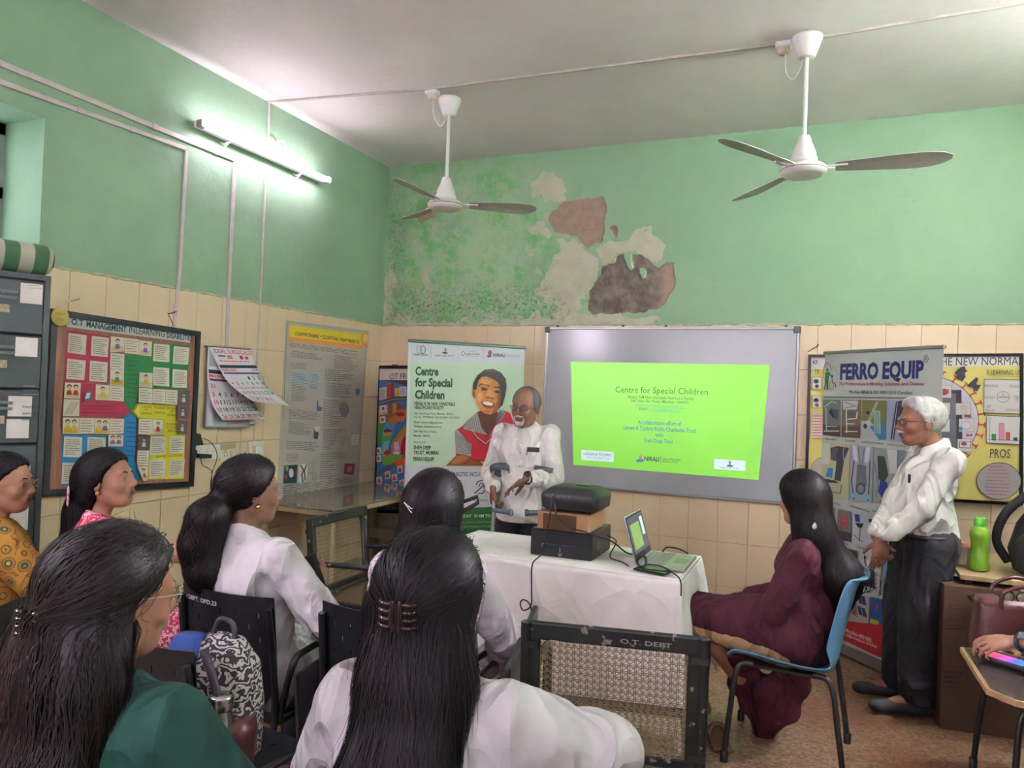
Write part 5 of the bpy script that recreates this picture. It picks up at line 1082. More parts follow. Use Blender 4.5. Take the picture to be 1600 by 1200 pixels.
rtext('Malad (W), Mumbai 400 095.', (112, 888), (398, 1012), 6); rtext('mobility@gmail.com : info@ferroequip.com : ferroEquip', (98, 915), (430, 1045), 4.2); rtext('Web.: www.mobilityenhanced.com', (134, 972), (366, 1080), 5)
pr.build('banner_print', m_printg)

# ---- framed e-learning poster on the back wall at the right
eo, base = framed('notice_board', 'yellow e-learning poster in a black frame at the right end of the back wall', 'notice board', 'y', -0.04,
                  [(1263, 554), (1599, 552), (1598, 790), (1257, 772)], 0.02, m_blackgl, mat('yellow_card', (200, 192, 118), 0.6, var=0.06, vscale=3))
pr = Print((0, -0.0345, 0), (0, -1, 0), eo); c = CP(1450, 540, 4.615); YL = (204, 192, 106)
pr.poly([(1267, 558), (1595, 556), (1595, 571), (1267, 577)], (200, 196, 192)); pr.text('THE NEW NORMAL', c(48, 145), c(686, 140), 12.5, (34, 36, 46), 0.0); pr.text('e', (1270, 569), (1278, 569), 10, (34, 36, 46))
pr.poly([(1267, 577), (1595, 571), (1594, 783), (1263, 766)], YL)
pr.ell(c(-20, 540), 84, 71, (52, 50, 56), n=40); pr.ell(c(-20, 540), 83, 70, (192, 184, 196), n=40)
for a in np.linspace(-1.25, 1.2, 12):
    p = np.array(c(-20, 540))+np.array([84*math.cos(a), 71*math.sin(a)]); dr = np.array([math.cos(a), math.sin(a)]); tn = np.array([-dr[1], dr[0]])
    pr.line([p-dr, p+dr*9], 2.2, (176, 40, 54)); pr.line([p+dr*9-tn*3, p+dr*9+tn*3], 2, (176, 40, 54)); pr.line([p-tn*2.5, p+tn*2.5], 1.4, (176, 40, 54))
pr.poly(c.q((65, 320), (240, 320), (250, 830), (200, 800), (60, 700)), (34, 34, 42)); pr.poly(c.q((-160, 350), (200, 345), (205, 770), (-160, 760)), (96, 98, 108))
PAPR = (200, 196, 190)
for q_ in (((68, 285), (168, 288), (168, 378), (66, 376)), ((198, 415), (306, 415), (306, 500), (198, 500)), ((222, 528), (328, 528), (328, 622), (220, 620)), ((212, 672), (316, 674), (314, 768), (210, 762)), ((60, 410), (160, 412), (158, 500), (60, 500)), ((60, 530), (158, 530), (156, 622), (60, 622)), ((60, 660), (156, 664), (156, 750), (60, 745))): pr.poly(c.q(*q_), PAPR); pr.line(c.q(*q_), 0.4, (40, 40, 46), closed=True)
pr.ell(c(115, 335), 7, 5, (176, 50, 76)); pr.line(c.q((80, 310), (150, 320), (100, 360)), 0.8, (40, 40, 46)); pr.lines(c.q((235, 425), (295, 425), (295, 490), (235, 490)), 6, (90, 96, 90), 0.25, 1); pr.ell(c(275, 575), 8, 5, (206, 200, 206)); pr.ring(c(275, 575), 8, 6, 0.5, (70, 60, 70)); pr.poly(c.q((222, 585), (250, 588), (245, 615), (222, 612)), (40, 130, 180)); pr.poly(c.q((228, 690), (306, 692), (304, 738), (226, 736)), (206, 200, 206)); pr.line(c.q((228, 690), (306, 692), (304, 738), (226, 736)), 0.9, (40, 40, 46), True); pr.ell(c(258, 708), 4.6, 2.8, (186, 46, 80))
for x, y in ((285, 508), (296, 645)): pr.poly(c.q((x-20, y-12), (x, y-4), (x+22, y-10), (x+20, y+12), (x, y+5), (x-22, y+12)), (176, 46, 76))
pr.poly(c.q((190, 200), (215, 170), (235, 155), (265, 150), (270, 175), (285, 180), (262, 200), (270, 225), (245, 262), (230, 250), (205, 240), (212, 215)), (34, 34, 42)); pr.poly(c.q((278, 290), (310, 260), (345, 228), (362, 240), (345, 280), (380, 285), (355, 330), (330, 325), (320, 300), (295, 300)), (34, 34, 42))
pr.text('E-LEARNING USE', c(422, 210), c(684, 212), 7.5, (60, 60, 50)); pr.line(c.q((428, 218), (684, 224)), 0.5, (90, 90, 60))
pr.poly(c.q((403, 240), (686, 248), (678, 496), (398, 485)), (34, 34, 40)); pr.poly(c.q((406, 245), (683, 252), (674, 491), (402, 481)), PAPR)
pr.ring(c(540, 370), 10, 8.4, 0.6, (60, 60, 66)); pr.text('E-', c(534, 357), c(548, 357), 3, (70, 70, 76)); pr.text('LEARNING', c(499, 378), c(582, 379), 3.4, (70, 70, 76), 0.01)
for t, a, b in (('PERFORMANCE', (406, 296), (506, 297)), ('EDUCATION', (584, 298), (672, 299)), ('INFLUENCE', (406, 378), (480, 379)), ('FOLLOW', (616, 374), (672, 375)), ('UP', (628, 394), (648, 394)), ('SELF', (424, 444), (452, 444)), ('EFFICACY', (408, 472), (480, 474)), ('COMMUNICATION', (554, 470), (668, 473))): pr.text(t, c(*a), c(*b), 3.4, (70, 66, 70)); pr.line([c(a[0], a[1]+4), c(b[0], b[1]+4)], 0.3, (90, 90, 90))
pr.poly(c.q((420, 502), (663, 510), (658, 715), (416, 702)), (34, 34, 40)); pr.poly(c.q((424, 506), (660, 514), (654, 710), (420, 698)), PAPR)
for x0, x1, y, cl in ((458, 486, 638, (60, 126, 84)), (510, 545, 562, (204, 130, 160)), (560, 586, 626, (198, 64, 56)), (614, 640, 664, (50, 56, 100))): pr.poly(c.q((x0-2, y-2), (x1+2, y-2), (x1+2, 684), (x0-2, 682)), (50, 40, 50)); pr.poly(c.q((x0, y), (x1, y), (x1, 680), (x0, 678)), cl)
pr.line(c.q((445, 515), (442, 690)), 0.5, (50, 50, 50)); pr.line(c.q((430, 676), (655, 686)), 0.6, (50, 50, 50))
for i in range(10): pr.line(c.q((436, 520+i*16), (443, 520+i*16)), 0.4, (50, 50, 50), up=False)
pr.text('PROS', c(444, 806), c(590, 808), 13.5, (60, 58, 60)); pr.line(c.q((430, 804), (614, 812)), 0.4, (90, 90, 80))
pr.ell(c(508, 975), 35, 29, (40, 38, 44), n=36); pr.ell(c(508, 975), 34, 28, (152, 148, 146), n=36); pr.lines(c.q((440, 850), (580, 850), (620, 1090), (400, 1080)), 9, (176, 130, 140), 0.6, 5, ragged=0.2); pr.lines(c.q((440, 860), (580, 860), (620, 1090), (400, 1080)), 9, (120, 96, 110), 0.2, 6)
pr.text('BENEFITS', c(416, 1124), c(470, 1126), 2.4, (50, 50, 40)); pr.lines(c.q((550, 1108), (600, 1090), (600, 1135), (545, 1138)), 3, (90, 80, 60), 0.3, 9)
c = CP(1240, 530, 3.636)
pr.text('TE', c(118, 193), c(145, 193), 6, (50, 50, 44)); pr.line(c.q((116, 200), (148, 200)), 0.5, (90, 90, 60))
for q_, sd in ((((108, 215), (160, 215), (160, 283), (108, 283)), 1), (((108, 322), (160, 322), (160, 390), (108, 390)), 2)): pr.poly(c.q(*q_), PAPR); pr.line(c.q(*q_), 0.4, (50, 50, 50), True); pr.ell(c(128, q_[0][1]+25), 4, 3.4, (60, 56, 60)); pr.ell(c(132, q_[0][1]+52), 3, 3, (120, 50, 56))
pr.poly(c.q((100, 420), (165, 420), (165, 560), (98, 560)), (204, 184, 170)); pr.lines(c.q((104, 428), (165, 428), (165, 555), (102, 555)), 8, (160, 60, 70), 0.3, 4, ragged=0.1); pr.line(c.q((100, 420), (165, 420), (165, 560), (98, 560)), 0.4, (176, 60, 60), True)
pr.ell(c(160, 750), 17, 22, (50, 50, 50)); pr.ell(c(160, 750), 16.4, 21.4, (160, 156, 140)); pr.build('poster_print', m_print)
p = ony(1277, 541, 0.0); o = thing('nail', 'small bent nail with dark wire above the yellow poster corner', 'nail', p); MB().tube([(0, 0.004, 0), (0, -0.03, 0.0), (0.006, -0.05, 0.01)], 0.005, 6).tube(crv([(0, -0.03, 0), (-0.03, -0.03, -0.02), (-0.06, -0.03, -0.045)]), 0.0025, 5).build('shank', m_black, o)
# ================================================================== FURNITURE
m_blk = mat('black_powdercoat', (24, 27, 30), 0.35, var=0.2, vscale=12)
m_tab = mat('grey_black_laminate', (46, 46, 48), 0.3)
def perf_panel(w_, h_, nx, nz, bend, taper, hole, name, m, parent, xf, th=0.004):
    """curved steel plate with rows of slots really cut out; xf maps (x,z,bulge) to 3d"""
    vs = []; fs = []
    us = [0.0]; 
    gx_ = []; 
    def axis(n, L, hs):   # grid lines with a slot of width hs in each cell
        c_ = L/n; r = []
        for i in range(n): r += [i*c_, i*c_+(c_-hs)/2, i*c_+(c_+hs)/2]
        return r+[L]
    ax = axis(nx, w_, hole[0]); az = axis(nz, h_, hole[1])
    for j, z in enumerate(az):
        for i, x in enumerate(ax):
            xx = x-w_/2; t = z/h_; s_ = 1-taper*max(0, (0.35-t)/0.35)**2
            vs.append(xf(xx*s_, z, bend*(xx/(w_/2))**2))
    nn = len(ax)
    for j in range(len(az)-1):
        for i in range(nn-1):
            ci, cj = i//3, j//3
            if i % 3 == 1 and j % 3 == 1 and (ci+cj) % 2 == 0 and 0 < ci < nx-1 and 0 < cj < nz-1 or False: continue
            fs.append((j*nn+i, j*nn+i+1, (j+1)*nn+i+1, (j+1)*nn+i))
    o = link(name, pyd(name, vs, fs), m, parent, False); md = o.modifiers.new('s', 'SOLIDIFY'); md.thickness = th; md.offset = 0; return o
def slope_tube(pts, r=0.0125, n=8): return MB().tube(crv(pts, 6), r, n)
def office_chair(name, label, loc, rz, tablet='folded', group=None):
    o = thing(name, label, 'chair', loc, rz, group)       # sitter faces +y
    perf_panel(0.40, 0.38, 11, 9, 0.035, 0.30, (0.006, 0.020), 'backrest', m_blk, o, lambda x, z, b: (x, -0.22+b*1.0-(z-0.1)*0.12, 0.475+z))
    perf_panel(0.42, 0.42, 9, 9, -0.01, 0.1, (0.006, 0.02), 'seat', m_blk, o, lambda x, z, b: (x, z-0.20, 0.44+b+0.012*(z/0.42)))
    for s in (-1, 1):
        slope_tube([(s*0.215, -0.30, 0.0), (s*0.21, -0.21, 0.42), (s*0.198, -0.205, 0.60), (s*0.19, -0.235, 0.82)]).build('leg', m_blk, o)
        slope_tube([(s*0.215, 0.22, 0.0), (s*0.21, 0.19, 0.42)]).build('leg', m_blk, o)
        slope_tube([(s*0.21, -0.215, 0.44), (s*0.21, 0.0, 0.435), (s*0.21, 0.19, 0.43)]).build('seat_rail', m_blk, o)
    slope_tube([(-0.21, -0.27, 0.15), (0.21, -0.27, 0.15)], 0.009).tube([(-0.21, 0.2, 0.15), (0.21, 0.2, 0.15)], 0.009, 8).build('stretcher', m_blk, o)
    if tablet:
        slope_tube([(0.215, -0.19, 0.44), (0.245, -0.17, 0.62), (0.25, -0.10, 0.66), (0.25, 0.16, 0.655), (0.235, 0.2, 0.60), (0.215, 0.16, 0.44)], 0.0115).build('armrest', m_blk, o)
        if tablet == 'folded':   # writing board hanging down at the right of the seat
            MB().box((0.285, 0.06, 0.50), (0.016, 0.50, 0.28), Matrix.Rotation(0.10, 3, 'X'), bev=0.006, seg=2).build('writing_board', m_tab, o)
        else:
            MB().box((0.12, 0.20, 0.68), (0.50, 0.28, 0.016), bev=0.006, seg=2).build('writing_board', m_tab, o)
    return o
def chair_at(name, label, L_, R_, z, tablet='folded', group=None, w_=None):
    a, b = onz(*L_, z), onz(*R_, z) if R_ else None
    ang = math.atan2(b[1]-a[1], b[0]-a[0]); mid = (a+b)/2; d_ = np.array([-math.sin(ang), math.cos(ang)])
    return office_chair(name, label, (mid[0]+d_[0]*0.255, mid[1]+d_[1]*0.255, 0), ang, tablet, group)
chA = office_chair('perforated_chair', 'black perforated metal chair lettered OPD 23 behind the ponytailed woman in white', (1.88, -3.57, 0), 0.0)
chB = office_chair('perforated_chair', 'black perforated metal chair left of the foreground woman with the claw clip', (2.43, -3.51, 0), 0.0)
chC = office_chair('perforated_chair', 'black perforated chair at the left edge behind the woman in yellow', (0.72, -3.70, 0), -0.45, None)
chD = office_chair('perforated_chair', 'black chair turned sideways at the left between the mustard and green dressed women', (1.66, -4.14, 0), -1.15, None)
chE = office_chair('perforated_chair', 'black chair hung with the patterned backpack in front of the woman in green', (2.05, -4.05, 0), -0.05, None)
chH = office_chair('perforated_chair', 'black chair under the woman in the pink patterned kurta', (1.20, -3.56, 0), -0.62, None)
def chair_text(o, t, a, b, y0):
    pr = Print(np.array(o.location)+np.array([math.sin(-o.rotation_euler.z)*-1, 0, 0])*0, (0, -1, 0), o)
    return pr
def panel_text(o, t, x, z, w_, h_):
    """white paint lettering on the rear of the backrest"""
    v, f = text_mesh(t, 0.01); k = w_/(v[:, 0].max()); vs = []
    for q_ in v:
        xx = x+q_[0]*k; zz = z+q_[1]/0.7*h_; vs.append((xx, -0.22+0.035*(xx/0.2)**2-(zz-0.475-0.1)*0.12-0.0035, zz))
    link('lettering', pyd('lettering', vs, f), mat('white_paint', (180, 184, 186), 0.7), o)
panel_text(chA, 'V.DEPT. OPD.23', -0.185, 0.806, 0.17, 0.015); panel_text(chB, 'OT. DEPT', -0.02, 0.735, 0.11, 0.015)

# ---- cane chairs: black flat-steel frame with woven cane back and seat
m_cane = mat('woven_cane', (128, 112, 84), 0.6, var=0.15, vscale=30)
def cane_mesh(W_, H_, p, xf):
    """octagonal weave: double verticals, double horizontals and both diagonals, all real strips"""
    mb_v = []; mb_f = []
    def strip2(a, b, w_, off):
        a = np.array(a); b = np.array(b); d = b-a; L = np.linalg.norm(d); m_ = np.array([-d[1], d[0]])/L*w_/2; n = max(1, int(L/0.06)); k = len(mb_v)
        for i in range(n+1):
            q_ = a+d*i/n
            for s in (1, -1): r = q_+m_*s; mb_v.append(xf(r[0], r[1], off))
        for i in range(n): mb_f.append((k+2*i, k+2*i+1, k+2*i+3, k+2*i+2))
    nx, nz = int(W_/p), int(H_/p)
    for i in range(nx+1):
        for s in (-1, 1): x = min(W_, max(0, i*p+s*p*0.13)); strip2((x-W_/2, 0), (x-W_/2, H_), p*0.11, 0.0006)
    for j in range(nz+1):
        for s in (-1, 1): z = min(H_, max(0, j*p+s*p*0.13)); strip2((-W_/2, z), (W_/2, z), p*0.11, -0.0006)
    for k_ in range(-nz, nx+1):
        for sg in (1, -1):
            x0, x1 = k_*p, k_*p+nz*p; z0, z1 = 0.0, nz*p
            if x0 < 0: z0 = -x0; x0 = 0
            if x1 > W_: z1 -= x1-W_; x1 = W_
            if z1-z0 < p*0.5: continue
            a, b = (x0-W_/2, z0), (x1-W_/2, z1)
            if sg < 0: a, b = (-a[0], a[1]), (-b[0], b[1])
            strip2(a, b, p*0.10, 0.0012*sg)
    return mb_v, mb_f
def cane_chair(name, label, loc, rz, p=0.0205):
    o = thing(name, label, 'chair', loc, rz); fb = m_blk2
    yb = lambda z: -0.24-(z-0.45)*0.10
    bw, z0, z1 = 0.235, 0.47, 0.875
    for s in (-1, 1):
        MB().tube([(s*0.262, -0.27, 0.0), (s*0.262, yb(0.45)-0.0, 0.45), (s*0.262, yb(z1), z1-0.005)], 0.017, 12).build('leg', fb, o)
        MB().tube([(s*0.262, 0.25, 0.0), (s*0.262, 0.22, 0.62)], 0.017, 12).build('leg', fb, o)
        MB().tube(crv([(s*0.262, yb(0.64)+0.0, 0.64), (s*0.262, 0.0, 0.655), (s*0.262, 0.19, 0.65), (s*0.262, 0.22, 0.60)], 6), 0.014, 10).build('armrest', fb, o)
        MB().box((s*bw, yb((z0+z1)/2), (z0+z1)/2), (0.034, 0.018, z1-z0), Matrix.Rotation(0.10, 3, 'X'), bev=0.003).build('back_stile', fb, o)
        for z in (z0+0.04, z1-0.07): MB().box((s*0.25, yb(z)-0.012, z), (0.05, 0.01, 0.02)).build('hinge_tab', fb, o)
        MB().box((s*0.235, -0.01, 0.445), (0.03, 0.46, 0.028), bev=0.003).build('seat_rail', fb, o)
    MB().box((0, yb(z1-0.03), z1-0.028), (0.50, 0.02, 0.055), Matrix.Rotation(0.10, 3, 'X'), bev=0.006, seg=2).build('back_rail', fb, o)
    MB().box((0, yb(z0+0.015), z0+0.015), (0.50, 0.02, 0.032), Matrix.Rotation(0.10, 3, 'X'), bev=0.004).build('back_rail', fb, o)
    for y in (-0.235, 0.215): MB().box((0, y, 0.445), (0.50, 0.03, 0.028), bev=0.003).build('seat_rail', fb, o)
    v, f = cane_mesh(0.438, 0.34, p, lambda x, z, of: (x, yb(z0+0.03+z)-0.004+of, z0+0.03+z)); tag(link('cane_back', pyd('cane_back', v, f), m_cane, o), kind='stuff')
    v, f = cane_mesh(0.45, 0.43, p*1.15, lambda x, z, of: (x, z-0.225, 0.452+of)); tag(link('cane_seat', pyd('cane_seat', v, f), m_cane, o), kind='stuff')
    MB().tube([(-0.262, -0.255, 0.16), (0.262, -0.255, 0.16)], 0.010, 8).tube([(-0.262, 0.235, 0.16), (0.262, 0.235, 0.16)], 0.010, 8).build('stretcher', fb, o)
    return o
m_blk2 = mat('chipped_black_paint', (22, 27, 27), 0.4, var=0.5, vscale=22, col2=(30, 34, 33))
nt = m_blk2.node_tree   # chips of paint worn down to brown steel
tcn = nt.nodes.new('ShaderNodeTexCoord'); nn_ = nt.nodes.new('ShaderNodeTexNoise'); nn_.inputs['Scale'].default_value = 30; nn_.inputs['Detail'].default_value = 8
nt.links.new(tcn.outputs['Object'], nn_.inputs['Vector']); mr = nt.nodes.new('ShaderNodeMapRange'); mr.inputs[1].default_value = 0.63; mr.inputs[2].default_value = 0.66; nt.links.new(nn_.outputs[0], mr.inputs[0])
mxn = nt.nodes.new('ShaderNodeMix'); mxn.data_type = 'RGBA'; old = nt.nodes['Principled BSDF'].inputs['Base Color'].links[0].from_socket; nt.links.new(mr.outputs[0], mxn.inputs[0]); nt.links.new(old, mxn.inputs[6]); mxn.inputs[7].default_value = rgb(130, 118, 98); nt.links.new(mxn.outputs[2], nt.nodes['Principled BSDF'].inputs['Base Color'])
cc1 = cane_chair('cane_chair', 'black framed woven cane armchair in the foreground in front of the white table', (3.12, -3.32, 0), 0.205)
vtx, ftx = text_mesh('O.T. DEPT', 0.02); k = 0.15/vtx[:, 0].max()
link('lettering', pyd('lettering', [(0.02+a*k, -0.294-0.004-b*0.0025, 0.838+b*0.02) for a, b in vtx], ftx), mat('faded_paint', (130, 136, 134), 0.8), cc1)
MB().box((-0.315, -0.02, 0.655), (0.02, 0.52, 0.19), Matrix.Rotation(0.10, 3, 'X'), bev=0.005, seg=2).build('writing_board', m_tab, cc1)
MB().box((-0.175, -0.285, 0.835), (0.028, 0.003, 0.030)).build('sticker', mat('grey_sticker', (160, 162, 160), 0.6), cc1)
cc2 = cane_chair('cane_chair', 'cane chair seen edge-on beside the cream worktable', (1.56, -2.33, 0), PI/2*-0.98, 0.022)

# ---- blue moulded plastic chair
def shell_chair(name, label, col_, loc, rz):
    o = thing(name, label, 'chair', loc, rz)
    prof = [(0.23, 0.425), (0.20, 0.455), (0.10, 0.452), (-0.02, 0.44), (-0.13, 0.437), (-0.19, 0.455), (-0.215, 0.52), (-0.235, 0.62), (-0.262, 0.74), (-0.285, 0.815), (-0.305, 0.838), (-0.325, 0.835)]
    hw_ = [0.21, 0.225, 0.232, 0.235, 0.235, 0.235, 0.235, 0.23, 0.22, 0.205, 0.19, 0.18]
    vs = []; fs = []; nu = 10
    P_ = crv([(a, b, c_) for (a, b), c_ in zip(prof, hw_)], 3)
    for y, z, w_ in P_:
        for i in range(nu+1):
            t = i/nu*2-1; e = max(0, abs(t)-0.55)/0.45; cup = 0.03*e*e
            back = min(1, max(0, (z-0.45)/0.1)) if y < -0.15 else 0
            vs.append((t*w_, y+back*(cup*1.2+0.02*t*t), z+(1-back)*(cup-0.012*(1-t*t))))
    for j in range(len(P_)-1):
        for i in range(nu): fs.append((j*(nu+1)+i, j*(nu+1)+i+1, (j+1)*(nu+1)+i+1, (j+1)*(nu+1)+i))
    s = link('seat_shell', pyd('seat_shell', vs, fs), col_, o, True); md = s.modifiers.new('s', 'SOLIDIFY'); md.thickness = 0.012; md.offset = 0; md = s.modifiers.new('u', 'SUBSURF'); md.levels = 1; md.render_levels = 1
    for sx in (-1, 1):
        slope_tube([(sx*0.19, 0.12, 0.425), (sx*0.20, 0.185, 0.40), (sx*0.225, 0.21, 0.20), (sx*0.235, 0.225, 0.02)], 0.0125).build('leg', mat('dark_tube', (38, 36, 36), 0.35), o)
        slope_tube([(sx*0.19, -0.12, 0.425), (sx*0.20, -0.19, 0.40), (sx*0.225, -0.225, 0.20), (sx*0.235, -0.25, 0.02)], 0.0125).build('leg', MATS['dark_tube'], o)
        for y in (0.225, -0.25): MB().lathe([(0.017, 0.0), (0.017, 0.045), (0.0, 0.05)], (sx*0.235, y, 0.0), 12).build('foot_cap', m_black, o)
    MB().box((0, 0, 0.413), (0.36, 0.26, 0.012)).build('seat_bracket', MATS['dark_tube'], o)
    return o
m_blue = mat('blue_plastic', (92, 142, 172), 0.3, var=0.05, vscale=5)
bc = shell_chair('plastic_chair', 'blue moulded plastic chair under the woman in maroon', m_blue, (3.61, -2.17, 0), PI/2-0.05)
pc_ = shell_chair('plastic_chair', 'magenta moulded plastic chair at the right edge holding the handbag', mat('magenta_plastic', (150, 34, 82), 0.35), (4.62, -2.16, 0), PI/2+0.1)

# ---- presentation table under a white cloth
tbl = thing('folding_table', 'rectangular table hidden under the white cloth in front of the whiteboard', 'table', (2.545, -2.162, 0))
MB().box((0, 0, 0.742), (1.24, 0.58, 0.028), bev=0.004).build('tabletop', m_leg, tbl)
for x in (-0.57, 0.57):
    for y in (-0.24, 0.24): MB().box((x, y, 0.364), (0.04, 0.04, 0.728), bev=0.003).build('leg', m_blk, tbl)
vs = []; fs = []
HX, HY = 0.632, 0.298; loop = []
def rr(n=44):
    out = []
    for (cx, cy, a0) in ((HX-0.015, -HY+0.015, -PI/2), (HX-0.015, HY-0.015, 0), (-HX+0.015, HY-0.015, PI/2), (-HX+0.015, -HY+0.015, PI)):
        for k_ in range(5): a = a0+k_*PI/8; out.append((cx+0.015*math.cos(a), cy+0.015*math.sin(a), math.cos(a), math.sin(a)))
    res = []; m = len(out)
    for i in range(m):
        a, b = out[i], out[(i+1) % m]; L = math.hypot(b[0]-a[0], b[1]-a[1]); k_ = max(1, int(L/0.016))
        for j in range(k_):
            t = j/k_; nx, ny = a[2]*(1-t)+b[2]*t, a[3]*(1-t)+b[3]*t; q_ = math.hypot(nx, ny) or 1; res.append((a[0]*(1-t)+b[0]*t, a[1]*(1-t)+b[1]*t, nx/q_, ny/q_))
    return res
lp_ = rr(); NR = 30; nl = len(lp_)
def drop(x, y, nx, ny):
    wf = max(0, -ny); wr = max(0, nx); wl_ = max(0, -nx); wbk = max(0, ny); s_ = wf+wr+wl_+wbk
    corner = min(abs(nx), abs(ny))*1.35
    return (wf**2*0.66+wr**2*(0.30)+wl_**2*0.42+wbk**2*0.4)+corner*0.25
rnd = random.Random(12); ph = [rnd.uniform(0, 6.28) for _ in range(8)]
for r_ in range(NR+1):
    t = r_/NR
    for i, (x, y, nx, ny) in enumerate(lp_):
        s_ = i*0.016; dz = t*drop(x, y, nx, ny)
        corner = (min(abs(nx), abs(ny))*1.41)**0.6
        fl = 0.009+0.034*t; wv_ = (0.5*math.sin(s_*17+ph[0]+0.8*math.sin(t*2))+0.35*math.sin(s_*31+ph[1])+0.3*math.sin(s_*9+ph[2]))*fl+ (fbm(np.array(s_*6.0), np.array(t*3.0), np.array(0.0), 3, 5)-0.5)*0.02*min(1, t*4)
        ou = 0.008*(1-math.exp(-t*12))+wv_*min(1, t*5)+0.03*t+corner*0.075*t
        ou = max(ou, 0.007*(1-math.exp(-t*12)))
        vs.append((x+nx*ou, y+ny*ou, 0.7635-dz-0.006*(1-math.exp(-t*30))))
for r_ in range(NR):
    for i in range(nl): fs.append((r_*nl+i, r_*nl+(i+1) % nl, (r_+1)*nl+(i+1) % nl, (r_+1)*nl+i))
# top surface grid, faintly creased, sewn to the loop by a fan of quads
NXg, NYg = 60, 28; k0_ = len(vs)
for j in range(NYg+1):
    for i in range(NXg+1):
        x = (i/NXg*2-1)*(HX-0.004); y = (j/NYg*2-1)*(HY-0.004)
        z = 0.7635+0.0025*max(0, math.sin(x*9+y*4+1))*0.6+float(fbm(np.array(x*9.0+3), np.array(y*9.0), np.array(0.0), 3, 9)-0.5)*0.005
        e = min(1, (HX-abs(x))/0.03, (HY-abs(y))/0.03); vs.append((x, y, 0.7635+(z-0.7635)*max(0, e)))
for j in range(NYg):
    for i in range(NXg): a = k0_+j*(NXg+1)+i; fs.append((a, a+1, a+NXg+2, a+NXg+1))
m_cloth = mat('white_tablecloth', (228, 226, 220), 0.85, var=0.02, vscale=4, bump=0.5, bscale=3.2, bd=0.03)
clo = link('tablecloth', pyd('tablecloth', vs, fs), m_cloth, None, True); clo.location = (2.545, -2.162, 0); md = clo.modifiers.new('s', 'SOLIDIFY'); md.thickness = 0.002; md.offset = 1
tag(clo, 'white cloth with creases draped over the presentation table', 'tablecloth')

# ---- on the table: boxes, projector, laptop, phone, cables
def boxthing(name, label, cat, c, d, rz, m, part='body', bev=0.003):
    o = thing(name, label, cat, c, rz); MB().box((0, 0, d[2]/2), d, bev=bev).build(part, m, o); return o
m_bbox = mat('black_carton', (30, 31, 33), 0.35, var=0.15, vscale=10); m_kraft = mat('kraft_card', (150, 112, 76), 0.8, var=0.12, vscale=9)
ZT2 = 0.7685
b1 = boxthing('black_box', 'black cardboard box with a white arrow at the bottom of the projector stack', 'box', (2.567, -2.145, ZT2), (0.315, 0.335, 0.128), 0, m_bbox)
MB().box((0, 0, 0.1285), (0.306, 0.326, 0.003)).build('lid_flap', m_bbox, b1)
pr = Print((0, -2.145-0.1675-0.0008, 0), (0, -1, 0), b1); c = CP(700, 700, 3.3333); WT = (180, 180, 178)
pr.line(c.q((583, 520), (583, 562)), 0.8, WT); pr.line(c.q((571, 550), (583, 565), (595, 550)), 0.8, WT); pr.line(c.q((488, 512), (490, 497), (500, 497)), 0.5, WT); pr.line(c.q((500, 497), (670, 516)), 0.5, (96, 96, 98)); pr.build('arrow_print', m_print)
pr = Print((2.567+0.1575+0.0008, 0, 0), (1, 0, 0), b1); pr.poly(c.q((776, 490), (789, 485), (789, 528), (776, 532)), (120, 120, 116)); pr.line(c.q((794, 535), (795, 560)), 0.6, WT); pr.build('label_print', m_print)
b2 = boxthing('cardboard_box', 'brown taped cardboard box under the projector', 'box', (2.575, -2.19, ZT2+0.1315), (0.262, 0.262, 0.086), 0.0, m_kraft)
tp = MB(); tp.box((-0.015, -0.1325, 0.040), (0.17, 0.003, 0.075)); tp.build('shiny_tape', mat('parcel_tape', (84, 66, 48), 0.12), b2)
b3 = thing('projector', 'black video projector on the stacked boxes', 'projector', (2.60, -2.19, ZT2+0.219), 0.0)
pv = []; pf = []
lay_ = [(0.128, 0.125, 0.0), (0.146, 0.138, 0.010), (0.150, 0.142, 0.065), (0.145, 0.137, 0.080), (0.108, 0.108, 0.106), (0.090, 0.090, 0.110)]
N_ = 32
for a_, b_, z in lay_:
    for k_ in range(N_):
        t = 2*PI*k_/N_; ct, st_ = math.cos(t), math.sin(t); e = 0.24
        pv.append((a_*math.copysign(abs(ct)**e, ct), b_*math.copysign(abs(st_)**e, st_)*(1.0 if st_ < 0 else 0.96), z+0.012))
for i in range(len(lay_)-1):
    for k_ in range(N_): pf.append((i*N_+k_, i*N_+(k_+1) % N_, (i+1)*N_+(k_+1) % N_, (i+1)*N_+k_))
pf += [tuple(range(N_))[::-1], tuple(range(5*N_, 6*N_))]
link('housing', pyd('housing', pv, pf), mat('projector_black', (38, 40, 42), 0.4, bump=0.1, bscale=300), b3, True)
MB().box((0.03, 0.03, 0.1245), (0.075, 0.05, 0.003), bev=0.001).build('control_panel', m_blackgl, b3)
fo_ = MB(); [fo_.lathe([(0.012, 0), (0.012, 0.014)], (x, y, 0), 10) for x, y in ((-0.09, -0.09), (0.09, -0.09), (0, 0.09))]; fo_.build('feet', m_black, b3)
po = MB(); [po.box((x, -0.1385, 0.078), (0.013, 0.008, 0.008)) for x in (-0.04, -0.015, 0.01)]; po.box((-0.075, -0.139, 0.082), (0.02, 0.012, 0.016)); po.build('ports', mat('port_grey', (90, 92, 94), 0.4), b3)
MB().lathe([(0.0, 0.0), (0.03, 0.0), (0.034, 0.012), (0.034, 0.02)], (0.06, 0.128, 0.07), 20, Matrix.Rotation(PI/2, 3, 'X')).build('lens', m_blackgl, b3)
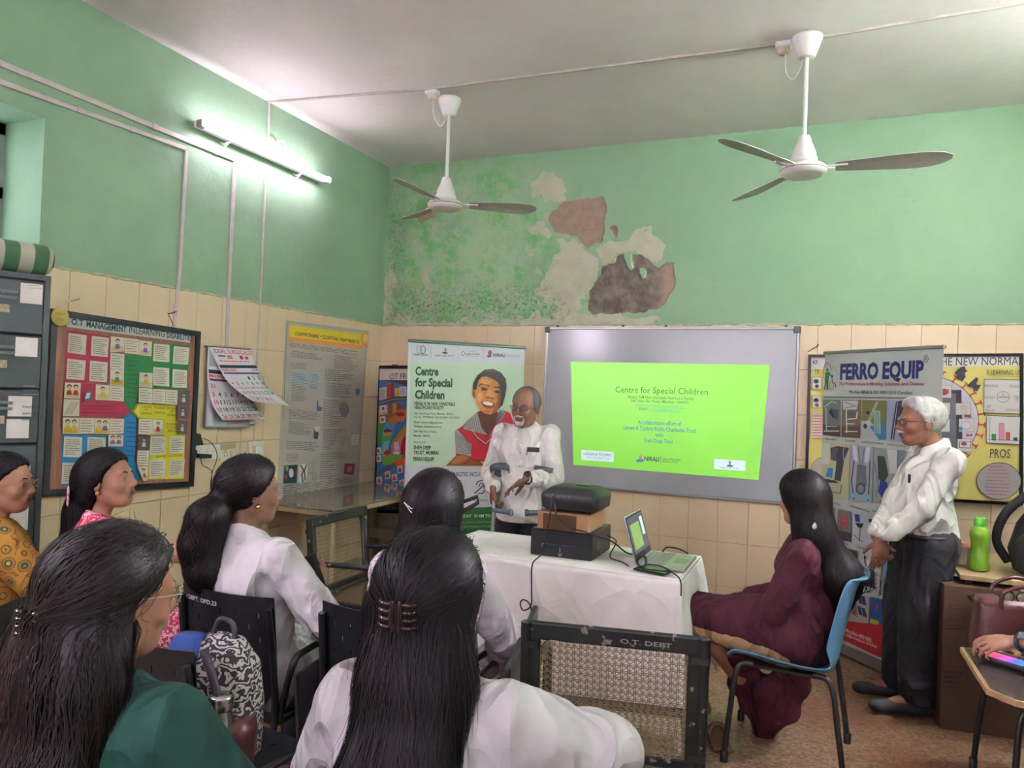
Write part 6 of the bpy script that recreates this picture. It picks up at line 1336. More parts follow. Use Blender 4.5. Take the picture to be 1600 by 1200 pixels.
# laptop
lo = thing('laptop', 'open silver and black laptop facing right with green light on its keyboard', 'laptop', (3.05, -2.148, ZT2+0.002), 0.0)
m_lapg = mat('laptop_silver', (150, 152, 150), 0.35, metal=0.3)
MB().box((0, 0, 0.009), (0.235, 0.325, 0.016), bev=0.004, seg=2).build('base', m_lapg, lo)
kb = MB()
for i in range(6):
    for j in range(14): kb.box((-0.088+i*0.019, -0.138+j*0.0212, 0.0178), (0.0155, 0.018, 0.002))
tag(kb.build('keys', mat('laptop_keys', (128, 134, 126), 0.5), lo), kind='stuff'); MB().box((0.075, 0.0, 0.0173), (0.06, 0.10, 0.001)).build('touchpad', mat('touchpad', (100, 104, 100), 0.3), lo)
hx = -0.112; al = 0.30
RL = Matrix.Rotation(-al, 3, 'Y')
lid = MB(); lid.box(Vector((hx, 0, 0.016))+RL @ Vector((0, 0, 0.108)), (0.007, 0.325, 0.216), RL, bev=0.003).build('lid', m_lapg, lo)
MB().box(Vector((hx, 0, 0.016))+RL @ Vector((0.0042, 0, 0.108)), (0.002, 0.317, 0.208), RL).build('bezel', m_blackgl, lo)
MB().box(Vector((hx, 0, 0.016))+RL @ Vector((0.0056, 0, 0.118)), (0.001, 0.300, 0.172), RL).build('screen', mat('screen_dim', (44, 46, 60), 0.2, emit=(66, 72, 88), es=0.15), lo)
sc_m = mat('screen_green', (100, 130, 70), 0.2, emit=(120, 158, 84), es=0.12); MB().box(Vector((hx, 0, 0.016))+RL @ Vector((0.0064, -0.035, 0.110)), (0.0006, 0.17, 0.12), RL).build('slide_window', sc_m, lo)
MB().box(Vector((hx, 0, 0.016))+RL @ Vector((0.0064, 0.105, 0.140)), (0.0006, 0.05, 0.09), RL).build('side_window', mat('screen_pale', (150, 170, 160), 0.2, emit=(170, 196, 180), es=0.12), lo)
ph_ = boxthing('mobile_phone', 'dark phone lying flat in front of the laptop with green reflection painted on its glass', 'phone', (3.03, -2.37, ZT2+0.002), (0.155, 0.075, 0.010), -0.22, m_blackgl, 'case', 0.003)
MB().box((0, 0, 0.0104), (0.148, 0.068, 0.001)).build('screen', mat('phone_painted_reflection', (40, 70, 36), 0.05), ph_)  # green reflection painted into the glass colour
lo2 = thing('cable_coil', 'black looped strap standing up on the phone', 'cable', (2.975, -2.355, ZT2+0.0125))
MB().tube([(0.022*math.cos(t), 0.006*math.sin(t*2), 0.028+0.026*math.sin(t)) for t in np.linspace(0, 2*PI, 26)][:-1], 0.006, 8, closed=True).build('loop', m_cable, lo2)
def cable(label, pts, r=0.0035, nm='power_cable'):
    pts = [np.array(p, float) for p in pts]; o = thing(nm, label, 'cable', pts[0]); MB().tube(crv([p-pts[0] for p in pts], 10), r, 6).build('cord', m_cable, o); return o
zc = ZT2+0.004
cable('black power cable hanging from the projector down the front of the white cloth', [(2.525, -2.335, 1.065), (2.53, -2.36, 1.03), (2.52, -2.375, 0.93), (2.50, -2.385, 0.80), (2.495, -2.50, 0.765), (2.50, -2.515, 0.66), (2.505, -2.525, 0.58), (2.47, -2.535, 0.555), (2.455, -2.535, 0.585), (2.475, -2.54, 0.605), (2.51, -2.54, 0.575), (2.515, -2.54, 0.45), (2.52, -2.54, 0.20)])
cable('black video cable from the projector ports over the boxes towards the laptop', [(2.53, -2.333, 1.055), (2.56, -2.37, 0.985), (2.63, -2.375, 0.93), (2.70, -2.36, 0.915), (2.76, -2.30, 0.885), (2.80, -2.22, 0.855), (2.86, -2.17, 0.80), (2.91, -2.14, 0.79), (2.925, -2.13, 0.785)], 0.004)
cable('thin black cable looping on the cloth between the boxes and the laptop', [(2.74, -2.10, 0.86), (2.80, -2.15, 0.845), (2.79, -2.22, zc+0.01), (2.86, -2.26, zc), (2.91, -2.33, zc)], 0.003)
cable('black cable arching behind the laptop screen', [(2.92, -1.98, zc+0.01), (2.98, -1.95, zc), (3.01, -1.94, zc+0.03), (3.07, -1.94, zc+0.03), (3.12, -1.945, zc+0.012)], 0.004)
cable('black cable running from the phone over the table corner', [(2.99, -2.335, zc+0.02), (3.06, -2.335, zc+0.02), (3.13, -2.38, zc+0.004), (3.165, -2.44, zc+0.0), (3.18, -2.475, zc-0.02), (3.185, -2.50, zc-0.06)], 0.0035)
# ================================================================== RIGHT SIDE
m_ply = mat('plywood_edge', (160, 132, 92), 0.6, var=0.15, vscale=20)
dk = thing('desk', 'plywood-topped desk at the right edge holding the green bottle and black backpack', 'desk', (4.88, -1.12, 0))
MB().box((0, 0, 0.735), (1.02, 0.76, 0.024), bev=0.002).build('desktop', mat('desk_board', (168, 148, 108), 0.5, var=0.1, vscale=8), dk)
for x in (-0.47, 0.47):
    for y in (-0.34, 0.34): MB().box((x, y, 0.361), (0.04, 0.04, 0.722), bev=0.003).build('leg', m_blk, dk)
ct_ = boxthing('cardboard_carton', 'tall dark brown printed carton standing beneath the desk', 'carton', (4.45, -1.42, 0.0), (0.34, 0.24, 0.70), 0.12, mat('dark_carton', (84, 58, 42), 0.8, var=0.15, vscale=6))
pr_n = np.array([math.sin(0.12), -math.cos(0.12), 0]); pr = Print(np.array([4.45, -1.42, 0])+pr_n*0.1212, pr_n, ct_)
DB = (52, 36, 28); pr.line([(1484, 945), (1508, 945), (1508, 968), (1484, 968)], 1.2, DB, True); pr.line([(1490, 951), (1502, 951), (1502, 962)], 1, DB); pr.lines([(1474, 975), (1512, 975), (1512, 985), (1474, 985)], 2, DB, 0.5, 2); pr.line([(1472, 1040), (1512, 1044), (1510, 1075), (1470, 1072)], 1.0, DB, True); pr.lines([(1474, 1046), (1508, 1048), (1506, 1070), (1473, 1068)], 3, DB, 0.5, 3); pr.build('carton_print', m_print)
tb2 = thing('writing_board', 'dark chair writing board with worn wooden edge below the desk top', 'board', (4.55, -1.66, 0.66), 0.1)
MB().box((0.06, 0, 0.0), (0.42, 0.20, 0.016), bev=0.004).build('board', m_tab, tb2); MB().box((0.06, -0.1005, 0.0), (0.41, 0.004, 0.016)).build('edge_strip', m_ply, tb2); MB().tube([(0.24, 0.02, -0.01), (0.24, 0.02, -0.66)], 0.012).build('post', m_blk, tb2)
# green sports bottle
gbm = bpy.data.materials.new('green_bottle_plastic'); gbm.use_nodes = True; b_ = gbm.node_tree.nodes['Principled BSDF']; b_.inputs['Base Color'].default_value = rgb(150, 205, 66); b_.inputs['Roughness'].default_value = 0.3; b_.inputs['Transmission Weight'].default_value = 0.35; b_.inputs['Subsurface Weight'].default_value = 0.2
gb_ = thing('water_bottle', 'translucent green water bottle with ribbed body on the desk', 'bottle', (4.475, -1.33, 0.748))
MB().lathe([(0.0, 0.0), (0.038, 0.0), (0.044, 0.006), (0.046, 0.03), (0.045, 0.075), (0.040, 0.10), (0.036, 0.125), (0.040, 0.15), (0.046, 0.175), (0.045, 0.195), (0.036, 0.215), (0.026, 0.225), (0.0, 0.226)], n=32).build('body', gbm, gb_)
cp_ = MB().lathe([(0.0265, 0.222), (0.0275, 0.224), (0.0275, 0.262), (0.024, 0.268), (0.0, 0.268)], n=28).build('cap', mat('bright_green', (96, 184, 62), 0.35), gb_)
jr = thing('glass_jar', 'small glass jar with an orange lid behind the green bottle', 'jar', (4.415, -1.22, 0.748))
MB().lathe([(0.0, 0.0), (0.034, 0.0), (0.036, 0.01), (0.036, 0.085), (0.030, 0.095)], n=20).build('glass', mat('jar_glass', (150, 140, 120), 0.1, alpha=0.6), jr); MB().lathe([(0.034, 0.095), (0.034, 0.113), (0.0, 0.115)], n=20).build('lid', mat('orange_lid', (190, 110, 90), 0.5), jr)
# black backpack: soft shape lofted from slices
bk = thing('backpack', 'big black backpack standing on the desk at the right edge', 'backpack', (4.80, -1.30, 0.748), -0.25)
m_bp = mat('black_nylon', (26, 28, 30), 0.75, bump=0.25, bscale=20)
def soft(slices, n=28, e=0.6):
    vs = []; fs = []
    for (cx, cy, cz, rx, ry) in slices:
        for k_ in range(n):
            t = 2*PI*k_/n; c_, s_ = math.cos(t), math.sin(t); vs.append((cx+rx*math.copysign(abs(c_)**e, c_), cy+ry*math.copysign(abs(s_)**e, s_), cz))
    for i in range(len(slices)-1):
        for k_ in range(n): fs.append((i*n+k_, i*n+(k_+1) % n, (i+1)*n+(k_+1) % n, (i+1)*n+k_))
    fs += [tuple(range(n))[::-1], tuple(range((len(slices)-1)*n, len(slices)*n))]; return vs, fs
v, f = soft([(0.05, 0, 0.0, 0.17, 0.10), (0.03, 0, 0.02, 0.20, 0.12), (0.02, 0, 0.12, 0.215, 0.13), (0.04, 0, 0.25, 0.20, 0.125), (0.07, 0, 0.36, 0.165, 0.11), (0.10, 0, 0.44, 0.11, 0.085), (0.12, 0, 0.475, 0.06, 0.05), (0.12, 0, 0.485, 0.02, 0.02)])
link('bag_body', pyd('bag_body', v, f), m_bp, bk, True)
v, f = soft([(0.0, -0.14, 0.02, 0.13, 0.03), (0.0, -0.15, 0.04, 0.15, 0.04), (0.0, -0.155, 0.18, 0.15, 0.045), (0.02, -0.14, 0.25, 0.11, 0.03)]); link('front_pocket', pyd('front_pocket', v, f), m_bp, bk, True)
MB().tube(crv([(-0.19, -0.02, 0.05), (-0.24, -0.05, 0.16), (-0.20, -0.08, 0.30), (-0.10, -0.09, 0.41), (0.0, -0.07, 0.46)]), 0.022, 8).build('strap', m_bp, bk); MB().tube(crv([(-0.12, -0.13, 0.16), (-0.08, -0.12, 0.26), (0.0, -0.12, 0.34)]), 0.006, 6).build('grey_piping', mat('grey_piping', (130, 130, 124), 0.6), bk)
MB().tube(crv([(0.08, 0, 0.47), (0.1, 0, 0.52), (0.14, 0, 0.52), (0.16, 0, 0.46)]), 0.01, 8).build('handle', m_bp, bk)
# maroon handbag on the magenta chair
hb = thing('handbag', 'dark maroon leather handbag with sunglasses tucked in its opening', 'handbag', (4.49, -2.20, 0.475), 0.15)
m_mar = mat('maroon_leather', (84, 44, 44), 0.32, var=0.15, vscale=7, bump=0.15, bscale=60)
v, f = soft([(0, 0, 0.0, 0.17, 0.07), (0, 0, 0.02, 0.19, 0.085), (0, 0, 0.20, 0.185, 0.075), (0, 0, 0.30, 0.175, 0.055), (0, 0, 0.335, 0.17, 0.05), (0, 0, 0.31, 0.155, 0.035)], e=0.45); link('bag_body', pyd('bag_body', v, f), m_mar, hb, True)
for y in (-0.055, 0.055): MB().tube(crv([(-0.10, y, 0.30), (-0.09, y*1.1, 0.37), (0.0, y*1.4, 0.405), (0.09, y*1.1, 0.37), (0.10, y, 0.30)]), 0.008, 8).build('handle', m_mar, hb)
MB().box((-0.10, -0.083, 0.15), (0.018, 0.006, 0.02), bev=0.002).build('clasp', mat('brass', (176, 150, 90), 0.3, metal=1.0), hb); MB().box((0.06, -0.082, 0.20), (0.16, 0.008, 0.008), bev=0.002).build('zip', m_black, hb)
sg = thing('sunglasses', 'sunglasses with pale lenses resting in the handbag opening', 'sunglasses', (4.45, -2.25, 0.825), 0.2)
MB().tube([(0.026*math.cos(t)-0.03, 0, 0.022*math.sin(t)) for t in np.linspace(0, 2*PI, 20)][:-1], 0.0025, 6, True).tube([(0.026*math.cos(t)+0.03, 0, 0.022*math.sin(t)) for t in np.linspace(0, 2*PI, 20)][:-1], 0.0025, 6, True).tube([(0.056, 0, 0.0), (0.06, 0.10, 0.0)], 0.0025, 6).tube([(-0.056, 0, 0.0), (-0.06, 0.10, 0.0)], 0.0025, 6).build('frame', m_blackgl, sg)
for x in (-0.03, 0.03): MB().lathe([(0.0, 0.001), (0.025, 0.001), (0.025, -0.001), (0.0, -0.001)], (x, 0, 0), 20, Matrix.Rotation(PI/2, 3, 'X')).build('lens', mat('pale_lens', (150, 146, 116), 0.08), sg)
# the seated person's chair with writing board, phone
tc_ = office_chair('perforated_chair', 'chair of the person with the smartwatch at the right edge, wooden-edged writing board', (4.84, -3.02, 0), PI/2-0.1, None)
bd = MB().prism([W(tc_, p) for p in [(4.225, -2.52, 0.672), (4.235, -2.96, 0.672), (4.30, -3.03, 0.672), (4.62, -3.06, 0.672), (4.66, -2.62, 0.672), (4.34, -2.50, 0.672)]], (0, 0, -0.018)).build('writing_board', m_ply, tc_)
MB().prism([W(tc_, p) for p in [(4.237, -2.53, 0.6728), (4.247, -2.955, 0.6728), (4.305, -3.018, 0.6728), (4.61, -3.048, 0.6728), (4.648, -2.63, 0.6728), (4.34, -2.512, 0.6728)]], (0, 0, 0.0012)).build('laminate', mat('dark_laminate', (62, 54, 54), 0.22), tc_)
slope_tube([W(tc_, p) for p in [(4.60, -2.80, 0.66), (4.62, -2.80, 0.50), (4.70, -2.82, 0.44)]]).build('board_post', m_blk, tc_)
# ================================================================== PEOPLE: signed-distance bodies meshed with surface nets
def V3(*a): return np.array(a[0] if len(a) == 1 else a, float)
def nrm(v): v = V3(v); return v/(np.linalg.norm(v)+1e-9)
class Field:
    def __init__(s, lo, hi, res, refine=()):
        s.ax = []
        for k in range(3):
            x = lo[k]; r = [x]
            while x < hi[k]:
                h = res
                for (a, b) in [(q_[0][k], q_[1][k]) for q_ in refine if q_ is not None]:
                    if a-h < x < b: h = refine[0][2]
                x += h; r.append(x)
            s.ax.append(np.array(r, np.float32))
        s.V = np.full([len(a) for a in s.ax], 0.08, np.float32)
    def sub(s, lo, hi):
        sl = [slice(max(0, np.searchsorted(a, l)-1), np.searchsorted(a, h)+1) for a, l, h in zip(s.ax, lo, hi)]
        X = s.ax[0][sl[0]][:, None, None]; Y = s.ax[1][sl[1]][None, :, None]; Z = s.ax[2][sl[2]][None, None, :]
        return tuple(sl), X, Y, Z
    def put(s, sl, d, k, neg=False):
        a = s.V[sl]
        if a.size == 0: return
        if neg:
            d = -d; h = np.maximum(k-np.abs(a-d), 0)/k; s.V[sl] = np.maximum(a, d)+h*h*k*0.25
        else:
            h = np.maximum(k-np.abs(a-d), 0)/k; s.V[sl] = np.minimum(a, d)-h*h*k*0.25
    def rc(s, a, b, ra, rb=None, k=0.03, flat=None, cut=None, neg=False):
        a, b = V3(a), V3(b); rb = ra if rb is None else rb; R_ = max(ra, rb)*(flat[1] if flat and flat[1] > 1 else 1)+k+0.03
        sl, X, Y, Z = s.sub(np.minimum(a, b)-R_, np.maximum(a, b)+R_)
        px_, py_, pz_ = X-a[0], Y-a[1], Z-a[2]; d = b-a
        if flat:
            n = nrm(flat[0]); t = (px_*n[0]+py_*n[1]+pz_*n[2])*(1/flat[1]-1); px_, py_, pz_ = px_+n[0]*t, py_+n[1]*t, pz_+n[2]*t
            d = d+n*np.dot(d, n)*(1/flat[1]-1)
        L = float(d@d)+1e-9; t = np.clip((px_*d[0]+py_*d[1]+pz_*d[2])/L, 0, 1)
        dist = np.sqrt((px_-d[0]*t)**2+(py_-d[1]*t)**2+(pz_-d[2]*t)**2)-(ra+(rb-ra)*t)
        if flat and flat[1] < 1: dist = dist*(0.5+0.5*flat[1])
        for c_ in (cut or []): p, n = V3(c_[0]), nrm(c_[1]); dist = np.maximum(dist, (X-p[0])*n[0]+(Y-p[1])*n[1]+(Z-p[2])*n[2])
        s.put(sl, dist, k, neg); return s
    def el(s, c, r, R=None, k=0.03, cut=None, neg=False):
        c = V3(c); r = V3(r); m_ = max(r)+k+0.03; sl, X, Y, Z = s.sub(c-m_, c+m_); x, y, z = X-c[0], Y-c[1], Z-c[2]
        if R is not None: R = np.asarray(R); x, y, z = x*R[0, 0]+y*R[1, 0]+z*R[2, 0], x*R[0, 1]+y*R[1, 1]+z*R[2, 1], x*R[0, 2]+y*R[1, 2]+z*R[2, 2]
        k0 = np.sqrt((x/r[0])**2+(y/r[1])**2+(z/r[2])**2)+1e-6; k1 = np.sqrt((x/r[0]**2)**2+(y/r[1]**2)**2+(z/r[2]**2)**2)+1e-6
        d = k0*(k0-1)/k1
        for c_ in (cut or []): p, n = V3(c_[0]), nrm(c_[1]); d = np.maximum(d, (X-p[0])*n[0]+(Y-p[1])*n[1]+(Z-p[2])*n[2])
        s.put(sl, d, k, neg); return s
    def cutp(s, p, n):
        p, n = V3(p), nrm(n); s.V = np.maximum(s.V, (s.ax[0][:, None, None]-p[0])*n[0]+(s.ax[1][None, :, None]-p[1])*n[1]+(s.ax[2][None, None, :]-p[2])*n[2]).astype(np.float32); return s
    def nets(s):
        V = s.V; nx, ny, nz = V.shape; ins = V < 0; cells = []; pos = []; quads = []
        cid = lambda i, j, k: (i*ny+j)*nz+k
        for ax in range(3):
            sl0 = [slice(None)]*3; sl1 = [slice(None)]*3; sl0[ax] = slice(0, -1); sl1[ax] = slice(1, None)
            I = np.nonzero(ins[tuple(sl0)] != ins[tuple(sl1)]); I = [q_.astype(np.int64) for q_ in I]
            o1, o2 = (ax+1) % 3, (ax+2) % 3
            ok = (I[o1] > 0) & (I[o1] < V.shape[o1]-1) & (I[o2] > 0) & (I[o2] < V.shape[o2]-1); I = [q_[ok] for q_ in I]
            J = list(I); J[ax] = I[ax]+1
            v0 = V[tuple(I)]; v1 = V[tuple(J)]; t = v0/(v0-v1); p = np.stack([s.ax[0][I[0]], s.ax[1][I[1]], s.ax[2][I[2]]], 1).astype(float)
            p[:, ax] += t*(s.ax[ax][J[ax]]-s.ax[ax][I[ax]])
            qs = []
            for d1, d2 in ((0, 0), (-1, 0), (-1, -1), (0, -1)):
                K = list(I); K[o1] = I[o1]+d1; K[o2] = I[o2]+d2; c_ = cid(*K); cells.append(c_); pos.append(p); qs.append(c_)
            q_ = np.stack(qs, 1); fl = v0 < 0; q_[~fl] = q_[~fl][:, ::-1]; quads.append(q_)
        cells = np.concatenate(cells); pos = np.concatenate(pos); Q = np.concatenate(quads)
        u, inv = np.unique(cells, return_inverse=True); cnt = np.bincount(inv)
        v = np.stack([np.bincount(inv, pos[:, k])/cnt for k in range(3)], 1)
        return v, np.searchsorted(u, Q)
    def samp(s, P_):
        """sdf value and gradient at points (uniform-ish axes)"""
        idx = []; fr = []
        for k in range(3):
            a = s.ax[k]; i = np.clip(np.searchsorted(a, P_[:, k])-1, 0, len(a)-2); idx.append(i); fr.append(np.clip((P_[:, k]-a[i])/(a[i+1]-a[i]), 0, 1))
        def val(ix, f_):
            r = 0
            for dx in (0, 1):
                for dy in (0, 1):
                    for dz in (0, 1): r = r+s.V[ix[0]+dx, ix[1]+dy, ix[2]+dz]*(f_[0] if dx else 1-f_[0])*(f_[1] if dy else 1-f_[1])*(f_[2] if dz else 1-f_[2])
            return r
        v = val(idx, fr); g = []
        for k in range(3):
            a = s.ax[k]; h = 0
            i2 = [q_.copy() for q_ in idx]; i2[k] = np.clip(idx[k]+1, 0, len(a)-2); i3 = [q_.copy() for q_ in idx]; i3[k] = np.clip(idx[k]-1, 0, len(a)-2); g.append(val(i2, fr)-val(i3, fr))
        g = np.stack(g, 1); g /= np.linalg.norm(g, axis=1, keepdims=True)+1e-6; return v, g
def smooth_normals(v, q):
    n = np.cross(v[q[:, 2]]-v[q[:, 0]], v[q[:, 3]]-v[q[:, 1]]); N = np.zeros_like(v)
    for k in range(4):
        for c_ in range(3): N[:, c_] += np.bincount(q[:, k], n[:, c_], len(v))
    return N/(np.linalg.norm(N, axis=1, keepdims=True)+1e-12)
def relax(v, q, it=1, f=0.5):
    for _ in range(it):
        S = np.zeros_like(v); C_ = np.zeros(len(v))
        for a, b in ((0, 1), (1, 2), (2, 3), (3, 0)):
            for x, y in ((a, b), (b, a)):
                C_ += np.bincount(q[:, x], minlength=len(v))
                for c_ in range(3): S[:, c_] += np.bincount(q[:, x], v[q[:, y], c_], len(v))
        v = v*(1-f)+f*S/C_[:, None]
    return v
def ridge(P_, f, seed, st=(1, 1, 1), o=3):
    r = fbm(P_[:, 0]*f*st[0]+seed, P_[:, 1]*f*st[1], P_[:, 2]*f*st[2], o, seed); return 1-np.abs(r*2-1)*2.2
def put_mesh(name, F, m, parent, fold=0.0, ff=9, seed=1, st=(1, 1, 0.6), it=1, zones=None, hem=0):
    v, q = F.nets()
    if it: v = relax(v, q, it, 0.4)
    if fold:
        N = smooth_normals(v, q); w_ = ridge(v, ff, seed, st)*0.65+ridge(v, ff*2.3, seed+7, st)*0.35; v = v+N*(np.clip(w_+0.25, -0.9, 1)*fold*1.35)[:, None]
    if hem: v[:, 2] = np.maximum(v[:, 2], hem)
    o = link(name, fast_mesh(name, v, q), m, parent)
    if zones:
        ctr = v[q].mean(1); mi = np.zeros(len(q), np.int32)
        for i, fn_ in enumerate(zones): mi[fn_(ctr)] = i+1
        o.data.polygons.foreach_set('material_index', mi)
    return o
def ik(a, t, l1, l2, pole):
    a, t, pole = V3(a), V3(t), V3(pole); d = t-a; L = min(np.linalg.norm(d), (l1+l2)*0.999); u = nrm(d); x = (l1*l1-l2*l2+L*L)/(2*L); h = math.sqrt(max(0, l1*l1-x*x)); p = nrm(pole-u*np.dot(pole, u)); return a+u*x+p*h
def hand(F, w, d, n, s, curl=0.5, sc=1.0, spread=0.10, thumb=0.5):
    """w wrist, d towards fingers, n palm normal, s +1/-1 puts the thumb on the cross(d,n)*s side"""
    d = nrm(d); n = nrm(V3(n)-d*np.dot(n, d)); a = np.cross(d, n)*s
    F.rc(w, w+d*0.05*sc, 0.022*sc, 0.030*sc, 0.012, flat=(n, 0.62)); F.rc(w+d*0.045*sc+a*0.016*sc, w+d*0.075*sc+a*0.020*sc, 0.022*sc, 0.020*sc, 0.012, flat=(n, 0.62)); F.rc(w+d*0.045*sc-a*0.016*sc, w+d*0.072*sc-a*0.022*sc, 0.022*sc, 0.018*sc, 0.012, flat=(n, 0.62))
    cs = curl if hasattr(curl, '__len__') else [curl]*4
    for i, (off, L, r) in enumerate(((0.030, 0.074, 0.0092), (0.010, 0.082, 0.0095), (-0.011, 0.076, 0.009), (-0.030, 0.060, 0.0078))):
        p = w+d*(0.088-0.006*abs(i-1))*sc+a*off*sc; dd = nrm(d+a*spread*(1.5-i)*0.9); ang = 0.0
        F.rc(p-dd*0.02*sc, p, r*1.05*sc, r*sc, 0.006)
        for j, fr_ in enumerate((0.42, 0.32, 0.26)):
            ang += cs[i]*(0.8 if j == 0 else 1.1); v = dd*math.cos(ang)+n*math.sin(ang); p2 = p+v*L*fr_*sc; F.rc(p, p2, (r-0.0007*j)*sc, (r-0.0007*(j+1))*sc, 0.004); p = p2
    p = w+d*0.022*sc+a*0.024*sc
    for j, (L, r) in enumerate(((0.042, 0.0125), (0.034, 0.0105), (0.026, 0.009))):
        v = nrm(d*(0.62+0.22*j)+a*(0.78-0.5*thumb-0.12*j)+n*(0.25+0.55*thumb+0.1*j)); p2 = p+v*L*sc; F.rc(p, p2, r*sc, (r-0.0012)*sc, 0.008); p = p2
def rot_head(yaw=0, pitch=0, roll=0):   # yaw + turns to the person's right, pitch + looks up
    return np.array(Matrix.Rotation(-yaw, 3, 'Z') @ Matrix.Rotation(pitch, 3, 'X') @ Matrix.Rotation(roll, 3, 'Y'))
def head_prims(F, c, R, s=1.0, fem=True, nose=1.0):
    T_ = lambda *p: c+R @ (V3(p)*s)
    E_ = lambda p, r, k=0.02, neg=False: F.el(T_(*p), V3(r)*s, R, k*s, neg=neg)
    C_ = lambda a, b, ra, rb=None, k=0.012, neg=False: F.rc(T_(*a), T_(*b), ra*s, (rb if rb is not None else ra)*s, k*s, neg=neg)
    E_((0, -0.012, 0.035), (0.074, 0.096, 0.084), 0.03); E_((0, 0.022, -0.025), (0.062, 0.072, 0.082), 0.03)
    E_((0, 0.052, -0.090), (0.030, 0.030, 0.024), 0.03); C_((-0.045, 0.0, -0.06), (-0.018, 0.055, -0.092), 0.022, 0.02, 0.02); C_((0.045, 0.0, -0.06), (0.018, 0.055, -0.092), 0.022, 0.02, 0.02)
    C_((-0.036, 0.074, 0.020), (0.036, 0.074, 0.020), 0.012, 0.012, 0.016)
    for x in (-1, 1):
        E_((x*0.036, 0.062, -0.028), (0.022, 0.020, 0.022), 0.02); E_((x*0.031, 0.096, 0.002), (0.017, 0.012, 0.011), 0.012, True)
        E_((x*0.030, 0.080, 0.001), (0.015, 0.012, 0.012), 0.004)
        E_((x*0.078, -0.006, -0.008), (0.009, 0.019, 0.031), 0.008); E_((x*0.086, -0.002, -0.004), (0.004, 0.010, 0.016), 0.005, True)
    C_((0, 0.090, 0.008), (0, 0.108*nose, -0.028), 0.0085, 0.0115, 0.012); E_((-0.010, 0.098, -0.036), (0.0085, 0.010, 0.008), 0.006); E_((0.010, 0.098, -0.036), (0.0085, 0.010, 0.008), 0.006)
    E_((0, 0.084, -0.058), (0.026, 0.014, 0.018), 0.012)
    C_((-0.018, 0.092, -0.055), (0.018, 0.092, -0.055), 0.0055, 0.0055, 0.006); C_((-0.015, 0.091, -0.067), (0.015, 0.091, -0.067), 0.0065, 0.0065, 0.006)
def face_bits(o, c, R, s, hair_m, glasses=None, lids=True, brow=True):
    T_ = lambda *p: c+R @ (V3(p)*s)
    for x in (-1, 1):
        e = MB(); bm = bmesh.new(); bmesh.ops.create_icosphere(bm, subdivisions=2, radius=0.0112*s); e.bm(bm, T_(x*0.0305, 0.0790, 0.000), smooth=True); eo = e.build('eye', mat('eye_white', (206, 198, 190), 0.2), o)
        i_ = MB(); bm = bmesh.new(); bmesh.ops.create_icosphere(bm, subdivisions=2, radius=0.0058*s); i_.bm(bm, T_(x*0.0305, 0.0850, 0.000), smooth=True); i_.build('iris', mat('iris_dark', (34, 22, 18), 0.15), eo)
        if brow: MB().tube(crv([T_(x*0.014, 0.091, 0.021), T_(x*0.030, 0.089, 0.025), T_(x*0.048, 0.074, 0.020)], 5), [0.0022*s]*11, 6).build('eyebrow', hair_m, o)
    if glasses:
        g = MB()
        for x in (-1, 1):
            g.tube([T_(x*0.033+0.023*math.cos(t), 0.106-0.012*(math.cos(t)*x > 0.3), 0.0+0.015*math.sin(t)) for t in np.linspace(0, 2*PI, 18)][:-1], 0.0016*s, 6, True)
            g.tube([T_(x*0.056, 0.096, 0.004), T_(x*0.078, 0.05, 0.006), T_(x*0.082, -0.005, 0.004)], 0.0016*s, 6)
        g.tube([T_(-0.010, 0.108, 0.004), T_(0.010, 0.108, 0.004)], 0.0014*s, 6)
        go = g.build('glasses', mat(*glasses), o)
        for x in (-1, 1): lz = MB(); lz.add([T_(x*0.033+0.022*math.cos(t), 0.1055-0.012*(math.cos(t)*x > 0.3), 0.014*math.sin(t)) for t in np.linspace(0, 2*PI, 16)[:-1]], [tuple(range(15))]); lz.build('lens', mat('spectacle_lens', (120, 130, 130), 0.05, alpha=0.25), go)
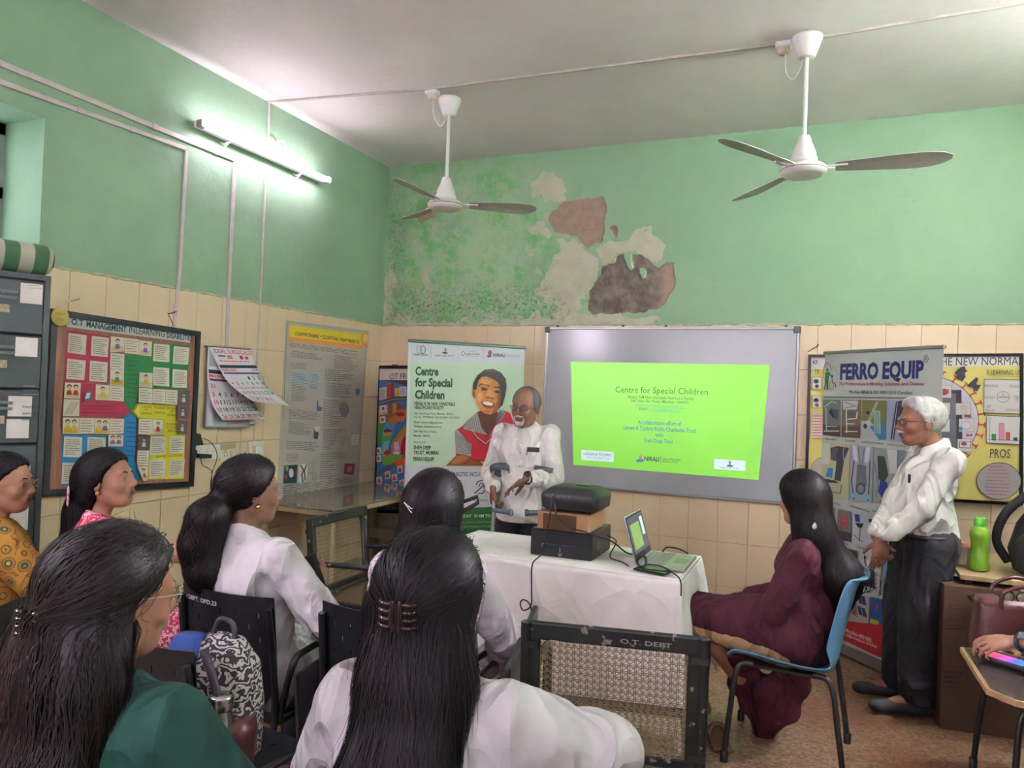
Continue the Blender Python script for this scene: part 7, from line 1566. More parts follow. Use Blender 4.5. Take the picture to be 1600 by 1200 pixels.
# hair ribbons that follow the hair volume
def strands(F, o, n, clip=None, seed=1, base=(30, 24, 24), tip=(62, 44, 38), top_z=None, length=(0.25, 0.6), wave=0.0, width=0.0028, lift=0.004, name='hair_strands', part=None, zmin=-9, light=0.0):
    rs = np.random.RandomState(seed); v, q = F.nets(); 
    w_ = np.ones(len(v)); zz = v[:, 2]; w_ = np.where(zz > zmin, 0.35+1.6*np.clip((zz-zz.min())/(zz.max()-zz.min()), 0, 1)**1.2, 0); w_ /= w_.sum()
    P0 = v[rs.choice(len(v), n, p=w_)].copy(); L = rs.uniform(*length, n); st = 0.017; K = int(max(length)/st)
    off = rs.uniform(0.0, lift, n); ph_ = rs.uniform(0, 6.28, n); jit = rs.normal(0, 0.10, (n, 3)); path = [P0.copy()]; nors = []
    Pc = P0.copy()
    for i in range(K):
        val, g = F.samp(Pc)
        d = np.tile(np.array([0, 0, -1.0]), (n, 1))
        if clip is not None:
            tc_ = np.array(clip)[None, :]-Pc; di = np.linalg.norm(tc_, axis=1); up = np.clip((Pc[:, 2]-clip[2])/0.03+0.3, 0, 1)*np.clip((di-0.025)/0.03, 0, 1); tc_ /= di[:, None]+1e-6
            d = d*(1-up[:, None])+tc_*up[:, None]
        elif part is not None:
            hz = np.clip((Pc[:, 2]-part[2])/0.08, 0, 1); dd = (Pc-np.array(part)[None, :])*np.array([1, 0.8, 0]); dd /= np.linalg.norm(dd, axis=1, keepdims=True)+1e-6; d = d+dd*hz[:, None]*0.9
        d = d+jit; 
        if wave: d = d+wave*np.stack([np.sin(Pc[:, 2]*38+ph_), np.cos(Pc[:, 2]*33+ph_*1.7), np.zeros(n)], 1)
        d = d-g*(d*g).sum(1, keepdims=True); d /= np.linalg.norm(d, axis=1, keepdims=True)+1e-6
        Pc = Pc+d*st; val, g = F.samp(Pc); Pc = Pc-g*np.clip(val-off, -0.03, 0.012)[:, None]; path.append(Pc.copy()); nors.append(g)
    nors.insert(0, nors[0]); path = np.array(path); nors = np.array(nors)
    ns = np.minimum(K, (L/st).astype(int)); tang = np.zeros_like(path); tang[1:-1] = path[2:]-path[:-2]; tang[0] = path[1]-path[0]; tang[-1] = path[-1]-path[-2]
    side = np.cross(tang, nors); side /= np.linalg.norm(side, axis=2, keepdims=True)+1e-6
    vs = []; fs = []; cols = []; k0 = 0; cb, ct = lin(base), lin(tip); br_ = 0.4*np.exp(rs.normal(0, 0.4, n)); tn = rs.uniform(0, 1, n)
    for i in range(n):
        m_ = ns[i]+1
        if m_ < 3: continue
        t = np.linspace(0, 1, m_); wd = width*0.5*np.sqrt(np.clip(1-t**3, 0.02, 1)); a = path[:m_, i]+side[:m_, i]*wd[:, None]; b = path[:m_, i]-side[:m_, i]*wd[:, None]
        vv_ = np.empty((2*m_, 3)); vv_[0::2] = a; vv_[1::2] = b; vs.append(vv_); idx_ = k0+2*np.arange(m_-1); fs.append(np.stack([idx_, idx_+1, idx_+3, idx_+2], 1)); k0 += 2*m_
        c_ = (cb[None, :]*(1-t[:, None]*tn[i])+ct[None, :]*t[:, None]*tn[i])*br_[i]; cols.append(np.repeat(np.concatenate([c_, np.ones((m_, 1))], 1), 2, axis=0))
    me = fast_mesh(name, np.concatenate(vs), np.concatenate(fs)); ca = me.color_attributes.new('Col', 'FLOAT_COLOR', 'POINT'); ca.data.foreach_set('color', np.concatenate(cols).astype(np.float32).ravel())
    return tag(link(name, me, attr_mat('hair_strand', 0.5, spec=0.22), o), kind='stuff')
m_skinA = mat('skin_brown', (146, 100, 78), 0.5, var=0.10, vscale=12, sss=0.08); m_skinB = mat('skin_dark', (126, 90, 70), 0.5, var=0.10, vscale=12, sss=0.08); m_skinC = mat('skin_warm', (156, 112, 88), 0.5, var=0.08, vscale=12, sss=0.08)
m_lip = mat('lips', (118, 68, 60), 0.45); m_hair = mat('hair_black', (11, 9, 10), 0.55, var=0.3, vscale=60, stretch=(1, 1, 0.08), bump=0.35, bscale=160, spec=0.2)
m_gold = mat('gold', (206, 168, 80), 0.25, metal=1.0)
def cloth(name, col, var=0.04, rough=0.85, b=0.8, bs=9): return mat(name, col, rough, var=var, vscale=6, bump=b, bscale=bs*0.55, stretch=(1, 1, 0.55), bd=0.05)
def seated(**k):
    """joints of a seated person; x to the right, y forward, seat centre at the origin"""
    lx, tl = k.get('lean', (0, 0)), k.get('h', 0.0)
    J = dict(pel=V3(0, -0.045, 0.53), wai=V3(lx[0]*0.35, -0.06+lx[1]*0.35, 0.69), che=V3(lx[0]*0.7, -0.06+lx[1]*0.7, 0.86+tl*0.6), nec=V3(lx[0], -0.065+lx[1], 1.025+tl))
    J['shR'] = J['nec']+V3(0.148, 0.0, -0.075); J['shL'] = J['nec']+V3(-0.148, 0.0, -0.075)
    J['hiR'], J['hiL'] = V3(0.085, -0.03, 0.51), V3(-0.085, -0.03, 0.51); J['knR'], J['knL'] = V3(0.11, 0.36, 0.51), V3(-0.11, 0.36, 0.51); J['anR'], J['anL'] = V3(0.11, 0.36, 0.085), V3(-0.11, 0.36, 0.085)
    J['toR'], J['toL'] = V3(0.12, 0.50, 0.03), V3(-0.12, 0.50, 0.03)
    hR, hL = V3(k.get('hR', (0.10, 0.22, 0.62))), V3(k.get('hL', (-0.10, 0.22, 0.62)))
    J['wrR'], J['wrL'] = hR, hL; J['elR'] = ik(J['shR'], hR, 0.27, 0.24, k.get('pR', (0.6, -0.5, -0.6))); J['elL'] = ik(J['shL'], hL, 0.27, 0.24, k.get('pL', (-0.6, -0.5, -0.6)))
    J['hc'] = J['nec']+V3(k.get('hoff', (0, 0.03, 0.145))); J['R'] = rot_head(*k.get('look', (0, 0, 0))); return J
def body(o, J, m, g=1.0, res=0.009, fem=True, hs=1.0, hands=None, feet=True, bounds=None, face=True, lips=True, nose=1.0, belly=0.0, headres=None, torso=1.0):
    pts = np.array([v for k_, v in J.items() if k_ != 'R']); lo, hi = pts.min(0)-0.16, pts.max(0)+0.20; hi[2] = J['hc'][2]+0.14*hs; lo[2] = max(lo[2], -0.005)
    F = Field(lo, hi, res, [(J['hc']-0.13*hs, J['hc']+0.13*hs, headres)] if headres else ())
    tg = g*torso
    F.rc(J['pel'], J['wai'], 0.108*tg, 0.090*tg, 0.04, flat=((1, 0, 0), 1.3)); F.rc(J['wai'], J['che'], 0.088*tg, 0.095*tg, 0.04, flat=((1, 0, 0), 1.35)); F.rc(J['che'], J['nec']-V3(0, 0, 0.07), 0.09*tg, 0.05*tg, 0.04, flat=((1, 0, 0), 1.3))
    F.rc(J['shL'], J['shR'], 0.042*g, 0.042*g, 0.04); F.rc(J['nec']-V3(0, 0, 0.03), J['hc']+J['R'] @ V3(0, -0.025, -0.05)*hs, 0.047*g, 0.045*g, 0.025)
    for s_ in 'RL':
        F.rc(J['sh'+s_], J['el'+s_], 0.043*g, 0.034*g, 0.025); F.rc(J['el'+s_], J['wr'+s_], 0.036*g, 0.023*g, 0.015)
        F.rc(J['hi'+s_], J['kn'+s_], 0.085*g, 0.056*g, 0.05); F.rc(J['kn'+s_], J['an'+s_], 0.054*g, 0.034*g, 0.02)
        if feet: F.rc(J['an'+s_], J['to'+s_], 0.036*g, 0.026*g, 0.02, flat=((0, 0, 1), 0.85)); F.rc(J['an'+s_], J['an'+s_]+V3(0, 0, -0.03)+nrm(J['an'+s_]-J['to'+s_])*0.03, 0.032*g, 0.03*g, 0.02)
    head_prims(F, J['hc'], J['R'], hs, fem, nose)
    for h in (hands or []): hand(F, *h[0:4], **h[4])
    z = None; mats_ = [m]
    if lips:
        mats_ = [m, m_lip]; c_, R_ = J['hc'], J['R']; z = [lambda ctr: (lambda q_: (np.abs(q_[:, 0]) < 0.021-0.3*np.abs(q_[:, 2]+0.061)) & (np.abs(q_[:, 2]+0.061) < 0.0095) & (q_[:, 1] > 0.090))(((ctr-c_) @ R_)/hs)]
    b_ = put_mesh('body', F, None, o, 0, it=1, zones=z)
    for x in mats_: b_.data.materials.append(x)
    return b_
def top(o, J, m, name='shirt', g=1.0, off=0.022, sleeve=1.0, hem=0.0, res=0.009, fold=0.006, collar=True, seed=1, skirt=None, k=0.035, neck=0.058, ff=9, torso=1.0, extra=None, cuffs=True, zones=None, belly=0.0, noarm=''):
    pts = np.array([J[k_] for k_ in ('pel', 'nec', 'shR', 'shL', 'elR', 'elL', 'wrR', 'wrL')]); lo, hi = pts.min(0)-0.2, pts.max(0)+0.14
    if skirt: sp = np.array([q_[1] for q_ in skirt]+[q_[0] for q_ in skirt]); lo = np.minimum(lo, sp.min(0)-0.16); hi = np.maximum(hi, sp.max(0)+0.16)
    lo[2] = max(lo[2], -0.004); F = Field(lo, hi, res); tg = g*torso
    F.rc(J['pel']+V3(0, 0, -0.02), J['wai'], (0.108+off)*tg, (0.092+off)*tg, k, flat=((1, 0, 0), 1.3)); F.rc(J['wai'], J['che'], (0.090+off)*tg, (0.096+off)*tg, k, flat=((1, 0, 0), 1.32)); F.rc(J['che'], J['nec']-V3(0, 0, 0.085), (0.092+off)*tg, (0.048+off)*tg, k, flat=((1, 0, 0), 1.35))
    if belly: F.el(J['wai']+V3(0, 0.05, -0.01), (0.15*tg, belly, 0.17), None, 0.06)
    F.rc(J['shL']+V3(0, 0, -0.004), J['shR']+V3(0, 0, -0.004), (0.036+off)*g, (0.036+off)*g, 0.04)
    F.rc(J['nec']-V3(0, 0, 0.05), J['nec']+V3(0, 0, 0.0), (0.052+off*0.5)*g, neck*g*0.95, 0.03, cut=[(J['nec']+V3(0, 0.02, -0.006), (0, 0.55, 1))])
    for s_ in 'RL':
        if s_ in noarm: continue
        a, b, c_ = J['sh'+s_], J['el'+s_], J['wr'+s_]; F.rc(a, b if sleeve >= 0.5 else a+(b-a)*sleeve*2, (0.038+off)*g, (0.031+off)*g, 0.02, cut=None if sleeve >= 0.5 else [(a+(b-a)*sleeve*2, b-a)])
        if sleeve > 0.5:
            e = b+(c_-b)*min(1, (sleeve-0.5)*2); d_ = nrm(c_-b); F.rc(b, e+d_*0.04, (0.031+off)*g, (0.024+off*0.6)*g, 0.012, cut=[(e-d_*0.01, d_)])
            if cuffs: F.rc(e-d_*0.055, e+d_*0.02, 0.033*g, 0.033*g, 0.006, cut=[(e, d_), (e-d_*0.055, -d_)])
    for q_ in (skirt or []): F.rc(*q_)
    if extra: extra(F)
    if hem: F.cutp((0, 0, hem), (0, 0, -1))
    return put_mesh(name, F, m, o, fold, ff, seed, it=1, zones=zones, hem=hem)
def trousers(o, J, m, name='trousers', g=1.0, off=0.02, res=0.010, fold=0.005, seed=4, hemz=0.0, waist=True):
    pts = np.array([J[k_] for k_ in ('pel', 'wai', 'knR', 'knL', 'anR', 'anL', 'hiR', 'hiL')]); lo, hi = pts.min(0)-0.17, pts.max(0)+0.17; lo[2] = 0.03; F = Field(lo, hi, res)
    F.rc(J['pel'], J['pel']+(J['wai']-J['pel'])*0.4, (0.106+off)*g, (0.090+off*0.5)*g, 0.04, flat=((1, 0, 0), 1.3))
    for s_ in 'RL':
        F.rc(J['hi'+s_], J['kn'+s_], (0.086+off)*g, (0.060+off)*g, 0.05); a, b = J['kn'+s_], J['an'+s_]; F.rc(a, b+nrm(b-a)*0.03, (0.060+off)*g, (0.048+off)*g, 0.02, cut=[(b+V3(0, 0, -0.02-hemz), b-a)])
    return put_mesh(name, F, m, o, fold, 8, seed, it=1)
def collar(o, J, m, s=1.0):
    n_ = J['nec']; A = np.linspace(-2.45, 2.45, 27); vs = []
    for k_, (r, z) in enumerate(((0.052, 0.014), (0.062, 0.012), (0.082, -0.024))):
        for a in A:
            f_ = max(0, (abs(a)-1.5)/0.95); x, y = math.sin(a), -math.cos(a)
            vs.append(n_+V3(x*r*s*(1-0.25*f_*(k_ < 2)), (y*r*0.95+0.030*f_)*s, z-0.030*f_-(0.045*f_ if k_ == 2 else 0)+(0.004 if k_ == 1 else 0)))
    m_ = len(A); q_ = link('collar', pyd('collar', vs, [(k_*m_+i, k_*m_+i+1, (k_+1)*m_+i+1, (k_+1)*m_+i) for k_ in (0, 1) for i in range(m_-1)]), m, o, True); md = q_.modifiers.new('s', 'SOLIDIFY'); md.thickness = 0.004; md.offset = 1
def shoes(o, J, m, sc=1.0):
    for s_ in 'RL':
        a, t = J['an'+s_], J['to'+s_]; d = nrm((t-a)*V3(1, 1, 0)); ms = []
        F = Field(np.minimum(a, t)-0.10, np.maximum(a, t)+0.10, 0.007); b = V3(a[0], a[1], t[2]+0.012); F.rc(b-d*0.045, b+d*0.03, 0.040*sc, 0.040*sc, 0.02); F.rc(b+d*0.02, V3(t[0], t[1], t[2]+0.008), 0.042*sc, 0.036*sc, 0.02, flat=((0, 0, 1), 0.8)); F.rc(b, a, 0.038*sc, 0.036*sc, 0.02); F.cutp(V3(0, 0, max(0.004, t[2]-0.03)), (0, 0, -1)); F.cutp(a+V3(0, 0, 0.005), (0, 0, 1)); put_mesh('shoe', F, m, o, 0, it=1)
def hcap(F, J, hs, grow=0.014, cuts=None, k=0.02):
    """hair cap round the skull, cut back from the face"""
    c, R = J['hc'], J['R']; T_ = lambda *p: c+R @ (V3(p)*hs)
    cuts = cuts or [((0, 0.070, 0.080), (0, 0.76, -0.65))]
    F.el(T_(0, -0.014, 0.034), (V3(0.074, 0.096, 0.084)+grow*0.75)*hs, R, k, cut=[(T_(*p), R @ V3(n)) for p, n in cuts]); return T_
def ear_ring(o, J, hs, side, m, r=0.008, dz=-0.045):
    p = J['hc']+J['R'] @ (V3(side*0.083, 0.0, dz)*hs); e = MB(); bm = bmesh.new(); bmesh.ops.create_icosphere(bm, subdivisions=2, radius=r); e.bm(bm, p, smooth=True); e.build('earring', m, o)
# ------------------------------------------------------------------ the audience and the speakers
def pattern(name, kind):
    m = bpy.data.materials.new(name); m.use_nodes = True; MATS[name] = m; nt = m.node_tree; b = nt.nodes['Principled BSDF']; b.inputs['Roughness'].default_value = 0.85; L = nt.links.new
    tc = nt.nodes.new('ShaderNodeTexCoord'); r = nt.nodes.new('ShaderNodeValToRGB'); e = r.color_ramp.elements; r.color_ramp.interpolation = 'CONSTANT'
    if kind == 'mustard':
        t = nt.nodes.new('ShaderNodeTexVoronoi'); t.inputs['Scale'].default_value = 17; t.inputs['Randomness'].default_value = 0.35; L(tc.outputs['Object'], t.inputs['Vector']); L(t.outputs['Distance'], r.inputs[0])
        e[0].position = 0; e[0].color = rgb(176, 150, 60); e[1].position = 0.13; e[1].color = rgb(56, 76, 48)
        for p, c_ in ((0.26, (150, 116, 40)), (0.34, (96, 60, 36)), (0.40, (156, 116, 36)), (0.62, (120, 50, 40)), (0.66, (150, 108, 34))): k = e.new(p); k.color = rgb(*c_)
    elif kind == 'pink':
        t = nt.nodes.new('ShaderNodeTexNoise'); t.inputs['Scale'].default_value = 55; t.inputs['Detail'].default_value = 3; t.inputs['Distortion'].default_value = 1.2; L(tc.outputs['Object'], t.inputs['Vector']); L(t.outputs[0], r.inputs[0])
        e[0].position = 0; e[0].color = rgb(186, 44, 84); e[1].position = 0.53; e[1].color = rgb(222, 168, 182)
    elif kind == 'swirl':
        t = nt.nodes.new('ShaderNodeTexWave'); t.wave_type = 'RINGS'; t.inputs['Scale'].default_value = 14; t.inputs['Distortion'].default_value = 14; t.inputs['Detail'].default_value = 2; t.inputs['Detail Scale'].default_value = 2.4; L(tc.outputs['Object'], t.inputs['Vector']); L(t.outputs['Fac'], r.inputs[0])
        e[0].position = 0; e[0].color = rgb(38, 36, 40); e[1].position = 0.55; e[1].color = rgb(170, 166, 160)
    L(r.outputs[0], b.inputs['Base Color'])
    n2 = nt.nodes.new('ShaderNodeTexNoise'); n2.inputs['Scale'].default_value = 9; L(tc.outputs['Object'], n2.inputs['Vector']); bp = nt.nodes.new('ShaderNodeBump'); bp.inputs['Strength'].default_value = 0.4; bp.inputs['Distance'].default_value = 0.02; L(n2.outputs[0], bp.inputs['Height']); L(bp.outputs[0], b.inputs['Normal'])
    return m
m_coat = cloth('white_cotton', (198, 196, 196)); m_lilac = cloth('pale_lilac_cotton', (200, 188, 200)); m_dark = cloth('black_trouser_cloth', (24, 26, 30), 0.1); m_maroon = cloth('maroon_cotton', (74, 20, 40), 0.12); m_green_k = cloth('bottle_green_cotton', (34, 82, 72), 0.08); m_red = cloth('dark_red_cotton', (110, 18, 30), 0.1); m_white_shirt = cloth('white_shirt_cotton', (216, 214, 206), 0.03)
m_sh = mat('dark_shoe', (44, 46, 48), 0.7, var=0.1); m_sandal = mat('tan_sandal', (120, 84, 66), 0.6)
HR_ = dict(name='hair')
def person(lab, loc, rz): return thing('person', lab, 'person', (loc[0], loc[1], 0), rz)
def hairmesh(o, F, m=None, fold=0.004, ff=40, seed=3, st=(1, 1, 0.12)): return put_mesh('hair', F, m or m_hair, o, fold, ff, seed, st, it=1)
def seat_skirt(J, w=0.105, z=0.02, drop_=None):
    s = []
    for s_ in 'RL': s.append((J['hi'+s_]+V3(0, 0, 0.0), J['kn'+s_]+V3(0, -0.03, 0.005), w, w*0.82, 0.07))
    return s

# --- woman in white with a curly ponytail
o = person('woman in white with a thick curly black ponytail and gold earring, holding a phone', (1.87, -3.585), 0.0)
J = seated(hR=W(o, P(488, 925, 2.78)), hL=(-0.10, 0.20, 0.62), look=(0.52, 0.02, 0.0), pR=(0.9, -0.3, -0.6), hoff=(-0.01, 0.03, 0.145), lean=(-0.03, -0.02))
body(o, J, m_skinB, 0.97, 0.010, hands=[(J['wrR'], (0.05, 0.75, 0.65), (-0.9, 0.2, 0.3), 1, dict(curl=0.55, sc=0.95)), (J['wrL'], (0.3, 1, -0.1), (0, 0, -1), -1, dict(curl=0.3, sc=0.95))], headres=0.006)
top(o, J, m_coat, 'white_coat', 0.98, 0.022, 1.0, fold=0.012, seed=11, neck=0.062, skirt=seat_skirt(J, 0.11), ff=8)
collar(o, J, m_coat, 1.0); trousers(o, J, m_dark, g=0.95); shoes(o, J, m_sandal, 0.9); ear_ring(o, J, 1.0, 1, m_gold, 0.010); face_bits(o, J['hc'], J['R'], 1.0, m_hair)
lo_, hi_ = J['hc']-V3(0.22, 0.28, 0.46), J['hc']+V3(0.16, 0.16, 0.16); F = Field(lo_, hi_, 0.007); T_ = hcap(F, J, 1.0, 0.016); hc = J['hc']
b0 = T_(0.0, -0.105, -0.035); F.rc(T_(0, -0.07, 0.0), b0, 0.05, 0.028, 0.03)
for a, b, r0, r1 in ((b0, b0+V3(-0.012, -0.045, -0.05), 0.030, 0.062), (b0+V3(-0.012, -0.045, -0.05), b0+V3(-0.03, -0.055, -0.14), 0.062, 0.064), (b0+V3(-0.03, -0.055, -0.14), b0+V3(-0.012, -0.055, -0.23), 0.062, 0.052), (b0+V3(-0.012, -0.055, -0.23), b0+V3(0.005, -0.05, -0.30), 0.050, 0.024)): F.rc(a, b, r0, r1, 0.03)
hairmesh(o, F, fold=0.006, ff=22); strands(F, o, 1500, clip=b0, seed=5, base=(24, 19, 20), tip=(56, 38, 36), length=(0.12, 0.42), wave=0.9, lift=0.012)
MB().tube([b0+V3(0.032*math.cos(t), -0.01+0.006*math.sin(t), 0.030*math.sin(t)) for t in np.linspace(0, 2*PI, 18)][:-1], 0.007, 8, True).build('hair_tie', m_black, o)
ph2 = thing('mobile_phone', 'black phone held up by the woman with the curly ponytail', 'phone', P(487, 898, 2.74)-V3(0, 0, 0.045), -0.9)
MB().box((0, 0, 0.05), (0.010, 0.068, 0.135), Matrix.Rotation(0.35, 3, 'X'), bev=0.003).build('case', m_blackgl, ph2)

# --- woman behind whose hair is held by a thin silver clip
p4 = ony(672, 730, -3.60)
o = person('woman in pale lilac with long loose black hair held by a thin silver clip', (p4[0]+0.01, -3.53), 0.05)
J = seated(look=(0.12, 0.0, 0.0), hR=(0.12, 0.26, 0.60), h=p4[2]-1.31, pR=(0.9, -0.1, -0.5), pL=(-0.9, -0.2, -0.5))
body(o, J, m_skinB, 0.97, 0.010, hands=[(J['wrR'], (-0.3, 1, -0.1), (0, 0, -1), 1, dict(curl=0.3, sc=0.95)), (J['wrL'], (0.3, 1, -0.1), (0, 0, -1), -1, dict(curl=0.3, sc=0.95))])
top(o, J, m_lilac, 'lilac_coat', 0.98, 0.022, 1.0, fold=0.011, seed=21, skirt=seat_skirt(J, 0.11))
trousers(o, J, m_red, g=1.0, off=0.03); shoes(o, J, m_sandal, 0.9)
F = Field(J['hc']-V3(0.24, 0.24, 0.52), J['hc']+V3(0.17, 0.14, 0.16), 0.008); T_ = hcap(F, J, 1.0, 0.020)
F.rc(T_(0, -0.05, -0.02), T_(-0.01, -0.09, -0.16), 0.088, 0.085, 0.05, flat=((0, 1, 0), 0.8)); F.rc(T_(-0.01, -0.09, -0.16), T_(-0.05, -0.17, -0.32), 0.078, 0.08, 0.05, flat=((0, 1, 0), 0.5)); F.rc(T_(-0.05, -0.17, -0.30), T_(-0.08, -0.17, -0.50), 0.078, 0.045, 0.05, flat=((0, 1, 0), 0.5)); F.rc(T_(0.065, -0.02, 0.0), T_(0.06, -0.04, -0.17), 0.030, 0.028, 0.03)
hairmesh(o, F); cl = T_(-0.01, -0.118, 0.01); strands(F, o, 1700, clip=cl, seed=6, base=(20, 16, 20), tip=(54, 32, 38), length=(0.2, 0.5), lift=0.008, wave=0.12)
MB().tube([cl+V3(-0.03, -0.012, 0.022), cl+V3(0.0, -0.02, 0.006), cl+V3(0.03, -0.012, 0.012)], 0.0028, 6).tube([cl+V3(-0.03, -0.012, 0.022), cl+V3(0.0, -0.02, -0.005), cl+V3(0.025, -0.012, -0.018)], 0.0028, 6).build('hair_clip', m_chrome, o)
MB().tube([T_(0.09, 0.02, 0.03), T_(0.135, 0.035, 0.05), T_(0.14, 0.03, 0.03), T_(0.095, 0.01, 0.0)], 0.007, 6).build('dark_hair_bow', m_black, o)

# --- woman in pink with a hair flower
p2 = ony(160, 697, -3.62)
o = person('woman in a pink patterned kurta with a pink flower in her long hair', (p2[0]+0.02, -3.56), -0.62)
J = seated(hR=W(o, P(262, 872, 2.94)), hL=W(o, P(255, 868, 3.0)), look=(0.56, 0.16, 0.0), h=p2[2]-1.31, pR=(0.9, -0.4, -0.7), pL=(-0.6, -0.4, -0.7))
u_ = nrm(V3(0.25, 1, 0.25))
body(o, J, m_skinC, 0.97, 0.009, hands=[(J['wrR'], u_, (-1, 0.2, 0.0), 1, dict(curl=0.75, sc=0.95)), (J['wrL'], u_, (1, 0.2, 0.0), -1, dict(curl=0.75, sc=0.95))], headres=0.005)
top(o, J, pattern('pink_print', 'pink'), 'pink_kurta', 0.98, 0.024, 0.85, fold=0.007, seed=31, skirt=seat_skirt(J), cuffs=False)
trousers(o, J, m_lilac, g=0.95); shoes(o, J, m_sandal, 0.9); face_bits(o, J['hc'], J['R'], 1.0, m_hair); ear_ring(o, J, 1.0, 1, mat('coral_bead', (206, 120, 96), 0.35), 0.009); ear_ring(o, J, 1.0, -1, MATS['coral_bead'], 0.009)
F = Field(J['hc']-V3(0.24, 0.30, 0.52), J['hc']+V3(0.18, 0.17, 0.17), 0.007); T_ = hcap(F, J, 1.0, 0.018)
F.rc(T_(0, -0.06, 0.0), T_(-0.0, -0.115, -0.12), 0.075, 0.066, 0.04); F.rc(T_(-0.0, -0.115, -0.12), T_(0.01, -0.18, -0.30), 0.062, 0.056, 0.04); F.rc(T_(0.01, -0.18, -0.30), T_(0.02, -0.21, -0.48), 0.055, 0.030, 0.04)
for s_ in (-1, 1): F.rc(T_(s_*0.068, -0.01, 0.02), T_(s_*0.060, -0.06, -0.06), 0.024, 0.026, 0.02)
hairmesh(o, F); fl_ = T_(0.035, -0.125, -0.045); strands(F, o, 1600, clip=T_(0, -0.115, -0.02), seed=8, base=(20, 18, 22), tip=(40, 32, 36), length=(0.2, 0.55), lift=0.006)
pf_ = MB(); 
for k_ in range(7):
    a = 2*PI*k_/7; bm = bmesh.new(); bmesh.ops.create_icosphere(bm, subdivisions=1, radius=1.0); Rm = Matrix.Rotation(a, 3, 'Y')
    for v in bm.verts: v.co = Rm @ Vector((v.co.x*0.011, v.co.y*0.006, v.co.z*0.022+0.024))
    pf_.bm(bm, fl_+V3(0.02, -0.02, 0), smooth=True)
pf_.build('hair_flower', mat('pink_petal', (204, 150, 168), 0.5), o)

# --- woman in mustard with glasses at the left edge
p1 = ony(4, 702, -3.80)
o = person('woman in a mustard patterned kurta with thin glasses at the left edge', (p1[0], -3.74), -0.45)
J = seated(look=(0.66, 0.0, 0.0), h=p1[2]-1.31, hR=(0.16, 0.30, 0.60), hL=(-0.1, 0.22, 0.62), pR=(0.9, -0.4, -0.5))
body(o, J, m_skinC, 0.97, 0.010, hands=[(J['wrR'], (-0.4, 1, -0.1), (0, 0, -1), 1, dict(curl=0.3, sc=0.95)), (J['wrL'], (0.4, 1, -0.1), (0, 0, -1), -1, dict(curl=0.3, sc=0.95))], headres=0.005)
top(o, J, pattern('mustard_print', 'mustard'), 'mustard_kurta', 0.98, 0.030, 0.95, fold=0.009, seed=41, skirt=seat_skirt(J, 0.115), cuffs=False)
trousers(o, J, m_maroon, g=0.98); shoes(o, J, m_sandal, 0.9); face_bits(o, J['hc'], J['R'], 1.0, m_hair, ('thin_gold_frame', (150, 120, 80), 0.3)); ear_ring(o, J, 1.0, 1, m_gold, 0.006)
F = Field(J['hc']-V3(0.2, 0.24, 0.3), J['hc']+V3(0.16, 0.16, 0.16), 0.007); T_ = hcap(F, J, 1.0, 0.012); F.rc(T_(0, -0.09, -0.02), T_(0, -0.13, -0.06), 0.045, 0.05, 0.03); F.rc(T_(0, -0.13, -0.06), T_(0.0, -0.15, -0.22), 0.04, 0.03, 0.03)
hairmesh(o, F); strands(F, o, 900, clip=T_(0, -0.12, -0.03), seed=9, base=(30, 26, 26), tip=(44, 36, 36), length=(0.12, 0.3), lift=0.004)

# --- foreground woman with the claw clip
o = person('foreground woman in white with very long straight black hair and a dark claw clip', (3.035, -4.42), 0.16)
bc2 = shell_chair('plastic_chair', 'blue plastic chair under the foreground woman with the claw clip', m_blue, (3.035, -4.40, 0), 0.16)
J = seated(look=(0.30, -0.03, 0.0), h=-0.015, hR=W(o, P(1010, 1230, 1.62)), hL=(-0.16, 0.24, 0.62), pR=(1, -0.1, -0.2), pL=(-1, -0.3, -0.4))
J['elR'] = W(o, P(948, 1176, 1.50)); J['wrR'] = J['elR']+nrm(V3(0.05, 1.0, -0.25))*0.22
body(o, J, m_skinC, 1.0, 0.008, hands=[(J['wrR'], (-0.3, 1, -0.1), (0, 0, -1), 1, dict(curl=0.3, sc=0.95)), (J['wrL'], (0.4, 1, -0.1), (0, 0, -1), -1, dict(curl=0.3, sc=0.95))], headres=0.005)
top(o, J, m_coat, 'white_kurta', 1.02, 0.030, 0.5, fold=0.010, seed=51, skirt=seat_skirt(J, 0.115), ff=7, res=0.008, cuffs=False)
trousers(o, J, m_coat, g=0.98); shoes(o, J, m_sandal, 0.9)
F = Field(J['hc']-V3(0.30, 0.24, 0.80), J['hc']+V3(0.20, 0.15, 0.17), 0.0085); T_ = hcap(F, J, 1.0, 0.018); hc = J['hc']
def down(x, y, z): return hc+V3(x, y, z)
for x, w_ in ((-0.038, 0.060), (0.026, 0.062)):
    F.rc(down(x, -0.05, 0.02), down(x*1.2, -0.085, -0.14), w_, w_, 0.05, flat=((0, 1, 0), 0.8)); F.rc(down(x*1.2, -0.085, -0.14), down(x*1.4-0.005, -0.165, -0.34), w_, w_*0.98, 0.05, flat=((0, 1, 0), 0.55)); F.rc(down(x*1.4-0.005, -0.165, -0.34), down(x*1.7-0.015, -0.18, -0.78), w_*0.98, w_*0.8, 0.05, flat=((0, 1, 0), 0.5))
F.el(T_(0.088, 0.018, -0.030), (0.028, 0.030, 0.034), J['R'], 0.01, neg=True); hairmesh(o, F, fold=0.005, ff=30); cl = down(-0.028, -0.118, -0.005)
strands(F, o, 5200, clip=cl, seed=10, base=(17, 15, 17), tip=(38, 30, 30), length=(0.3, 0.85), lift=0.010, width=0.0022)
strands(F, o, 300, clip=cl, seed=17, base=(40, 36, 36), tip=(70, 58, 54), length=(0.3, 0.9), lift=0.022, width=0.0012, name='flyaway_hair', wave=0.15)
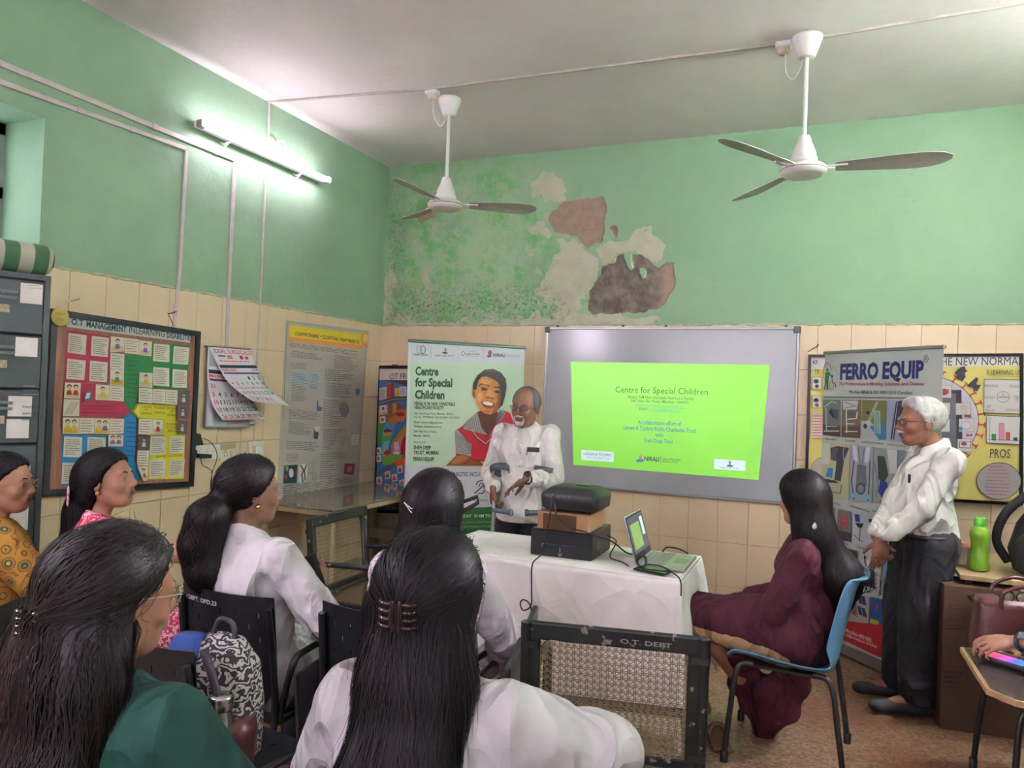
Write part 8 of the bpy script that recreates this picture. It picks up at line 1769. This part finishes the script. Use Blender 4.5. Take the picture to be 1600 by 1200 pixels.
def claw(o, cl, m, s=1.0):
    b = MB()
    for sx in (-1, 1):
        for k_ in range(4):
            z = (k_-1.5)*0.011*s; b.tube(crv([cl+V3(sx*0.004, -0.018, z), cl+V3(sx*0.020*s, -0.020, z), cl+V3(sx*0.030*s, -0.006, z), cl+V3(sx*0.026*s, 0.012, z)], 4), 0.0042*s, 6)
        b.tube([cl+V3(sx*0.006, -0.020, -0.022*s), cl+V3(sx*0.008, -0.024, 0.0), cl+V3(sx*0.006, -0.020, 0.022*s)], 0.005*s, 6)
    b.tube([cl+V3(0, -0.022, -0.02*s), cl+V3(0, -0.022, 0.02*s)], 0.004, 6); return b.build('claw_clip', m, o)
claw(o, cl, mat('tortoise', (40, 26, 24), 0.18), 1.25)
ear_ring(o, J, 1.0, 1, m_gold, 0.005, -0.05)

# --- foreground woman in green at the left
o = person('foreground woman in a bottle green top with brown-black hair and a shiny black clip', (2.50, -4.70), 0.12)
chF = office_chair('perforated_chair', 'black chair under the woman in the bottle green top', (2.50, -4.70, 0), 0.12, None)
J = seated(look=(0.42, -0.12, 0.0), h=-0.02, hR=(0.10, 0.24, 0.62), hL=(-0.12, 0.22, 0.62), pR=(1, -0.3, -0.5), pL=(-1, -0.3, -0.5), lean=(0.0, 0.0))
body(o, J, m_skinC, 1.03, 0.008, hands=[(J['wrR'], (-0.3, 1, -0.1), (0, 0, -1), 1, dict(curl=0.3, sc=0.95)), (J['wrL'], (0.4, 1, -0.1), (0, 0, -1), -1, dict(curl=0.3, sc=0.95))], headres=0.005)
top(o, J, m_green_k, 'green_top', 1.05, 0.028, 0.55, fold=0.005, seed=61, skirt=seat_skirt(J, 0.115), ff=6, res=0.008, cuffs=False)
trousers(o, J, m_dark, g=0.98); shoes(o, J, m_sandal, 0.9); face_bits(o, J['hc'], J['R'], 1.0, m_hair, ('pale_frame', (160, 160, 130), 0.3))
F = Field(J['hc']-V3(0.34, 0.26, 0.80), J['hc']+V3(0.20, 0.16, 0.17), 0.0085); T_ = hcap(F, J, 1.0, 0.018); hc = J['hc']
for x, w_ in ((-0.05, 0.062), (0.015, 0.068)):
    F.rc(down(x, -0.05, 0.02), down(x*1.3-0.01, -0.09, -0.14), w_, w_, 0.05, flat=((0, 1, 0), 0.8)); F.rc(down(x*1.3-0.01, -0.09, -0.14), down(x*1.7-0.015, -0.165, -0.36), w_, w_*1.05, 0.05, flat=((0, 1, 0), 0.55)); F.rc(down(x*1.7-0.015, -0.165, -0.36), down(x*2.0-0.02, -0.18, -0.74), w_*1.05, w_*0.85, 0.05, flat=((0, 1, 0), 0.5))
F.el(T_(0.086, 0.014, -0.018), (0.030, 0.032, 0.042), J['R'], 0.01, neg=True)
hairmesh(o, F, mat('hair_brown_black', (18, 14, 13), 0.5, var=0.3, vscale=60, stretch=(1, 1, 0.08), bump=0.35, bscale=160), fold=0.006, ff=26); cl = down(-0.07, -0.112, -0.03)
strands(F, o, 5000, clip=cl, seed=12, base=(26, 20, 19), tip=(76, 54, 46), length=(0.3, 0.8), lift=0.014, width=0.0024, wave=0.22)
strands(F, o, 350, clip=cl, seed=13, base=(60, 44, 40), tip=(96, 70, 60), length=(0.3, 0.9), lift=0.03, width=0.0012, name='flyaway_hair', wave=0.3)
claw(o, cl, mat('black_shiny', (18, 18, 20), 0.08), 1.2)

# --- speaker leaning on forearm crutches
def facing(f): return math.atan2(-f[0], f[1])
fd = nrm(-_F*V3(1, 1, 0)*0.96-_R0*0.30)
pp = P(822, 643, 4.62); base = V3(pp[0], pp[1], 0)-fd*0.03
o = person('grey-haired bearded man in a white shirt with glasses, leaning on two forearm crutches', base, facing(fd))
sc = 0.965
J = dict(pel=V3(0, 0.0, 0.86), wai=V3(0, 0.01, 1.02), che=V3(0, 0.005, 1.19), nec=V3(0, 0.0, 1.355), shR=V3(0.150, 0, 1.300), shL=V3(-0.150, 0, 1.310), hiR=V3(0.09, 0, 0.83), hiL=V3(-0.09, 0, 0.83), knR=V3(0.10, 0.02, 0.45), knL=V3(-0.10, 0.03, 0.45), anR=V3(0.11, -0.02, 0.09), anL=V3(-0.11, 0.0, 0.09), toR=V3(0.13, 0.14, 0.032), toL=V3(-0.13, 0.16, 0.032))
J['hc'] = V3(0, 0.045, 1.475); J['R'] = rot_head(0.12, -0.05, -0.06)
J['wrR'] = W(o, P(770, 762, 4.50)); J['elR'] = ik(J['shR'], J['wrR'], 0.27, 0.24, (0.5, -1, 0)); J['wrL'] = W(o, P(826, 748, 4.36)); J['elL'] = ik(J['shL'], J['wrL'], 0.27, 0.25, (-0.55, -1, -0.5))
dl = nrm(W(o, P(800, 760, 4.34))-J['wrL']); tl_ = nrm(W(o, P(772, 800, 4.47))-J['wrR'])
body(o, J, m_skinB, 1.02, 0.009, False, 1.04, [(J['wrR'], tl_, nrm(V3(-0.6, -0.5, 0)), -1, dict(curl=0.85, sc=1.05)), (J['wrL'], dl, (0, 0.35, -1), -1, dict(curl=[0.12, 0.25, 0.3, 0.4], sc=1.05, spread=0.25, thumb=0.2))], headres=0.0045, feet=True, torso=1.0)
m_gh = mat('grey_hair', (84, 84, 82), 0.6, var=0.5, vscale=30, stretch=(1, 1, 0.2)); m_wh = mat('white_hair', (176, 174, 168), 0.6, var=0.25, vscale=40, stretch=(1, 1, 0.3))
face_bits(o, J['hc'], J['R'], 1.04, m_gh, ('black_frame_glasses', (22, 22, 24), 0.3))
F = Field(J['hc']-0.17, J['hc']+0.17, 0.006); T_ = hcap(F, J, 1.04, 0.008, cuts=[((0, 0.022, 0.085), (0, 0.80, 0.42)), ((0, 0.03, 0.0), (0, 1, -0.12))]); hairmesh(o, F, m_gh, 0.003, 60, 5, (1, 1, 1))
F = Field(J['hc']-0.17, J['hc']+V3(0.14, 0.16, 0.0), 0.0045); T2 = lambda *p: J['hc']+J['R'] @ (V3(p)*1.04)
F.rc(T2(-0.024, 0.092, -0.051), T2(0, 0.103, -0.047), 0.0040, 0.0062, 0.004); F.rc(T2(0.024, 0.092, -0.051), T2(0, 0.103, -0.047), 0.0040, 0.0062, 0.004); F.el(T2(0, 0.078, -0.092), (0.024, 0.017, 0.018), J['R'], 0.01)
for x in (-1, 1): F.rc(T2(x*0.030, 0.082, -0.056), T2(x*0.020, 0.076, -0.088), 0.0036, 0.008, 0.006)
put_mesh('beard', F, m_wh, o, 0.0015, 70, 6, it=1)
MB().box(T2(0, 0.0965, -0.0605), (0.018, 0.003, 0.004), Matrix(J['R'].tolist()), bev=0.001).build('teeth', mat('teeth', (206, 200, 186), 0.3), o)
def shx(F): F.rc(V3(0.0, 0.118, 1.24), V3(0.0, 0.135, 0.82), 0.014, 0.012, 0.004, flat=((0, 1, 0), 0.5))
collar(o, J, m_white_shirt, 1.08)
top(o, J, m_white_shirt, 'shirt', 1.03, 0.018, 1.0, fold=0.010, seed=71, neck=0.058, hem=0.775, skirt=[(J['pel']+V3(0, 0, 0.06), J['pel']+V3(0, 0, -0.03), 0.130, 0.140, 0.05, ((1, 0, 0), 1.3), [(V3(0, 0, 0.775), (0, 0, -1))])], extra=shx, res=0.0075, ff=8, torso=1.0)
pk = MB(); PY = 0.138; pk.box((-0.085, PY-0.012, 1.165), (0.095, 0.008, 0.105), Matrix.Rotation(0.25, 3, 'Z'), bev=0.003).build('pocket', m_white_shirt, o)
MB().box((-0.082, PY-0.010, 1.222), (0.075, 0.010, 0.03), Matrix.Rotation(0.25, 3, 'Z'), bev=0.004).build('wallet', mat('dark_wallet', (44, 34, 34), 0.4), o); MB().tube([(-0.045, PY+0.002, 1.19), (-0.048, PY+0.002, 1.235)], 0.004, 8).build('pen', m_chrome, o)
bt = MB(); [bt.lathe([(0.0, 0.003), (0.006, 0.003), (0.006, 0)], (0.0, PY-0.003, z), 10, Matrix.Rotation(-PI/2, 3, 'X')) for z in (1.20, 1.12, 1.04, 0.96, 0.88)]; tag(bt.build('buttons', mat('button', (190, 186, 176), 0.3), o), kind='stuff')
trousers(o, J, m_dark, g=1.0, off=0.02); shoes(o, J, m_sh, 1.0)
ax_ = nrm(J['elL']-J['wrL']); wq = J['wrL']-ax_*0.006; a1 = nrm(np.cross(ax_, V3(0, 0, 1))); a2 = np.cross(ax_, a1)
wt = MB().tube([wq+a1*0.031*math.cos(t)+a2*0.029*math.sin(t) for t in np.linspace(0, 2*PI, 24)][:-1], 0.008, 8, True).build('watch', m_black, o)
up_ = nrm(V3(0, 0.5, 0.8)); MB().lathe([(0.0, 0.008), (0.019, 0.008), (0.022, 0.0)], wq+up_*0.036, 20, Vector((0, 0, 1)).rotation_difference(Vector(up_)).to_matrix()).build('watch_face', m_blackgl, wt)
def crutch(lab, grip, cuff, foot, hdir):
    o_ = thing('forearm_crutch', lab, 'crutch', foot); g_, c_, f_ = W(o_, grip), W(o_, cuff), V3(0, 0, 0); h_ = V3(hdir)
    MB().tube([f_+V3(0, 0, 0.03), g_], 0.0125, 10).tube([g_, c_], 0.010, 10).build('shaft', mat('crutch_aluminium', (176, 178, 178), 0.3, metal=0.7), o_)
    MB().tube([g_-h_*0.01, g_+h_*0.115], 0.015, 12).lathe([(0.0, 0.008), (0.021, 0.008), (0.021, -0.008), (0.0, -0.008)], g_+h_*0.115, 14, Vector((0, 0, 1)).rotation_difference(Vector(tuple(h_))).to_matrix()).build('handle', mat('grey_grip', (96, 104, 108), 0.5), o_)
    ax = nrm(c_-g_); b1 = nrm(np.cross(ax, h_)); b2 = nrm(np.cross(b1, ax)); vs = []; n = 20
    for j in (-0.022, 0.022):
        for i in range(n+1): t = 0.5+(2*PI-1.0)*i/n; vs.append(c_+b2*0.052+ax*j+(-b2*math.cos(t)+b1*math.sin(t))*0.056)
    q_ = link('arm_cuff', pyd('arm_cuff', vs, [(i, i+1, n+2+i, n+1+i) for i in range(n)]), mat('grey_cuff', (74, 80, 84), 0.4), o_, True); md = q_.modifiers.new('s', 'SOLIDIFY'); md.thickness = 0.004
    MB().lathe([(0.02, 0.0), (0.022, 0.01), (0.016, 0.05), (0.0, 0.05)], (0, 0, 0), 14).build('rubber_tip', m_black, o_); return o_
ga = P(772, 797, 4.44); ca = P(769, 737, 4.56)
crutch('grey forearm crutch gripped in the hand on the left, beside the green banner', ga, ca, V3(ga[0]-0.02, ga[1]-0.02, 0), nrm(_R0*0.85-_F*0.5))
gb = P(852, 801, 4.47); cb_ = P(862, 737, 4.50)
crutch('grey forearm crutch on the right, beside the projector boxes', gb, cb_, V3(gb[0]+0.02, gb[1], 0), nrm(-_R0*0.95-_F*0.2))

# --- standing man at the right
fd = nrm(-_R0*0.97+_F*V3(1, 1, 0)*0.10)
cn = onz(1392, 1112, 0.0); base = V3(cn[0], cn[1], 0)+(-fd)*0.02
pp = P(1447, 690, 3.92); base = V3(pp[0], pp[1], 0)
o = person('white-haired man in a tucked white shirt and black trousers standing with hands clasped', base, facing(fd))
J = dict(pel=V3(0, -0.02, 0.88), wai=V3(0, 0.015, 1.02), che=V3(0, -0.01, 1.19), nec=V3(0, -0.045, 1.365), shR=V3(0.165, -0.05, 1.30), shL=V3(-0.165, -0.05, 1.30), hiR=V3(0.09, 0.0, 0.83), hiL=V3(-0.09, 0.0, 0.83), knR=V3(0.09, 0.10, 0.46), knL=V3(-0.09, 0.07, 0.46))
fR = W(o, onz(1405, 1092, 0)); fL = W(o, onz(1432, 1118, 0)); J['anR'] = V3(fR[0], fR[1], 0.09); J['anL'] = V3(fL[0], fL[1], 0.09); J['toR'] = J['anR']+V3(0.01, 0.20, -0.055); J['toL'] = J['anL']+V3(-0.01, 0.20, -0.055)
J['knR'] = (J['hiR']+J['anR'])/2+V3(0, 0.03, 0); J['knL'] = (J['hiL']+J['anL'])/2+V3(0, 0.03, 0)
J['hc'] = V3(0, 0.03, 1.485); J['R'] = rot_head(0.0, -0.02, 0.0)
J['wrL'] = W(o, P(1378, 842, 3.74)); J['wrR'] = W(o, P(1368, 838, 3.86)); J['elL'] = ik(J['shL'], J['wrL'], 0.285, 0.25, (-0.25, -1, -0.5)); J['elR'] = ik(J['shR'], J['wrR'], 0.285, 0.25, (0.5, -1, -0.3))
body(o, J, m_skinA, 1.05, 0.009, False, 1.06, [(J['wrL'], nrm(V3(0.05, 0.05, -1)), (1, 0.1, 0), -1, dict(curl=0.3, sc=1.08, thumb=0.95, spread=0.03)), (J['wrR'], nrm(V3(-0.35, -0.1, -0.9)), (-0.3, -1, 0.2), 1, dict(curl=0.7, sc=1.0, thumb=0.9))], headres=0.0045, nose=1.03)
face_bits(o, J['hc'], J['R'], 1.06, m_wh, ('dark_thin_frame', (60, 52, 46), 0.3))
F = Field(J['hc']-0.18, J['hc']+0.18, 0.006); T_ = hcap(F, J, 1.06, 0.013, cuts=[((0, 0.066, 0.09), (0, 0.78, -0.55))]); F.rc(T_(-0.04, 0.035, 0.10), T_(0.04, 0.045, 0.095), 0.022, 0.022, 0.03); hairmesh(o, F, m_wh, 0.004, 50, 5, (1, 0.5, 1)); strands(F, o, 900, part=T_(0, 0.02, 0.13), seed=15, base=(205, 203, 199), tip=(238, 236, 232), length=(0.05, 0.14), lift=0.004, width=0.002)
F = Field(J['hc']-0.17, J['hc']+V3(0.14, 0.17, 0.0), 0.0045); T2 = lambda *p: J['hc']+J['R'] @ (V3(p)*1.06)
for x in (-1, 1): F.rc(T2(x*0.026, 0.092, -0.052), T2(0, 0.103, -0.046), 0.005, 0.0075, 0.006)
put_mesh('moustache', F, m_wh, o, 0.001, 70, 6, it=1)
collar(o, J, m_white_shirt, 1.12)
top(o, J, m_white_shirt, 'shirt', 1.03, 0.016, 1.0, fold=0.012, seed=81, neck=0.060, hem=0.893, skirt=[(J['pel']+V3(0, 0.02, 0.10), J['pel']+V3(0, 0.01, 0.02), 0.128, 0.125, 0.03, ((1, 0, 0), 1.25), [(V3(0, 0, 0.905), (0, 0, -1))])], res=0.0075, ff=7, belly=0.125)
trousers(o, J, m_dark, g=1.02, off=0.026, fold=0.009); shoes(o, J, m_sh, 1.1)
MB().tube([(0.185*math.cos(t), 0.005+0.148*math.sin(t), 0.905) for t in np.linspace(0, 2*PI, 40)][:-1], 0.012, 6, True).build('belt', m_black, o)
MB().box((-0.095, 0.118, 1.195), (0.012, 0.012, 0.045), bev=0.003).build('pen', m_black, o)

# --- woman in maroon on the blue chair
o = person('woman in a maroon dress with long black hair on the blue chair', (3.63, -2.16), PI/2-0.05)
J = seated(look=(0.80, -0.05, 0.0), h=-0.04, hR=(0.08, 0.24, 0.625), hL=(-0.02, 0.25, 0.63), lean=(0, 0.02), pL=(-0.8, -0.5, -0.6))
J['knR'] = V3(0.05, 0.41, 0.53); J['knL'] = V3(-0.10, 0.42, 0.56); J['anL'] = V3(-0.05, 0.30, 0.14); J['toL'] = V3(-0.05, 0.20, 0.04); J['anR'] = V3(0.10, 0.42, 0.085); J['toR'] = V3(0.10, 0.55, 0.03)
J['anL'] = W(o, P(1200, 1118, 3.55)); J['toL'] = W(o, P(1178, 1150, 3.52)); 
body(o, J, m_skinC, 0.96, 0.009, hands=[(J['wrR'], (-0.2, 1, 0.0), (0, 0, -1), 1, dict(curl=0.4, sc=0.95)), (J['wrL'], (0.5, 1, 0.1), (0, 0, -1), -1, dict(curl=0.45, sc=0.95))])
lf = MB(); hL_, kL = J['hiL'], J['knL']; F = Field(np.minimum(hL_, kL)-0.16, np.maximum(hL_, kL)+0.13, 0.008); F.rc(hL_+V3(-0.02, 0.05, -0.028), kL+V3(-0.012, 0, -0.025), 0.074, 0.058, 0.04); put_mesh('beige_leggings', F, cloth('beige_cotton', (170, 136, 98)), o, 0.003, 8, 3)
sk = [(J['hiR'], J['knR']+V3(0, 0.0, 0.012), 0.12, 0.085, 0.06), (J['hiL']+V3(0, 0, 0.035), J['knL']+V3(0, 0.0, 0.028), 0.105, 0.078, 0.06)]
top(o, J, m_maroon, 'maroon_dress', 0.97, 0.026, 0.95, fold=0.008, seed=91, skirt=sk, cuffs=False)
# hanging skirt panel beside the chair: folded cloth sheet with thickness
sw = [W(o, P(*q_)) for q_ in ((1150, 1022, 3.46), (1250, 1022, 3.32), (1248, 1070, 3.38), (1232, 1112, 3.42), (1192, 1152, 3.50), (1170, 1100, 3.52), (1152, 1068, 3.53))]
cen = sum(sw)/len(sw); F = Field(np.min(sw, 0)-0.07, np.max(sw, 0)+0.07, 0.008)
for a, b, r0, r1 in ((0, 1, 0.035, 0.05), (1, 2, 0.05, 0.04), (2, 3, 0.04, 0.035), (3, 4, 0.035, 0.02), (4, 5, 0.02, 0.025), (5, 6, 0.025, 0.03), (6, 0, 0.03, 0.035)): F.rc(sw[a], sw[b], r0, r1, 0.04)
for q_ in sw: F.rc(q_, cen, 0.028, 0.035, 0.04)
put_mesh('hanging_skirt', F, m_maroon, o, 0.004, 12, 5, (1, 1, 0.2))
F = Field(J['hc']-V3(0.24, 0.26, 0.58), J['hc']+V3(0.2, 0.16, 0.17), 0.008); T_ = hcap(F, J, 1.0, 0.020); hc = J['hc']; bk_ = J['R'] @ V3(0, -1, 0)
F.rc(T_(0, -0.05, 0.0), hc+bk_*0.10+V3(0, 0, -0.14), 0.085, 0.078, 0.05); F.rc(hc+bk_*0.09+V3(0, 0, -0.14), hc+bk_*0.06+V3(-0.01, -0.13, -0.32), 0.074, 0.088, 0.05); F.rc(hc+bk_*0.06+V3(-0.01, -0.13, -0.32), hc+bk_*0.05+V3(-0.01, -0.14, -0.42), 0.088, 0.05, 0.05)
hairmesh(o, F, fold=0.006, ff=24); cl = T_(0.05, -0.11, -0.045); strands(F, o, 1900, clip=T_(0.02, -0.12, -0.03), seed=14, base=(22, 18, 18), tip=(60, 42, 34), length=(0.15, 0.40), lift=0.009, wave=0.3)
cw_ = MB(); [cw_.box(W(o, P(1273, 822, 3.18))+V3(dx, 0, dz), (0.022, 0.018, 0.022), bev=0.006) for dx, dz in ((-0.012, 0), (0.010, 0.006), (0.004, -0.012))]; cw_.build('white_hair_clip', mat('white_plastic', (210, 206, 206), 0.3), o)
shoe_p = thing('sandal', 'tan sandal on the floor beside the cane chair', 'shoe', onz(1122, 1158, 0.0), 0.3); MB().box((0, 0, 0.012), (0.09, 0.24, 0.02), bev=0.008, seg=2).build('sole', m_sandal, shoe_p); MB().tube(crv([(-0.04, 0.02, 0.02), (-0.02, 0.03, 0.06), (0.02, 0.03, 0.06), (0.04, 0.02, 0.02)]), 0.012, 8).build('strap', m_sandal, shoe_p)

# --- person at the right edge with a smartwatch
o = person('person at the right edge in dark trousers with a smartwatch, forearm on the writing board', (4.86, -3.03), PI/2-0.1)
J = seated(hL=W(o, P(1586, 1003, 2.60)), hR=W(o, P(1600, 1012, 2.78)), pL=(-1, -0.6, -0.3), pR=(0.6, -0.6, -0.6), h=0.02)
J['knL'] = V3(-0.13, 0.40, 0.50); J['knR'] = V3(0.11, 0.40, 0.50)
fw = nrm(W(o, P(1520, 1006, 2.62))-J['wrL'])
body(o, J, m_skinC, 1.0, 0.009, hands=[(J['wrL'], fw, (0.35, 0.1, -1), -1, dict(curl=0.62, sc=1.0)), (J['wrR'], fw, (-0.3, 0.1, -1), 1, dict(curl=0.55, sc=1.0))])
top(o, J, cloth('navy_cotton', (40, 46, 66)), 'shirt', 1.0, 0.024, 0.4, seed=95, cuffs=False); trousers(o, J, cloth('navy_denim', (26, 34, 50), 0.15), g=1.05, off=0.03); shoes(o, J, m_sh)
F = Field(J['hc']-0.2, J['hc']+0.18, 0.009); hcap(F, J, 1.0, 0.016); hairmesh(o, F)
ax_ = nrm(J['elL']-J['wrL']); wq = J['wrL']+ax_*0.025; a1 = nrm(np.cross(ax_, V3(0, 0, 1))); a2 = np.cross(ax_, a1)
st_ = MB().tube([wq+a1*0.031*math.cos(t)+a2*0.029*math.sin(t) for t in np.linspace(0, 2*PI, 26)][:-1], 0.007, 8, True).build('watch_strap', mat('navy_strap', (34, 46, 64), 0.5), o)
upv = nrm(V3(-0.55, -0.1, 0.8)); zx = nrm(np.cross(ax_, upv)); MB().box(wq+upv*0.034, (0.038, 0.034, 0.010), frame3(ax_, zx, np.cross(ax_, zx)), bev=0.003, seg=2).build('watch_case', mat('watch_face_grey', (120, 124, 126), 0.15), st_)
pc3 = onz(1571, 1031, 0.695); ph3 = thing('mobile_phone', 'phone with a lit rainbow-coloured screen on the writing board', 'phone', (pc3[0], pc3[1], 0.679), -0.62)
MB().box((0, 0, 0.012), (0.150, 0.075, 0.018), bev=0.005, seg=2).build('case', m_black, ph3)
rb = bpy.data.materials.new('rainbow_screen'); rb.use_nodes = True; nt = rb.node_tree; b_ = nt.nodes['Principled BSDF']; tcn = nt.nodes.new('ShaderNodeTexCoord'); sp = nt.nodes.new('ShaderNodeSeparateXYZ'); nt.links.new(tcn.outputs['Object'], sp.inputs[0]); mr = nt.nodes.new('ShaderNodeMapRange'); mr.inputs[1].default_value = -0.07; mr.inputs[2].default_value = 0.07; nt.links.new(sp.outputs[0], mr.inputs[0])
cr = nt.nodes.new('ShaderNodeValToRGB'); e = cr.color_ramp.elements; e[0].color = rgb(230, 120, 50); e[1].color = rgb(60, 160, 200)
for p_, c_ in ((0.25, (230, 60, 120)), (0.5, (220, 80, 190)), (0.75, (90, 110, 220))): k = e.new(p_); k.color = rgb(*c_)
nt.links.new(mr.outputs[0], cr.inputs[0]); nt.links.new(cr.outputs[0], b_.inputs['Emission Color']); b_.inputs['Emission Strength'].default_value = 0.16; b_.inputs['Base Color'].default_value = (0.02, 0.02, 0.02, 1)
MB().box((0, 0, 0.0215), (0.138, 0.066, 0.001)).build('screen', rb, ph3)

# --- blue and patterned backpack with a steel bottle, hung on the chair
bp = P(341, 1030, 2.15); bg = thing('backpack', 'blue backpack with black and white swirl pattern and a steel bottle pocket', 'backpack', (bp[0], bp[1], 0.475), 0.25)
v, f = soft([(0, 0, 0.0, 0.10, 0.07), (0, 0, 0.02, 0.125, 0.085), (0, 0, 0.16, 0.13, 0.085), (0, 0, 0.28, 0.115, 0.07), (0, 0, 0.345, 0.07, 0.045), (0, 0, 0.36, 0.02, 0.02)]); link('bag_body', pyd('bag_body', v, f), pattern('swirl_print', 'swirl'), bg, True)
v, f = soft([(-0.11, -0.05, 0.0, 0.07, 0.06), (-0.11, -0.05, 0.02, 0.075, 0.065), (-0.095, -0.045, 0.25, 0.07, 0.055), (-0.07, -0.03, 0.36, 0.04, 0.03)]); link('blue_panel', pyd('blue_panel', v, f), cloth('blue_nylon', (34, 66, 130), 0.1), bg, True)
v, f = soft([(0.09, -0.06, 0.0, 0.05, 0.05), (0.095, -0.065, 0.12, 0.055, 0.055), (0.095, -0.065, 0.155, 0.048, 0.05)]); link('side_pocket', pyd('side_pocket', v, f), m_mar, bg, True)
MB().tube(crv([(0.0, -0.08, 0.34), (0.05, -0.10, 0.25), (0.07, -0.10, 0.12), (0.06, -0.085, 0.02)]), 0.012, 8).tube(crv([(-0.02, 0, 0.35), (0.0, 0.0, 0.40), (0.04, 0.0, 0.39), (0.05, 0, 0.34)]), 0.008, 8).build('strap', mat('dark_webbing', (50, 46, 52), 0.7), bg)
sb = thing('steel_bottle', 'brushed steel bottle cap in the side pocket of the patterned backpack', 'bottle', bg.location+Vector((0.098, -0.085, 0.045)), 0)
MB().lathe([(0.0, 0.0), (0.032, 0.0), (0.034, 0.01), (0.034, 0.13), (0.028, 0.145), (0.028, 0.15)], n=24).build('body', m_chrome, sb); MB().lathe([(0.031, 0.148), (0.033, 0.152), (0.033, 0.182), (0.029, 0.188), (0.0, 0.189)], n=24).build('cap', m_chrome, sb)
